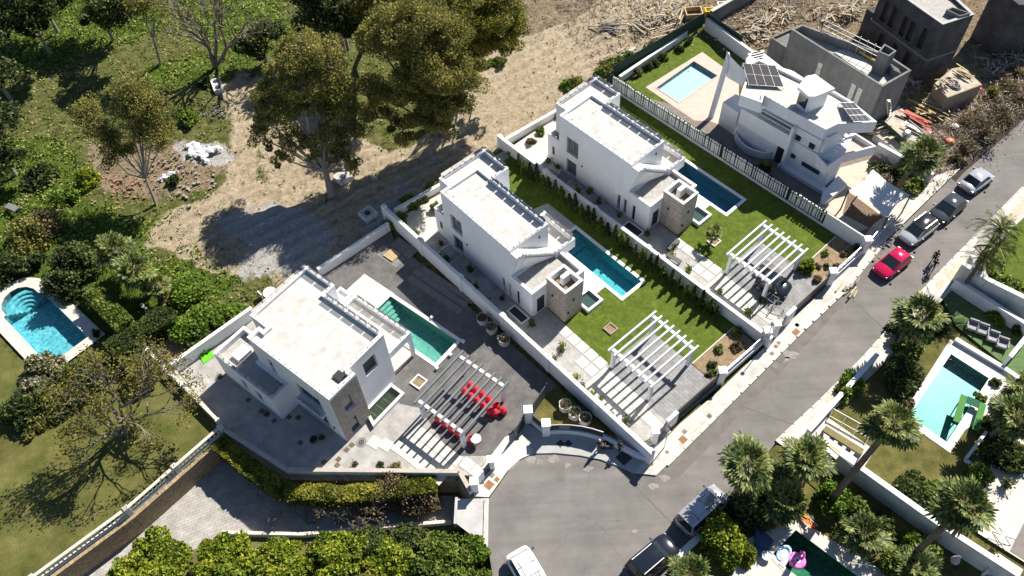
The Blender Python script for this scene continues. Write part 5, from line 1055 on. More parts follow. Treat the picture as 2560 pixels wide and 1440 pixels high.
heap('splintered boards on the bare earth right of the concrete wall', 'u', 2250, 330, .1, 18, 2.2, 1.0); heap('loose boards heaped by the villa back canopy', 'e', 120, 300, .1, 18, 1.8, .8); heap('formwork boards in front of the tall dark building', 'e', 850, 100, .4, 16, 2.0, .8)
heap('scattered boards beside the right end of the long shell', 'e', 1350, 690, .2, 10, 1.6, .5)
for k, (x, y, z, n_, lb) in enumerate(((650,130,.1,14,'left of the tall dark building'),(950,40,.1,14,'behind the back canopy corner'),(1560,880,.1,12,'below the raised platform'),(2060,560,.1,14,'right of the raised platform'),(330,120,.1,16,'along the concrete wall in the brown earth'),(1320,640,.1,10,'at the end wall of the long shell'),(1950,330,.1,12,'at the foot of the tall dark building'),(2180,470,.1,12,'near the top right road bend'))): heap('loose site timber '+lb, 'e', x, y, z, n_, 1.6, .9)
def skip(label, t, x, y, L, w_, h, m, ang): 
    c = W(t, x, y, 0); r = here('site_container', label, 'container', c); f = Frame('F',0,0,0); f.o = (c[0],c[1]); f.ang = ang; f.c, f.s = math.cos(ang), math.sin(ang)
    p = st(f, -L/2, L/2, -w_/2, w_/2); build('walls', MB().ring(p, 0, h, .06), m, r); build('floor', MB().q(*[(x_,y_,.08) for x_, y_ in offset(p,-.06)]), SOIL, r); build('rim', MB().ring(offset(p,.04), h, h+.08, .12), m, r); return r
skip('yellow steel container beside the grey concrete wall', 'u', 1690, 190, 2.1, .8, .8, mat('yellow_paint', (.65,.48,.02), .5, .1, 3), -.03); skip('small white container behind the yellow one', 'u', 1800, 110, 1.3, .7, .7, WHITEOLD, .05)
skip('ochre open box full of earth beside the yellow container', 'u', 1440, 190, 1.9, 1.5, .6, TIMBER, .02)
for k, (x, y, s) in enumerate(((2130,880,.55),(1725,1040,.4),(1680,1165,.5),(1925,735,.35))):
    c = W('e',x,y,0); rt = bush if 0 else None; mb = MB(); bmv = []
    prof = [(s*.9,0),(s,s*.25),(s*.8,s*.55),(s*.3,s*.75)]; mb.lathe(c, prof, 9); mb.v = [(x_+rs.uniform(-.06,.06), y_+rs.uniform(-.06,.06), z_) for x_, y_, z_ in mb.v]
    top('rubbish_sack', mb, [WHITEOLD, WHITEOLD, mat('salmon_plastic', (.75,.22,.14), .6, .1), REDP][k], ['round white sack in the scrub beside the street','small white sack in the brush right of the site boards','salmon pink sheet of plastic in the scrub','red bucket at the corner of the raised platform'][k], 'sack', smooth=True)
mb = MB(); a = W('e',1185,1000,0); lad = here('ladder', 'steel ladder standing against the end wall of the long concrete shell', 'ladder', W('e',1195,985,0))
a, b = W('e',1195,985,0), W('e',1190,800,4.6)
for d in (-.2,.2): mb.tube((a[0]+d,a[1],0),(b[0]+d,b[1],4.4),.03,n=4)
build('rail', mb, STEEL, lad); rg = MB()
for k in range(14): s = (k+.5)/14; x, y, z = a[0]+(b[0]-a[0])*s, a[1]+(b[1]-a[1])*s, 4.4*s; rg.tube((x-.2,y,z),(x+.2,y,z),.02,n=4)
build('rung', rg, STEEL, lad)

# ------------------------------------------------------------------ shade sail with posts, and the soil bank under it
r = here('shade_sail', 'white shade sail stretched between posts by the gate', 'shade sail', W('d',1130,1170,0))
cs = [W('v',275,640,2.6), W('v',705,935,2.6), W('v',440,1195,2.3), W('v',5,885,2.6)]; N = 14; mb = MB(); V = {}
for i in range(N+1):
    for j in range(N+1):
        s, t = i/N, j/N; c0 = [Vector(c) for c in cs]; p = c0[0].lerp(c0[1], s).lerp(c0[3].lerp(c0[2], s), t); ctr = sum(c0, Vector())/4
        k = .13*(math.sin(math.pi*s)*abs(2*t-1)**2+math.sin(math.pi*t)*abs(2*s-1)**2); p = p.lerp(ctr, k); p.z -= .28*math.sin(math.pi*s)*math.sin(math.pi*t); V[i,j] = len(mb.v); mb.v.append(tuple(p))
for i in range(N):
    for j in range(N): mb.f.append((V[i,j],V[i+1,j],V[i+1,j+1],V[i,j+1])); mb.m.append(0)
build('fabric', mb, mat('sail_fabric', (.70,.68,.65), .8, .03, 1), r, True)
for c in cs: build('post', MB().tube((c[0],c[1],0),(c[0],c[1],c[2]+.2),.07,n=8), DARKM, r)
sheet('carport_ground', pz('v', [(5,900),(80,950),(430,1210),(360,1370),(-60,1150)], 0), .034, mat('brown_setts', (.17,.12,.085), .95, .35, 5, .4, 20))

# ------------------------------------------------------------------ street front of the plots: low walls, railings, gates, pillars
def pillar(label, p, w_=.55, h=1.9, m=WHITE):
    r = here('gate_pillar', label, 'pillar', p); build('shaft', MB().box(p[0]-w_/2,p[0]+w_/2,p[1]-w_/2,p[1]+w_/2,-.05,h), m, r); build('cap', MB().box(p[0]-w_/2-.06,p[0]+w_/2+.06,p[1]-w_/2-.06,p[1]+w_/2+.06,h,h+.12), WHITE2, r); return r
def railing(label, a, b, base=.7, h=.8, m=STEEL, gap=.22, t=.26):
    r = here('street_railing', label, 'railing', a); L = math.dist(a[:2], b[:2]); an = math.atan2(b[1]-a[1], b[0]-a[0]); build('low_wall', MB().bar(a, b, t, base+.05, -.05), WHITE, r); build('coping', MB().bar(a, b, t+.08, .06, base), WHITE2, r)
    build('rail', MB().bar(a, b, .05, .05, base+h-.05).bar(a, b, .05, .05, base+.12), m, r); bm = mesh('baluster', MB().box(-.02,.02,-.02,.02,0,h-.05), m)
    for k in range(int(L/gap)): s = (k+.5)*gap/L; piece('baluster', bm, r, (a[0]+(b[0]-a[0])*s, a[1]+(b[1]-a[1])*s, base+.02), (0,0,an))
    return r
def gate(label, a, b, h=1.7, m=DARKM, t=.08, plank=.16):
    r = here('driveway_gate', label, 'gate', a); L = math.dist(a[:2], b[:2]); an = math.atan2(b[1]-a[1], b[0]-a[0]); n = int(h/plank); bm = mesh('gate_slat', MB().box(0,L,-t/2,t/2,0,plank-.02), m)
    for k in range(n): piece('gate_slat', bm, r, (a[0],a[1],.08+k*plank), (0,0,an))
    build('frame', MB().tube((a[0],a[1],0),(a[0],a[1],h+.1),.06,n=6).tube((b[0],b[1],0),(b[0],b[1],h+.1),.06,n=6), m, r); return r
for F, w_, mm in ((FB,'middle',STEEL),(FC,'right',LILAC)):
    pillar('white pillar at the bed end of the %s villa driveway gate' % w_, F.w(12.95,5.2)); pillar('white pillar at the outer corner of the %s villa planting bed' % w_, F.w(13.0,10.9 if w_ == 'middle' else 10.4))
    railing('grey railing on a low wall fronting the planting bed of the %s villa' % w_, F.w(12.95,5.5), F.w(13.0,10.6))
    gate('dark sliding gate across the driveway of the %s villa' % w_, F.w(12.85,-.1), F.w(12.9,4.9), 1.6)
    mb = MB(); r = here('gate_wall', 'white panel wall beside the pedestrian gate of the %s villa' % w_, 'wall', F.w(12.9,-.3)); build('panel', MB().bar(F.w(12.95,-1.4), F.w(12.95,-.2), .3, 1.9, -.05), WHITE, r)
    gate('narrow grey pedestrian gate of the %s villa' % w_, F.w(12.95,-2.5), F.w(12.95,-1.5), 1.5, FRAMEM); pillar('white pillar beside the pedestrian gate of the %s villa' % w_, F.w(12.95,-2.75), .5)
    railing('short railing at the street corner of the %s villa' % w_, F.w(12.95,-3.9), F.w(12.95,-3.05), .5, .8)
railing('long grey railing beside the street, above the right villa corner', W('F',1975,905)[:2] if 0 else FC.w(13.05,10.9), W('f',940,690)[:2], .8, .6, STEEL)
# plot A gate and crescent wall
ga = W('x',110,560)[:2]
pillar('left white pillar of the triangular grass patch', W('x',110,575)[:2], .6); pillar('middle white pillar where the crescent railing begins', W('x',335,745)[:2], .6)
gate('dark gate of the left villa driveway, open beside the grass patch', W('x',90,570)[:2], W('F',1288,1100)[:2], 1.6); gate('tall dark gate leaf standing behind the grass patch', W('x',120,560)[:2], W('x',340,235)[:2], 1.7)
cv = [W('x',x,y)[:2] for x, y in ((335,745),(500,735),(640,738),(780,755),(920,785),(1060,830),(1190,895),(1330,960),(1480,1040),(1620,1090))]
for i, (a, b) in enumerate(zip(cv[:-1], cv[1:])):
    pass
r = here('crescent_wall', 'curved low white wall with black railing panels around the sack planters', 'wall', cv[0]); build('low_wall', (lambda mb: [mb.bar(a, b, .28, .75, -.05) for a, b in zip(cv[:-1], cv[1:])] and mb)(MB()), WHITE, r)
for a, b in zip(cv[:5], cv[1:6]): build('railing_panel', MB().bar(a, b, .05, .75, .72), DARKM, r)
build('handrail', (lambda mb: [mb.bar(a, b, .07, .05, 1.47) for a, b in zip(cv[:5], cv[1:6])] and mb)(MB()), STEEL, r)
build('sign_plate', MB().bar(tuple(a+(b-a)*.05-.0 for a, b in zip(cv[1], cv[2])), cv[2], .09, .5, .85), mat('plate', (.22,.22,.23), .5, .1), r)
a, b = W('x',150,600)[:2], W('x',320,740)[:2]; r = here('street_railing', 'black railing panel between the two pillars of the grass patch', 'railing', a); build('low_wall', MB().bar(a, b, .26, .75, -.05), WHITE, r); build('railing_panel', MB().bar(a, b, .05, .75, .72), DARKM, r)
sheet('crescent_grass', [W('x',x,y)[:2] for x, y in ((170,600),(330,745),(500,735),(780,755),(1060,830),(1260,930),(1250,800),(470,130),(340,240),(170,520))], .036, LAWND)
pillar('white pillar of the left villa gate nearest the dark pipe drain', W('B',795,1170)[:2], .5, 1.5); pillar('white pillar with a louvred meter box beside the stone wall end', W('B',640,1380)[:2], .55, 1.6)
gate('small dark gate leaf between the two pillars of the left villa', W('B',720,1260)[:2], W('B',790,1180)[:2], 1.3); r = here('meter_wall', 'short white meter wall beside the small dark gate of the left villa', 'wall', W('B',690,1290)[:2]); build('panel', MB().bar(W('B',640,1350)[:2], W('B',715,1265)[:2], .3, 1.5, -.02), WHITE, r)
for k, (t, x, y, s, m, lb) in enumerate((('B',768,1335,.62,RUST,'large rusty square cover on the apron of the left villa'),('B',843,1282,.35,RUST,'small rusty square cover on the apron'),('B',797,1240,.38,CONC,'small brown-grey square cover at the left villa gate'),('x',520,868,.5,DARKM,'left black cover in the shaded crescent pavement'),('x',620,868,.5,DARKM,'right black cover in the shaded crescent pavement'),
        ('x',1335,1050,.95,DARKM,'big black grating in the shaded pavement near the corner'),('x',1675,840,.55,RUST,'brown cover inside the corner of the middle plot'),('x',1690,1130,.3,RUST,'round rusty cap on the sunlit corner pavement'),('n',782,1212,.55,RUST,'large rusty cover on the pavement before the middle villa'),('n',790,1168,.35,CONC,'grey cover above the large rusty one on the pavement'),
        ('n',930,1080,.35,DARKM,'dark grate on the pavement before the middle driveway'),('n',692,1283,.28,RUST,'small round cover on the pavement near the corner'),('t',1110,1300,.62,RUST,'rusty cover on the pavement before the right villa gate'),('t',1120,1212,.35,CONC,'grey cover on the pavement below the right villa gate'),('t',715,1262,.35,RUST,'small rusty cover inside the right plot corner'),('t',790,1305,.4,RUST,'wider rusty cover inside the right plot corner'),
        ('t',2035,425,.32,RUST,'rusty cover on the pavement left of the red car'),('t',2060,322,.4,CONC,'grey-brown cover on the pavement above the red car'),('t',2225,240,.45,CONC,'square cover on the pavement behind the silver roofed car'),('n',1422,568,.3,CONC,'small grey cover on the pavement beside the right driveway'),('n',1320,668,.3,CONC,'small square cover on the pavement by the planting bed'),('n',1305,688,.32,RUST,'orange-brown cover on the pavement by the planting bed'),('n',1282,728,.32,DARKM,'dark grate further down the pavement by the planting bed'),('F',1938,914,.45,DARKM,'street drain at the kerb near the patched asphalt'),('F',1950,893,.8,ASPH2,'round manhole in the asphalt patch'))):
    c = W(t,x,y,.13); rd = k in (7,11,24); z = .135 if k < 23 else .012; z = .12 if t == 'x' and k in (3,4,5) else (.04 if k in (6,14,15) else z)
    if rd: mb = MB().lathe((c[0],c[1],z), [(s*.55,0),(s*.52,.012)], 14)
    else: f = Frame('F',0,0,39 if k > 2 else 48); f.o = c[:2]; mb = MB().prism(st(f,-s/2,s/2,-s/2,s/2), z, z+.012)
    top('access_cover', mb, m, lb, 'manhole cover', 'access covers in the pavements')

# ------------------------------------------------------------------ vehicles
TYRE = mat('tyre', (.02,.02,.02), .8, .1); RIM = mat('rim', (.35,.36,.37), .35, .05, metal=.7); LAMPR = mat('tail_lamp', (.35,.01,.012), .25, .05); LAMPW = mat('head_lamp', (.75,.77,.78), .12, .02)
def paint(name, c, rough=.1, metal=.2): return mat(name, c, rough, .0, spec=.6, metal=metal)
def car(label, p, ang, L, Wd, H, pm, cab=(.2,.33,.7,.83), sh=.6, roof=None, glassm=DGLASS, rails=False, hood=.93, ws=.80, racks=False, cat='car'):
    """cab: rear foot, rear top, front top, front foot of the greenhouse as shares of the length"""
    r = root('parked_car', label, cat, (*p[:2], .012), ang, 'vehicles parked in the street' if cat != 'car2' else None); r['category'] = 'car' if cat == 'car2' else cat; hw = Wd/2; mb = MB(); st_ = []
    zs = H*sh; S = [(0,.80,.32,zs*.86),(.03,.92,.24,zs*.95),(.12,1,.20,zs*1.0),(.30,1,.19,zs*1.02),(.60,1,.19,zs*1.01),(.78,1,.2,zs*hood*1.03),(.90,.96,.22,zs*hood*.95),(.97,.86,.26,zs*hood*.86),(1,.70,.34,zs*hood*.72)]
    for s, w_, z0, z1 in S:
        x = -L/2+L*s; w_ *= hw; st_.append([(x,-w_*.86,z0),(x,-w_,z0+.14),(x,-w_,z1-.16),(x,-w_*.955,z1-.04),(x,-w_*.82,z1),(x,0,z1+.075),(x,w_*.82,z1),(x,w_*.955,z1-.04),(x,w_,z1-.16),(x,w_,z0+.14),(x,w_*.86,z0)])
    for q in st_: mb.v += q
    n = 11
    for i in range(len(S)-1):
        for k in range(n): j = (k+1) % n; mb.f.append((i*n+k,i*n+j,(i+1)*n+j,(i+1)*n+k)[::-1]); mb.m.append(0)
    mb.f.append(tuple(range(n))); mb.m.append(0); mb.f.append(tuple((len(S)-1)*n+k for k in reversed(range(n)))); mb.m.append(0)
    body = build('body', mb, pm, r, True); sub = body.modifiers.new('round', 'SUBSURF'); sub.levels = sub.render_levels = 1
    x0, x1, x2, x3 = [-L/2+L*c for c in cab]; zb = zs*.96; zt = H; wb, wt = hw*.90, hw*.74
    bt = [(x0,-wb,zb),(x3,-wb*.96,zb),(x3,wb*.96,zb),(x0,wb,zb)]; tp = [(x1,-wt,zt-.03),(x2,-wt*.97,zt-.03),(x2,wt*.97,zt-.03),(x1,wt,zt-.03)]
    cb = MB(); 
    for a, b in ((0,1),(1,2),(2,3),(3,0)): cb.q(bt[a], bt[b], tp[b], tp[a])
    build('pillars', cb, pm if not racks else pm, r)
    rf = MB(); N = 4; ids = {}
    for i in range(N+1):
        for j in range(N+1):
            s, t = i/N, j/N; x = x1-.03+(x2-x1+.06)*s; w_ = wt*1.02; ids[i,j] = len(rf.v); rf.v.append((x, -w_+2*w_*t, zt-.028+.11*(1-(2*s-1)**2)*(1-(2*t-1)**2)+.012))
    for i in range(N):
        for j in range(N): rf.f.append((ids[i,j],ids[i+1,j],ids[i+1,j+1],ids[i,j+1])); rf.m.append(0)
    build('roof', rf, roof or pm, r, True)
    def gl(name, A, B, C, D, k=.014, e=.07):
        A, B, C, D = map(Vector, (A,B,C,D)); nn = (B-A).cross(D-A).normalized()*k; g = MB(); m_ = lambda s, t: tuple(A.lerp(B,s).lerp(D.lerp(C,s),t)+nn); g.q(m_(e,.1),m_(1-e,.1),m_(1-e,.93),m_(e,.93)); build(name, g, glassm, r)
    gl('windscreen', bt[1], bt[2], tp[2], tp[1]); gl('rear_window', bt[3], bt[0], tp[0], tp[3]); gl('side_window', bt[0], bt[1], tp[1], tp[0], e=.04); gl('side_window', bt[2], bt[3], tp[3], tp[2], e=.04)
    for sx in (-L/2+L*.17, -L/2+L*.81):
        for sy in (-1, 1):
            w = MB(); y = sy*(hw-.1); w.tube((sx,y-.11,.33),(sx,y+.11,.33),.33,n=16); wh = build('wheel', w, TYRE, r); w = MB(); w.tube((sx,y-.115,.33),(sx,y+.115,.33),.2,n=10); build('rim', w, RIM, wh)
    for sy in (-1, 1):
        build('headlight', MB().box(L/2-.28,L/2-.10,sy*hw*.66-.16,sy*hw*.66+.16,zs*hood*.66,zs*hood*.80), LAMPW, r); build('taillight', MB().box(-L/2+.02,-L/2+.14,sy*hw*.74-.14,sy*hw*.74+.14,zs*.66,zs*.86), LAMPR, r)
        build('mirror', MB().box(x3-.32,x3-.18,sy*(hw+.12)-.09,sy*(hw+.12)+.09,zb-.02,zb+.14), DARKM, r)
        if rails: build('roof_rail', MB().box(x1+.05,x2-.1,sy*wt*.9-.025,sy*wt*.9+.025,zt+.02,zt+.07), ALU, r)
    if racks:
        for k in range(5): build('roof_rib', MB().box(x1+.1,x2-.4,-wt*.6+k*wt*.3-.015,-wt*.6+k*wt*.3+.015,zt+.03,zt+.065), FRAMEM, r)
        for k in (0.25,.62): build('roof_bar', MB().box(x1+(x2-x1)*k-.02,x1+(x2-x1)*k+.02,-wt*.9,wt*.9,zt+.05,zt+.09), FRAMEM, r)
    return r
def at(px0, px1, z=.7):
    a, b = W('F',*px0,z), W('F',*px1,z); return ((a[0]+b[0])/2,(a[1]+b[1])/2), math.atan2(b[1]-a[1], b[0]-a[0]), math.dist(a, b)
def park(label, rear, front, Wd, H, pm, **k):
    c, a, L = at(rear, front); return car(label, c, a, L, Wd, H, pm, **k)
REDCAR = paint('red_paint', (.50,.012,.07)); DKG = paint('dark_grey_paint', (.05,.06,.07)); BLK = paint('black_blue_paint', (.015,.02,.032)); SIL = paint('silver_paint', (.55,.56,.58), metal=.5); PALE = paint('pale_silver_green', (.50,.55,.54), metal=.4); WHI = paint('white_paint', (.72,.73,.74), metal=0)
park('magenta red hatchback parked at the kerb', (2265,630), (2198,683), 1.78, 1.46, REDCAR, cab=(.06,.2,.52,.74))
park('pale silver car with a black glass roof, second in the line behind the red one', (2330,548), (2262,600), 1.85, 1.55, PALE, cab=(.03,.14,.60,.80), roof=paint('black_roof', (.02,.02,.025)), rails=True)
park('dark grey car between the silver-bonneted one and the far silver saloon', (2402,492), (2340,545), 1.85, 1.45, DKG, cab=(.10,.26,.58,.78))
park('silver saloon farthest up the street', (2413,470), (2471,428), 1.8, 1.45, SIL, cab=(.15,.3,.62,.8))
park('silver minibus with ribbed roof at the cul-de-sac kerb', (1703,1322), (1806,1228), 1.95, 1.95, paint('silver_van', (.45,.45,.47), metal=.4), cab=(.02,.06,.72,.86), sh=.52, racks=True, cat='van')
park('black off-road car behind the silver minibus', (1580,1440), (1684,1352), 1.95, 1.75, BLK, cab=(.03,.10,.60,.74), sh=.58, rails=True)
park('white van half out of the picture at the bottom edge', (1345,1475), (1288,1376), 2.0, 2.1, WHI, cab=(.02,.05,.74,.88), sh=.55, racks=True, cat='van')
park('dark car under the pergola of the right villa', (1895,690), (1975,728), 1.85, 1.42, BLK, cab=(.12,.28,.58,.78), cat='car2')

# ------------------------------------------------------------------ people
SKIN = mat('skin', (.45,.27,.19), .6, .05); HAIR = mat('hair', (.03,.02,.015), .8, .1)
def limb(name, pts, rads, edges, m, par, lev=1):
    me = bpy.data.meshes.new(name); me.from_pydata(pts, edges, []); o = link(name, me, m, par); sk = o.modifiers.new('skin','SKIN'); sk.use_smooth_shade = True
    for i, rr in enumerate(rads): me.skin_vertices[0].data[i].radius = (rr, rr)
    me.skin_vertices[0].data[0].use_root = True; s = o.modifiers.new('sub','SUBSURF'); s.levels = s.render_levels = lev; return o
def person(label, p, ang, shirt, trousers, step=.22, arm=.2, h=1.72, hair=HAIR, cap=None):
    k = h/1.72; r = root('person', label, 'person', (*p[:2], p[2] if len(p) > 2 else 0), ang)
    v = [(0,0,.95),(0,0,1.12),(0,0,1.3),(0,0,1.43),(0,0,1.5),(.01,0,1.58),(.02,0,1.68)]; rd = [.13,.12,.14,.10,.052,.085,.075]; e = [(i,i+1) for i in range(6)]
    for s in (1,-1):
        i = len(v); f = s*step; v += [(0,s*.09,.9),(f*.5+.03,s*.10,.5),(f,s*.10,.09),(f+.1,s*.10,.04),(f+.17,s*.1,.035)]; rd += [.085,.058,.042,.04,.03]; e += [(0,i),(i,i+1),(i+1,i+2),(i+2,i+3),(i+3,i+4)]
        i = len(v); f = -s*arm; v += [(0,s*.19,1.4),(f*.4,s*.235,1.13),(f+.06,s*.24,.9),(f+.08,s*.24,.83)]; rd += [.055,.042,.032,.034]; e += [(3,i),(i,i+1),(i+1,i+2),(i+2,i+3)]
        for q in range(5): w_ = len(v); v += [(f+.06+.018*(q-2),s*.24,.78-(.0 if q else -.025)),(f+.07+.02*(q-2),s*.235,.735+.01*abs(q-2)+(.035 if q == 0 else 0))]; rd += [.01,.008]; e += [(i+3,w_),(w_,w_+1)]
    v = [(x*k,y*k,z*k) for x, y, z in v]; limb('body', v, [a*k for a in rd], e, SKIN, r)
    tv = [(0,0,.97),(0,0,1.14),(0,0,1.31),(0,0,1.43)]; tr = [.145,.135,.155,.11]; te = [(0,1),(1,2),(2,3)]
    for s in (1,-1): i = len(tv); f = -s*arm; tv += [(0,s*.19,1.4),(f*.3,s*.228,1.2)]; tr += [.068,.062]; te += [(3,i),(i,i+1)]
    limb('shirt', [(x*k,y*k,z*k) for x, y, z in tv], tr, te, shirt, r)
    tv = [(0,0,.96)]; tr = [.15]; te = []
    for s in (1,-1): i = len(tv); f = s*step; tv += [(0,s*.09,.88),(f*.5+.03,s*.10,.5),(f,s*.10,.13)]; tr += [.098,.072,.06]; te += [(0,i),(i,i+1),(i+1,i+2)]
    limb('trousers', [(x*k,y*k,z*k) for x, y, z in tv], tr, te, trousers, r)
    build('hair', MB().lathe((-.005*k,0,1.62*k), [(.085,0),(.098,.05),(.085,.11),(.05,.15),(.01,.165)], 12), cap or hair, r, True); build('nose', MB().box(.1*k,.125*k,-.012,.012,1.62*k,1.655*k), SKIN, r)
    return r
BLK_C = mat('black_cloth', (.02,.02,.024), .9, .1); GRY_C = mat('grey_cloth', (.25,.27,.32), .9, .1); DEN = mat('denim', (.05,.07,.12), .9, .1)
person('walker in black on the street with a white bag strap, farther from the kerb', W('A',520,385), math.radians(-130), BLK_C, BLK_C)
person('walker in dark top and grey trousers on the street beside the pale kerb', W('A',508,472), math.radians(-135), BLK_C, GRY_C)
person('person in dark clothes and a pale cap standing in the shaded crescent pavement', (*W('x',1010,955)[:2],.115), math.radians(-60), BLK_C, DEN, .08, .08, cap=mat('pale_cap', (.55,.5,.45), .8, .05))
person('person in black beside the corner of the shaded crescent wall', (*W('x',1275,975)[:2],.115), math.radians(200), BLK_C, BLK_C, .06, .05)
# crates next to the standing person
for k, (x, y) in enumerate(((1090,900),(1140,905))):
    c = W('x',x,y,.12); mb = MB(); mb.box(c[0]-.3,c[0]+.3,c[1]-.25,c[1]+.25,.12,.55); mb.ring([(c[0]-.3,c[1]-.25),(c[0]+.3,c[1]-.25),(c[0]+.3,c[1]+.25),(c[0]-.3,c[1]+.25)], .55, .65, .05); top('tool_box', mb, [DARKM, mat('brown_box', (.10,.07,.05), .8, .1)][k], ['dark box on the crescent pavement next to the person in a cap','brown box further right on the shaded crescent pavement'][k], 'box')

# ------------------------------------------------------------------ things in the plots
drum_p = [('B',590,400),('B',640,440),('B',705,485),('B',765,530),('B',540,452),('B',595,500),('B',655,542),('B',715,590),('B',780,640),('B',825,655),('B',838,590),('B',905,638),('B',290,715),('B',350,762),('B',415,808),('B',480,850),('B',600,905)]
dl = ['back row, nearest the stack corner','back row, second along','back row, third along','back row, fourth along','front row, first','front row, second','front row, third','front row, fourth','front row, fifth','tipped at the end of the front row','behind the pergola post','lying outermost past the post','left side row, first under the beam','left side row, second under the beam','left side row, third under the beam','left side row, fourth under the beam','alone by the small white table']
dm = MB().lathe((0,0,0), [(.27,0),(.30,.05),(.30,.38),(.31,.42),(.30,.46),(.28,.58),(.20,.66),(.08,.69),(.07,.74),(.0,.745)], 14); dme = mesh('red_drum', dm, REDP); dme.polygons.foreach_set('use_smooth', [True]*len(dme.polygons))
lid = mesh('lid', MB().lathe((0,0,.69), [(.1,0),(.1,.05),(.0,.055)], 10), mat('dark_red_lid', (.28,.01,.02), .5, .05))
for (t, x, y), lb in zip(drum_p, dl):
    r = root('red_drum', 'red plastic drum under the dark pergola, '+lb, 'drum', (*W(t,x,y,.3)[:2],.02), 0, 'red drums under the pergola'); o = bpy.data.objects.new('body', dme); COL.objects.link(o); o.parent = r; o = bpy.data.objects.new('lid', lid); COL.objects.link(o); o.parent = r
def sackplanter(label, p, seed, dead=False):
    r = here('sack_planter', label, 'planter', p, 'builder sacks planted with shrubs'); rr = random.Random(seed); mb = MB(); N = 14; rows = [(.42,0),(.50,.2),(.48,.5),(.46,.78),(.52,.84)]; vs = []
    mb.lathe(p, rows, N); mb.f.pop(); mb.m.pop(); mb.v = [(x+rr.uniform(-.04,.04), y+rr.uniform(-.04,.04), z) for x, y, z in mb.v]; build('sack', mb, SACK, r, True)
    mb = MB(); mb.lathe((p[0],p[1],p[2] if len(p) > 2 else 0), [(.45,.66),(.2,.72),(.01,.74)], 10); build('earth', mb, SOIL if not dead else MULCH, r)
    rng = np.random.default_rng(seed); n = 90; c = rng.normal(size=(n,3))*[.2,.2,.14]+[0,0,.95]; me = leaf_mesh('foliage', c, .09, rng, E_DK if not dead else E_DRY); o = bpy.data.objects.new('foliage', me); COL.objects.link(o); o.parent = r
for (t, x, y, lb, s) in (('F',1207,805,'sack planter nearest the villa end of the trio by the long white wall',1),('F',1230,828,'middle sack planter of the trio by the long white wall',2),('F',1261,858,'street-side sack planter of the trio by the long white wall',3),('x',580,420,'left sack planter in the crescent grass patch',4),('x',700,520,'middle sack planter in the crescent grass patch',5),('x',835,590,'right sack planter in the crescent grass patch',6)):
    sackplanter(lb, (*W(t,x,y)[:2],.0), s, s in (2,3))
def square_planter(label, F, u, v, s, dark, plant=True, seed=0):
    r = root('square_planter', label, 'planter', (*F.w(u,v),0), F.ang); build('frame', MB().ring([(-s,-s),(s,-s),(s,s),(-s,s)], 0, .16, .12), dark, r); build('earth', MB().q(*[(x,y,.08) for x, y in ((-s+.1,-s+.1),(s-.1,-s+.1),(s-.1,s-.1),(-s+.1,s-.1))]), MULCH, r); return r
u, v = FA.px('a',1462,948); square_planter('square white planter with a young tree pit in the slate plot', FA, u, v, .55, WHITE2)
u, v = FB.px('n',375,592); square_planter('square grey and white planter in the lawn of the middle villa', FB, u, v, .48, mat('planter_brown', (.28,.22,.17), .8, .15, 3)); 
u, v = FC.px('n',955,100); square_planter('square pale planter with a small palm in the right villa lawn', FC, u, v, .5, SLABM)
palm('small fan palm in the square planter of the right villa lawn', 'n', 955, 50, 1.5, .42, 18, 5, False, .1, 'small garden palms')
p_ = W('o',168,168); r = here('pallet', 'pale wooden pallet on the slate at the back of the left plot', 'pallet', p_)
fp = Frame('F',0,0,-41); fp.o = p_[:2]
for k in range(6): build('board', MB().prism(st(fp,-.6,.6,-.5+k*.19,-.36+k*.19), .1, .14), TIMBER, r)
for k in range(3): build('runner', MB().prism(st(fp,-.6+k*.55,-.5+k*.55,-.5,.59), .01, .1), TIMBER, r)
mt = W2('q', [(205,690),(268,658),(288,700),(232,742)]); top('green_mat', MB().prism(mt, .02, .07), mat('green_turf', (.12,.50,.02), .9, .1, 5, .4, 40), 'bright green turf mat at the back corner of the left villa', 'mat')
mb = MB(); c = FA.w(.9,.7); 
for R in (.42,.28,.14): mb.lathe((c[0],c[1],.02), [(R,0),(R,.03),(R-.06,.03),(R-.06,.0)], 20)
top('round_drain', mb, FRAMEM, 'ringed round drain cover at the foot of the dark stone corner', 'drain')
# white table and folding things
c = W('B',650,935); r = here('garden_table', 'small round white table with dark legs beside the pergola post', 'table', c); build('tabletop', MB().lathe((c[0],c[1],.72), [(.42,0),(.42,.04),(0,.045)], 18), WHITE2, r)
for k in range(3): a = k*2.1; build('leg', MB().tube((c[0]+.3*math.cos(a),c[1]+.3*math.sin(a),0),(c[0]+.1*math.cos(a),c[1]+.1*math.sin(a),.72),.025,n=5), DARKM, r)
for k, (x, y, lb) in enumerate(((790,960,'left folding rack frame on the slabs of the right plot'),(880,1040,'right folding rack frame on the slabs of the right plot'))):
    c = W('t',x,y); r = here('folding_rack', lb, 'rack', c, 'folding racks by the dark car'); mb = MB(); f = Frame('F',0,0,-50+k*20); f.o = c[:2]
    q = st(f,-.5,.5,-.35,.35); mb.path([(*p,.9) for p in q]+[(*q[0],.9)], .03, 4)
    for p in q: mb.tube((*p,0),(*p,.9),.025,n=4)
    build('frame', mb, DARKM, r); bm = MB()
    for j in range(4): a, b = f.w(-.4+j*.27,-.35), f.w(-.4+j*.27,.35); bm.tube((*a,.9),(*b,.9),.012,n=4)
    build('rod', bm, DARKM, r)
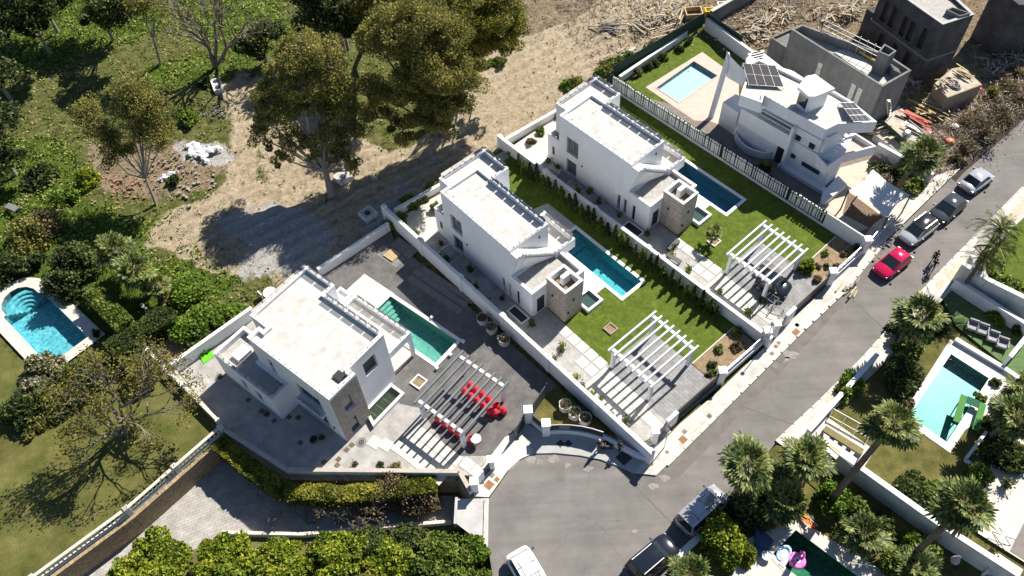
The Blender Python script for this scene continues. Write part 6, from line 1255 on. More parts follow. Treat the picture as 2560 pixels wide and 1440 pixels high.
# lounge set behind: dark benches under pergola C
for k, (x, y, lb) in enumerate(((705,520,'black slatted lounger under the right pergola, left one'),(770,570,'black slatted lounger under the right pergola, middle one'),(825,625,'black slatted lounger under the right pergola, beside the car'))):
    c = W('t',x,y,.35); r = root('garden_lounger', lb, 'lounger', (c[0],c[1],.02), FC.ang+1.57, 'black loungers under the right pergola'); build('frame', MB().ring([(-.95,-.3),(.95,-.3),(.95,.3),(-.95,.3)], .28, .34, .05, True), DARKM, r)
    for j in range(9): build('slat', MB().box(-.88+j*.2,-.74+j*.2,-.26,.26,.33,.36), DARKM if j % 3 else GRY_C, r)
    for sx in (-.85,.85):
        for sy in (-.26,.26): build('leg', MB().box(sx-.03,sx+.03,sy-.03,sy+.03,0,.3), DARKM, r)
c = FC.w(-11.3,-2.7); 
for k in range(2):
    r = root('outdoor_bench', ['beige outdoor bench beside the shaded wall of the right villa, inner one','beige outdoor bench beside the shaded wall of the right villa, outer one'][k], 'bench', (*FC.w(-13.8+k*.0,-2.6-.6*k),.03), FC.ang, 'beige benches by the right villa'); build('seat', MB().box(-.7,.7,-.25,.25,.3,.45), DECKP, r); build('base', MB().box(-.6,.6,-.2,.2,0,.3), SLABM, r)
for k, (u, v, a) in enumerate(((1.2,-1.4,0),(2.3,-2.6,.3))):
    r = root('long_bench', ['dark bench at the foot of the right villa tower','dark sunbed frame on the patio near the right villa tower'][k], 'bench', (*FC.w(u-.6,v),.03), FC.ang+(1.57 if k == 0 else 0.1), None); build('seat', MB().box(-.75,.75,-.22,.22,.32,.4), DARKM, r)
    for sx in (-.65,.65): build('leg', MB().box(sx-.04,sx+.04,-.2,.2,0,.32), DARKM, r)

# stone box drains in the open land
def drainbox(label, t, x, y, s, ang, n=1):
    c = W(t,x,y,.35); r = root('drain_box', label, 'manhole', (c[0],c[1],0), ang, 'concrete drain boxes on the open land')
    for k in range(n):
        o = build('box', MB().ring([(-s,-s+k*2.1*s),(s,-s+k*2.1*s),(s,s+k*2.1*s),(-s,s+k*2.1*s)], -.1, .42, .1), WHITEOLD, r)
        build('lid', MB().prism([(-s+.05,-s+.05+k*2.1*s),(s-.05,-s+.05+k*2.1*s),(s-.05,s-.05+k*2.1*s),(-s+.05,s-.05+k*2.1*s)], .30, .38), CONCL, r); build('hatch', MB().lathe((0,k*2.1*s,.38), [(.32,0),(.30,.03)], 14), DARKM, r)
drainbox('double white concrete drain box in the grass at the top of the track', 'i', 1400, 562, .52, math.radians(60)-1.57+.9, 2); drainbox('white concrete drain box beside the foot of the big eucalyptus', 'm', 660, 1135, .7, .7); drainbox('white concrete drain box in the pale rubble behind the middle villa', 'm', 820, 1370, .7, .75)
rs = random.Random(21)
def rubble(label, t, x, y, n, spread, size, m, name='rubble_heap', cat='rubble'):
    c = W(t,x,y,0); r = here(name, label, cat, c); mb = MB()
    for k in range(n):
        s = size*rs.uniform(.4,1.2); p = (c[0]+rs.gauss(0,spread), c[1]+rs.gauss(0,spread*.7)); h = s*rs.uniform(.3,.7); a = rs.uniform(0,3); i = len(mb.v); N = 5
        pts = [(p[0]+s*math.cos(a+q*1.2566)*rs.uniform(.6,1), p[1]+s*math.sin(a+q*1.2566)*rs.uniform(.6,1)) for q in range(N)]; mb.mi = 0; mb.prism(pts, -.1, h)
        o = mb; 
    b = build('stones', mb, m, r); b['kind'] = 'stuff'
def sheeting(label, t, pts, z, seed):
    P = ccw(W2(t, pts)); rng_ = random.Random(seed); lo = (min(p[0] for p in P), min(p[1] for p in P)); hi = (max(p[0] for p in P), max(p[1] for p in P)); mb = MB(); N = 34; V = {}
    g = np.array([(lo[0]+(hi[0]-lo[0])*i/N, lo[1]+(hi[1]-lo[1])*j/N) for i in range(N+1) for j in range(N+1)]); d = sdf(g, P)+.12*np.sin(g[:,0]*7)*np.cos(g[:,1]*6)
    for q, (p, dd) in enumerate(zip(g, d)): mb.v.append((p[0]+rng_.uniform(-.03,.03), p[1]+rng_.uniform(-.03,.03), max(.02, .08+.22*abs(math.sin(p[0]*3.1+p[1]*1.7)*math.cos(p[1]*4.3-p[0]))+rng_.uniform(0,.09)) if dd < -.05 else .03))
    for i in range(N):
        for j in range(N):
            q = [i*(N+1)+j, (i+1)*(N+1)+j, (i+1)*(N+1)+j+1, i*(N+1)+j+1]
            if all(d[k] < .02 for k in q): mb.f.append(tuple(q)); mb.m.append(0)
    return top('plastic_sheeting', mb, mat('white_sheeting', (.66,.67,.70), .55, .15, 3), label, 'plastic sheet')
sheeting('crumpled white plastic sheeting thrown down beside the track', 'i', [(1190,940),(1240,910),(1290,925),(1330,950),(1400,935),(1440,955),(1380,985),(1330,990),(1350,1040),(1320,1055),(1280,1015),(1200,1010),(1215,970)], 0, 3)
sheeting('small pale sheet lying in the rubble by the thin eucalyptus', 'i', [(1010,1165),(1060,1125),(1130,1100),(1150,1110),(1100,1140),(1040,1170)], 0, 4)
rubble('grey and brown builders rubble left of the track', 'i', 1120, 1080, 130, 1.9, .15, mat('brown_rubble', (.27,.22,.17), .95, .4, 4)); rubble('terracotta rubble below the thin eucalyptus', 'i', 760, 1190, 110, 1.9, .16, mat('terracotta', (.29,.165,.105), .9, .3, 4))
rubble('line of pale stones at the edge of the sandy clearing', 'i', 1250, 1215, 40, 1.6, .2, mat('grey_rubble', (.30,.27,.235), .95, .35, 4)); rubble('grey gravel heap at the top of the track', 'i', 1400, 720, 60, .9, .14, CONC); rubble('small pale rocks among the site weeds', 'u', 1200, 250, 120, 3.0, .17, MATS['grey_rubble']); rubble('broken brown earth clods beside the long shell', 'e', 180, 240, 120, 2.4, .24, MULCH)
rubble('grey boulders in the earth right of the concrete wall', 'u', 2200, 450, 100, 2.4, .2, MATS['grey_rubble'])
r = here('park_bench', 'grey slatted bench half hidden in bushes at the left edge', 'bench', W('i',90,1350)); fb = Frame('i',90,1350,-28)
for k in range(5): build('slat', MB().prism(st(fb,-.75,.75,-.3+k*.13,-.21+k*.13), .42, .46), FRAMEM, r)
for s in (-.6,.6): build('leg', MB().prism(st(fb,s-.04,s+.04,-.3,.3), 0, .42), DARKM, r)
r = here('white_dish', 'white garden seat behind the left villa in the scrub', 'seat', W('a',350,290)); build('seat', MB().lathe(W('a',350,290,.0), [(.5,0),(.62,.3),(.6,.42),(.0,.44)], 16), WHITE2, r); build('back', MB().bar(W('a',300,330)[:2], W('a',270,300)[:2], .1, .8, 0), WHITE2, r)
# street lamp on the pavement
c = W('n',1235,692); r = here('street_lamp', 'slim dark street lamp on the pale pavement before the middle villa', 'street lamp', (c[0],c[1],.13)); build('foot', MB().lathe((c[0],c[1],.13), [(.16,0),(.14,.1),(.06,.14)], 10), DARKM, r); build('pole', MB().tube((c[0],c[1],.2),(c[0],c[1],3.5),.05,.035,n=8), STEEL, r); build('lamp_head', MB().lathe((c[0],c[1],3.45), [(.06,0),(.18,.1),(.16,.18),(0,.2)], 10), DARKM, r)
c = W('x',1850,930); r = here('street_lamp', 'slim dark street lamp at the kerb corner of the cul-de-sac', 'street lamp', (c[0],c[1],0)); build('pole', MB().tube((c[0],c[1],0),(c[0],c[1],3.8),.05,.035,n=8), STEEL, r); build('lamp_head', MB().lathe((c[0],c[1],3.75), [(.06,0),(.18,.1),(.16,.18),(0,.2)], 10), DARKM, r)
# rubble of stacked boards by the kerb
heap('sawn boards and cut slabs lying at the kerb before the right villa', 't', 1760, 800, .02, 9, 1.6, .35, ang=.75)

# ------------------------------------------------------------------ across the street
PRV = [W('g',x,y)[:2] for x, y in ((785,505),(1240,0))]
wall_thing('garden_wall', 'white street wall in front of the far lawn, between the two palms', 'wall', PRV, 1.1, .3)
wall_thing('garden_wall', 'broad white wall dividing the far lawn from the lower garden', 'wall', [W('g',965,700)[:2], W('g',1600,1160)[:2], W('g',2120,1500)[:2]], 2.3, .35, WHITEOLD)
wall_thing('garden_wall', 'white courtyard wall behind the grey armchairs', 'wall', [W('A',700,640)[:2], W('A',1430,1110)[:2]], 1.5, .3)
wall_thing('garden_wall', 'tall white wall between the courtyard and the upper lawn', 'wall', [W('A',720,560)[:2], W('A',960,720)[:2], W('A',1440,960)[:2]], 2.6, .35, WHITEOLD)
wall_thing('garden_wall', 'short leaning white wall at the far driveway', 'wall', [W('A',870,420)[:2], W('A',960,660)[:2]], 1.8, .7)
wall_thing('garden_wall', 'white deck wall behind the wide turquoise pool', 'wall', [W('r',740,130)[:2], W('r',1225,420)[:2], W('r',1370,520)[:2]], .5, .3)
wall_thing('garden_wall', 'thin white edging around the dark planting below the wide pool', 'wall', [W('r',1050,1050)[:2], W('r',840,1330)[:2], W('r',980,1430)[:2]], .4, .15)
wall_thing('garden_wall', 'cream kerb wall beside the black car at the cul-de-sac', 'wall', [W('z',745,1195)[:2], W('z',1080,880)[:2]], .7, .4, CREAM)
wall_thing('garden_wall', 'white wall turning into the far lower terrace corner', 'wall', [W('w',860,1440)[:2], W('w',950,1280)[:2], W('w',1190,1440)[:2]], 1.2, .2)
wall_thing('garden_wall', 'white wall edge of the courtyard toward the far terrace', 'wall', [W('A',1240,1400)[:2], W('A',1440,1150)[:2]], 1.3, .25)
build_ = MB().q(*[(x,y,.03) for x, y in W2('A', [(880,380),(960,660),(740,530),(750,490)])])
struct('far_driveway', build_, SIDEG)
sheet('far_path', W2('A', [(960,620),(1040,570),(1430,820),(1430,930)]), .02, DECKC)
def armchair(label, p, ang):
    r = root('garden_armchair', label, 'armchair', (*p[:2],.02), ang, 'grey armchairs in the far courtyard'); m = mat('grey_wicker', (.30,.29,.31), .8, .2, 6); build('seat', MB().box(-.38,.38,-.35,.35,.15,.42), m, r); build('backrest', MB().box(-.38,.38,.35,.48,.15,.8), m, r)
    for s in (-.46,.38): build('arm', MB().box(s,s+.08,-.35,.35,.15,.6), m, r)
    for sx in (-.35,.35):
        for sy in (-.3,.4): build('leg', MB().box(sx-.03,sx+.03,sy-.03,sy+.03,0,.15), DARKM, r)
for k, (x, y) in enumerate(((925,1020),(1025,1060),(1130,1135),(1225,1200))): armchair('grey armchair in the far courtyard, %s from the street' % ORD[k], W('A',x,y,.4), math.radians(-30))
r = here('garden_trellis', 'white lattice frame at the edge of the far lawn', 'trellis', W('g',960,350)); mb = MB()
g0, g1, g2 = Vector(W('g',970,325,.9)), Vector(W('g',1230,470,.9)), Vector(W('g',920,420,.1)); 
for k in range(4): s = k/3; a = g0.lerp(g1, s); b = a+(g2-g0); mb.tube(a, b, .035, n=4)
mb.tube(g0, g1, .035, n=4); mb.tube(g0.lerp(g2,.5), g1+(g2-g0)*.5, .03, n=4); mb.tube(g0, (g0.x,g0.y,0), .03, n=4); mb.tube(g1, (g1.x,g1.y,0), .03, n=4); build('bars', mb, WHITE2, r)
# dining terrace
sheet('dining_terrace', W2('g', [(800,480),(920,375),(1200,570),(1250,600),(1130,775),(985,670)]), .02, DECKC)
r = here('dining_gazebo', 'dining gazebo with a folded olive canopy on the far lawn', 'gazebo', W('g',1030,600)); zt = 2.3; q = [W('g',x,y,zt) for x, y in ((905,460),(1160,620),(1100,715),(880,530))]
for p in q: build('post', MB().tube((p[0],p[1],0),(p[0],p[1],zt),.05,n=6), DARKM, r)
fr = MB(); fr.path([tuple(p) for p in q]+[tuple(q[0])], .05, 5); build('frame', fr, DARKM, r); a, b = q[0], q[1]; build('folded_canopy', MB().bar(a, b, .55, .22, zt-.05), mat('olive_canvas', (.19,.16,.07), .9, .15, 3), r)
tb_ = W('g',1010,615,.75); r = root('dining_table', 'long white dining table under the gazebo', 'table', (tb_[0],tb_[1],.02), math.radians(-48)); build('tabletop', MB().box(-1.3,1.3,-.45,.45,.7,.75), WHITE2, r); build('table_runner', MB().box(-.9,.9,-.12,.12,.752,.757), TIMBER, r)
for sx in (-1.2,1.2):
    for sy in (-.38,.38): build('leg', MB().box(sx-.04,sx+.04,sy-.04,sy+.04,0,.7), WHITE2, r)
for k in range(8):
    u = -1.05+.7*(k % 4); v = .72 if k < 4 else -.72; f = Frame('F',0,0,-48); f.o = (tb_[0],tb_[1]); r = root('dining_chair', 'grey dining chair on the %s side of the gazebo table, %s from the street' % (('lawn' if k < 4 else 'garden wall'), ORD[k % 4]), 'chair', (*f.w(u,v),.02), math.radians(-48)+(0 if k < 4 else math.pi), 'dining chairs at the gazebo table')
    build('seat', MB().box(-.2,.2,-.2,.2,.42,.46), GRY_C, r); build('backrest', MB().box(-.2,.2,.17,.21,.46,.85), GRY_C, r)
    for sx in (-.17,.17):
        for sy in (-.17,.17): build('leg', MB().box(sx-.015,sx+.015,sy-.015,sy+.015,0,.42), DARKM, r)
c = W('r',890,840,.4); r = root('pool_canopy', 'green glass slide platform over the edge of the wide pool', 'pool slide', (c[0],c[1],.05), math.radians(57)); gm_ = mat('green_perspex', (.07,.20,.05), .7, .1, 2, spec=.1)
for k, (y0, y1, z) in enumerate(((.45,.95,.5),(-1.0,-.5,.5))): build('green_panel', MB().box(-1.5,1.2,y0,y1,z,z+.06), gm_, r)
build('cross_panel', MB().box(.6,1.3,-.5,.45,.45,.5), mat('green_perspex_dark', (.02,.10,.06), .7, .1, 2, spec=.1), r)
for x_ in (-1.3,1.1):
    for y_ in (.7,-.75): build('leg', MB().box(x_-.04,x_+.04,y_-.04,y_+.04,-.9,.5), DARKM, r)
# lounge furniture and toys at the bottom pool
r = here('tub_daybed', 'navy covered daybed beside the dark green pool', 'daybed', W('y',450,700)); q = W2('y', [(300,440),(610,710),(500,890),(310,745)], .5); build('mattress', MB().prism(q, .15, .5), mat('navy_cover', (.05,.075,.16), .6, .1, 2), r); build('base', MB().prism(offset(q,-.06), .0, .15), DARKM, r)
r = here('tub_daybed', 'second navy cover lying against the citrus leaves by the pool', 'daybed', W('y',370,850)); q = W2('y', [(315,745),(460,890),(420,960),(310,870)], .4); build('mattress', MB().prism(q, .1, .42), MATS['navy_cover'], r); build('base', MB().prism(offset(q,-.05), 0, .1), DARKM, r)
def torus(c, R, r_, z, N=22, M=8, sx=1, sy=1, ang=0):
    mb = MB()
    for i in range(N):
        for j in range(M):
            a, b = 2*math.pi*i/N, 2*math.pi*j/M; x, y = (R+r_*math.cos(b))*math.cos(a)*sx, (R+r_*math.cos(b))*math.sin(a)*sy; mb.v.append((c[0]+x*math.cos(ang)-y*math.sin(ang), c[1]+x*math.sin(ang)+y*math.cos(ang), z+r_*math.sin(b)))
    for i in range(N):
        for j in range(M): i2, j2 = (i+1) % N, (j+1) % M; mb.f.append((i*M+j, i2*M+j, i2*M+j2, i*M+j2)); mb.m.append(0)
    return mb
PINK = mat('pink_vinyl', (.80,.05,.42), .3, .0, col2=(.9,.35,.65), sc=4); c = W('y',975,1035,0); r = here('pool_float', 'bright pink ring-shaped bird float in the dark green pool', 'pool float', (c[0],c[1],-.13))
build('ring', torus(c, .45, .2, .0), PINK, r, True); build('inner_ring', torus(c, .2, .1, .08), mat('pale_pink', (.85,.5,.7), .35, .05), r, True); nk = MB(); pt = [(c[0]+.45,c[1]+.1,.05),(c[0]+.5,c[1]+.25,.4),(c[0]+.42,c[1]+.42,.6),(c[0]+.25,c[1]+.48,.5)]; nk.path(pt, .09, 8); build('neck', nk, PINK, r, True); tl = MB(); tl.lathe((c[0]-.5,c[1]-.2,.05), [(.16,0),(.12,.2),(.02,.32)], 8); build('tail', tl, PINK, r, True)
c = W('y',765,920,0); r = here('pool_float', 'pale blue oval float tied at the pool corner', 'pool float', (c[0],c[1],-.13)); build('ring', torus(c, .55, .13, .0, sx=1.1, sy=.7, ang=.75), mat('pale_blue_vinyl', (.35,.55,.75), .3, .15, 4), r, True); build('net_seat', MB().lathe((c[0],c[1],-.02), [(.38,0),(.0,.01)], 14), mat('white_vinyl', (.7,.72,.75), .4, .05), r)
c = W('y',750,1070,0); top('towel', MB().prism(W2('y', [(680,1080),(800,990),(850,1010),(770,1150)], .1), .06, .1), mat('pale_pink_cloth', (.75,.55,.56), .9, .08, 4), 'pale pink towel on the corner of the dark pool', 'towel')
c = W('y',490,950,.4); r = here('round_table', 'round white stool table by the navy daybed', 'table', (c[0],c[1],0)); build('tabletop', MB().lathe((c[0],c[1],.4), [(.38,0),(.38,.05),(0,.055)], 18), WHITE2, r); build('stem', MB().tube((c[0],c[1],0),(c[0],c[1],.4),.06,n=8), WHITE2, r)
c = W('y',1130,400,.3); r = root('deck_chair', 'orange folding deck chair with a white frame at the pool corner', 'deck chair', (c[0],c[1],.03), math.radians(-70)); OR_ = mat('orange_canvas', (.65,.16,.04), .8, .1, 3)
build('seat', MB().q((-.5,-.25,.25),(.3,-.25,.3),(.3,.25,.3),(-.5,.25,.25)), OR_, r); build('backrest', MB().q((.3,-.25,.3),(.75,-.25,.85),(.75,.25,.85),(.3,.25,.3)), OR_, r); fm = MB()
for s in (-.28,.28): fm.tube((-.55,s,.0),(.75,s,.85),.025,n=5).tube((.5,s,0),(-.3,s,.5),.025,n=5)
build('frame', fm, WHITE2, r)
c = W('y',1150,575,.3); r = root('pool_chair', 'small pale metal chair at the edge of the dark pool', 'chair', (c[0],c[1],.04), .6); build('seat', MB().box(-.22,.22,-.22,.22,.4,.44), SLABM, r); build('backrest', MB().box(-.22,.22,.2,.24,.44,.85), STEEL, r)
for sx in (-.2,.2):
    for sy in (-.2,.2): build('leg', MB().box(sx-.015,sx+.015,sy-.015,sy+.015,0,.4), STEEL, r)
c = W('w',1050,1080,.4); r = root('drying_rack', 'dark folding drying rack on the far pale terrace', 'drying rack', (c[0],c[1],.03), math.radians(-50)); mb = MB()
for s in (-.35,.35): mb.tube((-.7,s,0),(.6,s,1.0),.025,n=4).tube((.7,s,0),(-.6,s,1.0),.025,n=4)
for k in range(5): mb.tube((-.6+.3*k,-.35,1.0),(-.6+.3*k,.35,1.0),.015,n=4)
build('frame', mb, DARKM, r); build('cloth', MB().box(-.3,.0,-.3,.3,1.02,1.04), SLABM, r)
c = W('w',500,1360,0); r = here('parasol', 'closed pale parasol in the lower garden at the bottom edge', 'parasol', (c[0],c[1],0)); build('pole', MB().tube((c[0],c[1],0),(c[0],c[1],2.5),.035,n=6), STEEL, r); build('canopy', MB().lathe((c[0],c[1],1.6), [(.32,0),(.26,.3),(.1,.8),(.02,.95)], 8), mat('mauve_canvas', (.42,.38,.42), .9, .1, 3), r)
for k, (x, y, lb) in enumerate(((1105,395,'pair of pots with dark shrubs on the far terrace, left pot'),(1190,375,'pair of pots with dark shrubs on the far terrace, right pot'),(1080,545,'spiky potted plant by the blue cloth on the far terrace'))):
    c = W('w',x,y,.0); r = here('potted_plant', lb, 'potted plant', (c[0],c[1],.02)); build('pot', MB().lathe((c[0],c[1],.02), [(.2,0),(.27,.4),(.22,.4)], 12), DARKM, r); rng = np.random.default_rng(k); o = bpy.data.objects.new('foliage', leaf_mesh('foliage', rng.normal(size=(150,3))*[.22,.22,.18]+[0,0,.6], .13, rng, E_DK)); COL.objects.link(o); o.parent = r
for k, (x, y, lb) in enumerate(((1165,540,'dark ball shrub on the white pool deck'),(300,740,'reddish shrub at the left corner of the wide pool'),(1010,690,'potted red and green plant at the pool edge'))):
    c = W('r',x,y,.3); bush('deck_shrub', lb, 'shrub', (c[0],c[1],.05), .55, .7, 500, .14, [E_DK, E_DRY, E_SCR][k], 40+k)
mb = MB(); c = W('w',1250,1000,0); sheet('far_house_roof_shadow_terrace', pz('w', [(1150,1180),(1290,900),(1500,900),(1500,1400)], .2), .05, mat('terrace_shadow', (.20,.17,.16), .9, .15, 2))  # dark sheet paints a roof's cast shadow onto the terrace
r = here('timber_stack', 'split timber in a white walled bay at the bottom right corner', 'timber stack', W('w',1000,1420))
for k in range(9): a = W('w',905+k*25,1370+k*12,.4); b = W('w',985+k*22,1410+k*14,.4); build('log', MB().tube((a[0],a[1]-.5,.3+.05*(k % 2)),(b[0],b[1]-.3,.3),.07,n=6), TIMBER, r)
# ------------------------------------------------------------------ trees and planting
def blobs(t, lst, k=1): return [(*W(t, x, y, z), r*k) for x, y, z, r in lst]
tree('eucalyptus_tree', 'large open-crowned eucalyptus at the end of the sandy track, box drain at its foot', 'tree', W('F',828,487), blobs('m', [(400,330,14,2.4),(290,400,12.5,2.2),(500,330,14,2.2),(560,420,12,2.2),(620,560,10.5,2.3),(250,520,11,2.0),(380,520,12,2.3),(180,640,9,1.7),(200,800,7,1.9),(170,900,6,1.6),(300,700,9,1.9),(330,900,6.5,1.7),(480,680,9.5,2.0),(600,720,8.5,2.1),(680,640,9.5,2.0),(740,780,7.5,1.9),(700,900,6.5,1.8),(560,880,7,1.7),(450,960,5.5,1.4),(280,1020,4.5,1.3),(760,1060,4.5,1.1),(640,1010,5.5,1.3)], .88),
     52000, .115, E_OL, BARKP, .34, 1, tipr=.44, ntip=15)
tree('eucalyptus_tree', 'tall dense olive-green tree in the middle of the clump beside the tan field', 'tree', W('F',1110,330), blobs('m', [(1150,160,16,2.8),(1050,240,15,2.6),(940,180,14,2.2),(860,250,13,2.0),(1250,120,15,2.4),(1330,230,14,2.4),(1180,350,13.5,2.7),(1040,400,12,2.3),(1300,420,12,2.6),(1420,520,10.5,2.2),(1200,540,10.5,2.4),(1080,600,9,2.2),(1380,640,8.5,2.1),(1250,700,8,2.2),(960,640,8,1.9),(880,560,9,1.9),(1480,470,10,1.8),(1150,800,6,1.8),(1280,820,5.5,1.6),(900,760,5.5,1.8),(1050,830,4.5,1.6)], .92),
     105000, .12, E_OL, BARK, .36, 2, tipr=.47, ntip=16)
tree('eucalyptus_tree', 'yellow-green tree at the right end of the clump beside the tyre tracks', 'tree', W('F',1200,150), blobs('m', [(1500,60,13,2.2),(1620,120,12,2.1),(1700,90,11.5,1.8),(1730,180,9.5,1.6),(1560,220,9.5,1.9),(1430,110,12,2.0),(1720,290,6.5,1.3),(1500,330,6.5,1.6),(1400,-10,14,2.0),(1620,-20,13,2.0)]),
     62000, .12, leafmat('yellowgreen_leaves', [(.045,.050,.008), (.12,.12,.014), (.21,.20,.022), (.28,.26,.04)]), BARK, .3, 3, tipr=.5, ntip=15)
tree('dense_tree', 'dark shaded tree behind the large eucalyptus, at the top edge', 'tree', W('F',860,130), blobs('m', [(560,70,7,2.6),(700,20,8,2.6),(480,160,5,2.0),(640,180,5,2.2),(780,120,6,2.3),(420,40,7,2.0),(850,40,8,2.2)]), 20000, .2, E_DK, BARK, .3, 4, tipr=.5)
tree('dense_tree', 'grey-green rounded tree left of the large eucalyptus crown', 'tree', W('F',665,150), blobs('m', [(150,240,3.2,1.7),(60,290,2.6,1.5),(230,200,3.4,1.3),(130,330,2,1.2)]), 8000, .17, E_DK, BARK, .18, 5, tipr=.5)
tree('dense_tree', 'dark undergrowth tree behind the middle of the clump', 'tree', W('F',930,60), blobs('m', [(930,60,9,2.4),(1050,0,12,2.4),(880,-40,10,2.4),(1200,-30,15,2.6),(1320,40,15,2.4)]), 16000, .2, E_OL, BARK, .3, 6, tipr=.5)
tree('eucalyptus_tree', 'thin leaning eucalyptus with two stems over the terracotta rubble', 'tree', W('i',1000,1310), blobs('i', [(850,570,11,1.5),(900,650,10.5,1.6),(820,680,9.5,1.4),(980,720,9.5,1.5),(1010,830,8,1.5),(900,830,8,1.4),(570,720,8.5,1.4),(640,830,7.5,1.5),(740,900,6.5,1.3),(820,960,5.5,1.2),(1040,930,6,1.1),(720,1010,5,1.2),(510,700,8.5,.9)]), 30000, .105, E_OL, BARKP, .13, 7, tipr=.6)
tree('tree', 'dark crowned tree with a leaning trunk in the top left corner', 'tree', W('i',325,345), blobs('i', [(100,60,8,2.0),(220,90,7,1.7),(260,40,7.5,1.6),(60,160,6,1.6),(180,190,5,1.2),(300,150,5,1.1),(20,60,8,1.8),(150,-40,9,2.2)]), 13000, .18, E_DK, BARKP, .2, 8, tipr=.5)
tree('tree', 'dark tree left of the two bare trunks at the top edge', 'tree', W('i',720,255), blobs('i', [(650,60,7,1.7),(740,120,5.5,1.5),(580,120,5,1.3),(700,0,8,1.8),(800,60,6,1.2)]), 10000, .17, E_DK, BARKP, .18, 9, tipr=.5)
tree('tree', 'slender dark-stemmed tree with sparse leaves near the top edge', 'tree', W('i',1030,405), blobs('i', [(940,60,7,1.2),(900,0,8,1.6),(980,-30,9,1.6),(1050,80,6.5,.8)]), 2600, .15, E_OL, BARKP, .17, 10, tipr=.6)
BARKB = mat('grey_bark', (.20,.17,.135), .95, .3, 2, .5, 10)
for k, (x, y, z, r_, lb) in enumerate(((60,-70,8,2.6,'dense tree just beyond the top left corner'),(230,-110,9,2.6,'dense tree beyond the top edge, second from the left corner'),(-60,120,7,2.6,'dense tree just beyond the left edge'),(-40,330,6,2.2,'dense tree beyond the left edge, lower down'),(820,-90,11,2.8,'dense tree beyond the top edge behind the clump'))):
    c = W('F',x,y,z); rng = np.random.default_rng(k+70); bl = [(c[0]+math.cos(q*2.4)*r_*.8*(q > 0), c[1]+math.sin(q*2.4)*r_*.8*(q > 0), z-1.5*(q % 3), r_*rng.uniform(.6,.9)) for q in range(7)]
    tree('dense_tree', lb, 'tree', (c[0],c[1],0), bl, 9000, .22, E_DK, BARKP, .2, 170+k, tipr=.6)
def bare(label, base, segs, r0, seed, leaf=None, n=0):
    """forking leafless tree: segs = list of limb end points"""
    rr = random.Random(seed); rt = here('bare_tree', label, 'tree', base); mb = MB(); tips = []
    def grow(p, d, L, r, dep):
        q = p+d*L; mid = p+d*L*.5+Vector((rr.gauss(0,.06),rr.gauss(0,.06),0))*L; mb.tube(p, mid, r, r*.88, 6, False); mb.tube(mid, q, r*.88, r*.72, 6, False)
        if dep == 0: tips.append(q); return
        for k in range(2 if rr.random() < .6 else 3):
            nd = (d+Vector((rr.gauss(0,.42),rr.gauss(0,.42),rr.gauss(.02,.28)))).normalized(); grow(q, nd, L*rr.uniform(.62,.82), r*.66, dep-1)
    b = Vector(base)
    for s in segs:
        v = Vector(s)-b; grow(b-Vector((0,0,.1)), v.normalized(), v.length*.42, r0, 5)
    build('trunk', mb, BARKB, rt)
    if n:
        rng = np.random.default_rng(seed); T = np.array([tuple(t) for t in tips]); c = T[rng.integers(0,len(T),n)]+rng.normal(size=(n,3))*.28-np.array(base); c[:,2] = np.maximum(c[:,2],.1)
        o = bpy.data.objects.new('crown', leaf_mesh('crown', c, .12, rng, leaf)); COL.objects.link(o); o.parent = rt
    return rt
b = W('i',1380,430); bare('big leafless forked tree in the grass near the top edge', b, [W('i',1230,20,9), W('i',1400,0,9), W('i',1560,130,6.5), W('i',1290,120,7)], .24, 3, E_OL, 900)
b = W('k',770,560); bare('half-bare tree with silvery limbs on the park lawn', b, [W('k',520,330,6), W('k',700,150,7), W('k',850,330,5.5), W('k',560,520,4.5), W('k',640,260,6.5)], .17, 12, leafmat('sparse_leaves', [(.07,.075,.012),(.15,.145,.022),(.24,.21,.035)]), 5500)
# bushes and hedges on the left
def bs(label, t, x, y, z, r, h, n, lm, seed, name='bush', cat='bush', sz=.17):
    c = W(t,x,y,z); return bush(name, label, cat, (c[0],c[1],0), r, h, n, sz, lm, seed)
bs('tall mixed bush at the left edge above the small lawn', 'j', 230, 130, 1.5, 2.4, 3.4, 7000, E_OL, 1); bs('olive bush behind the upper fan palms', 'j', 350, 60, 1.5, 2.0, 2.8, 5000, E_DRY, 2); bs('dark rounded bush left of the fan palms', 'j', 620, 370, 1.5, 2.4, 3.6, 9000, E_DK, 3)
bs('dark bush overhanging the pool corner', 'j', 520, 560, 1.2, 1.9, 2.8, 6000, E_DK, 4); bs('dark bush at the left border near the curved pool end', 'j', 60, 420, 1, 2.2, 2.4, 6000, E_DK, 5); bs('bush on the slope above the left pool', 'j', 260, 380, .8, 1.5, 1.4, 3000, E_DK, 6)
bs('bright green shrubs at the foot of the shaded bank', 'j', 1700, 960, .8, 2.6, 2.2, 8000, E_BR, 7); bs('bright shrub next to the left villa back wall', 'j', 1950, 830, .8, 1.8, 1.8, 4500, E_BR, 8); bs('leafy shrub in the shade behind the bright shrubs', 'j', 1600, 640, .8, 2.4, 1.6, 5000, E_BR, 9)
bs('yellow-green bush left of the rubble', 'i', 560, 1140, .8, 1.5, 1.8, 3500, E_YG, 10); bs('fresh green bush in the weeds below the yellow-green one', 'i', 430, 1250, .6, 1.6, 1.2, 3000, E_BR, 11); bs('glossy dark shrub at the far left in the shade', 'i', 250, 1120, .6, 1.9, 1.5, 4000, E_DK, 12)
bs('mid green bush by the drain box track', 'i', 1190, 750, .6, 1.2, 1.4, 2600, E_BR, 13); bs('dark small bush beside the pale slab in the rubble', 'i', 1110, 1150, .6, .8, 1.0, 1300, E_DK, 14); bs('shrub against the big forked tree shadow', 'i', 1300, 520, .5, 1.0, 1.1, 1500, E_DK, 15)
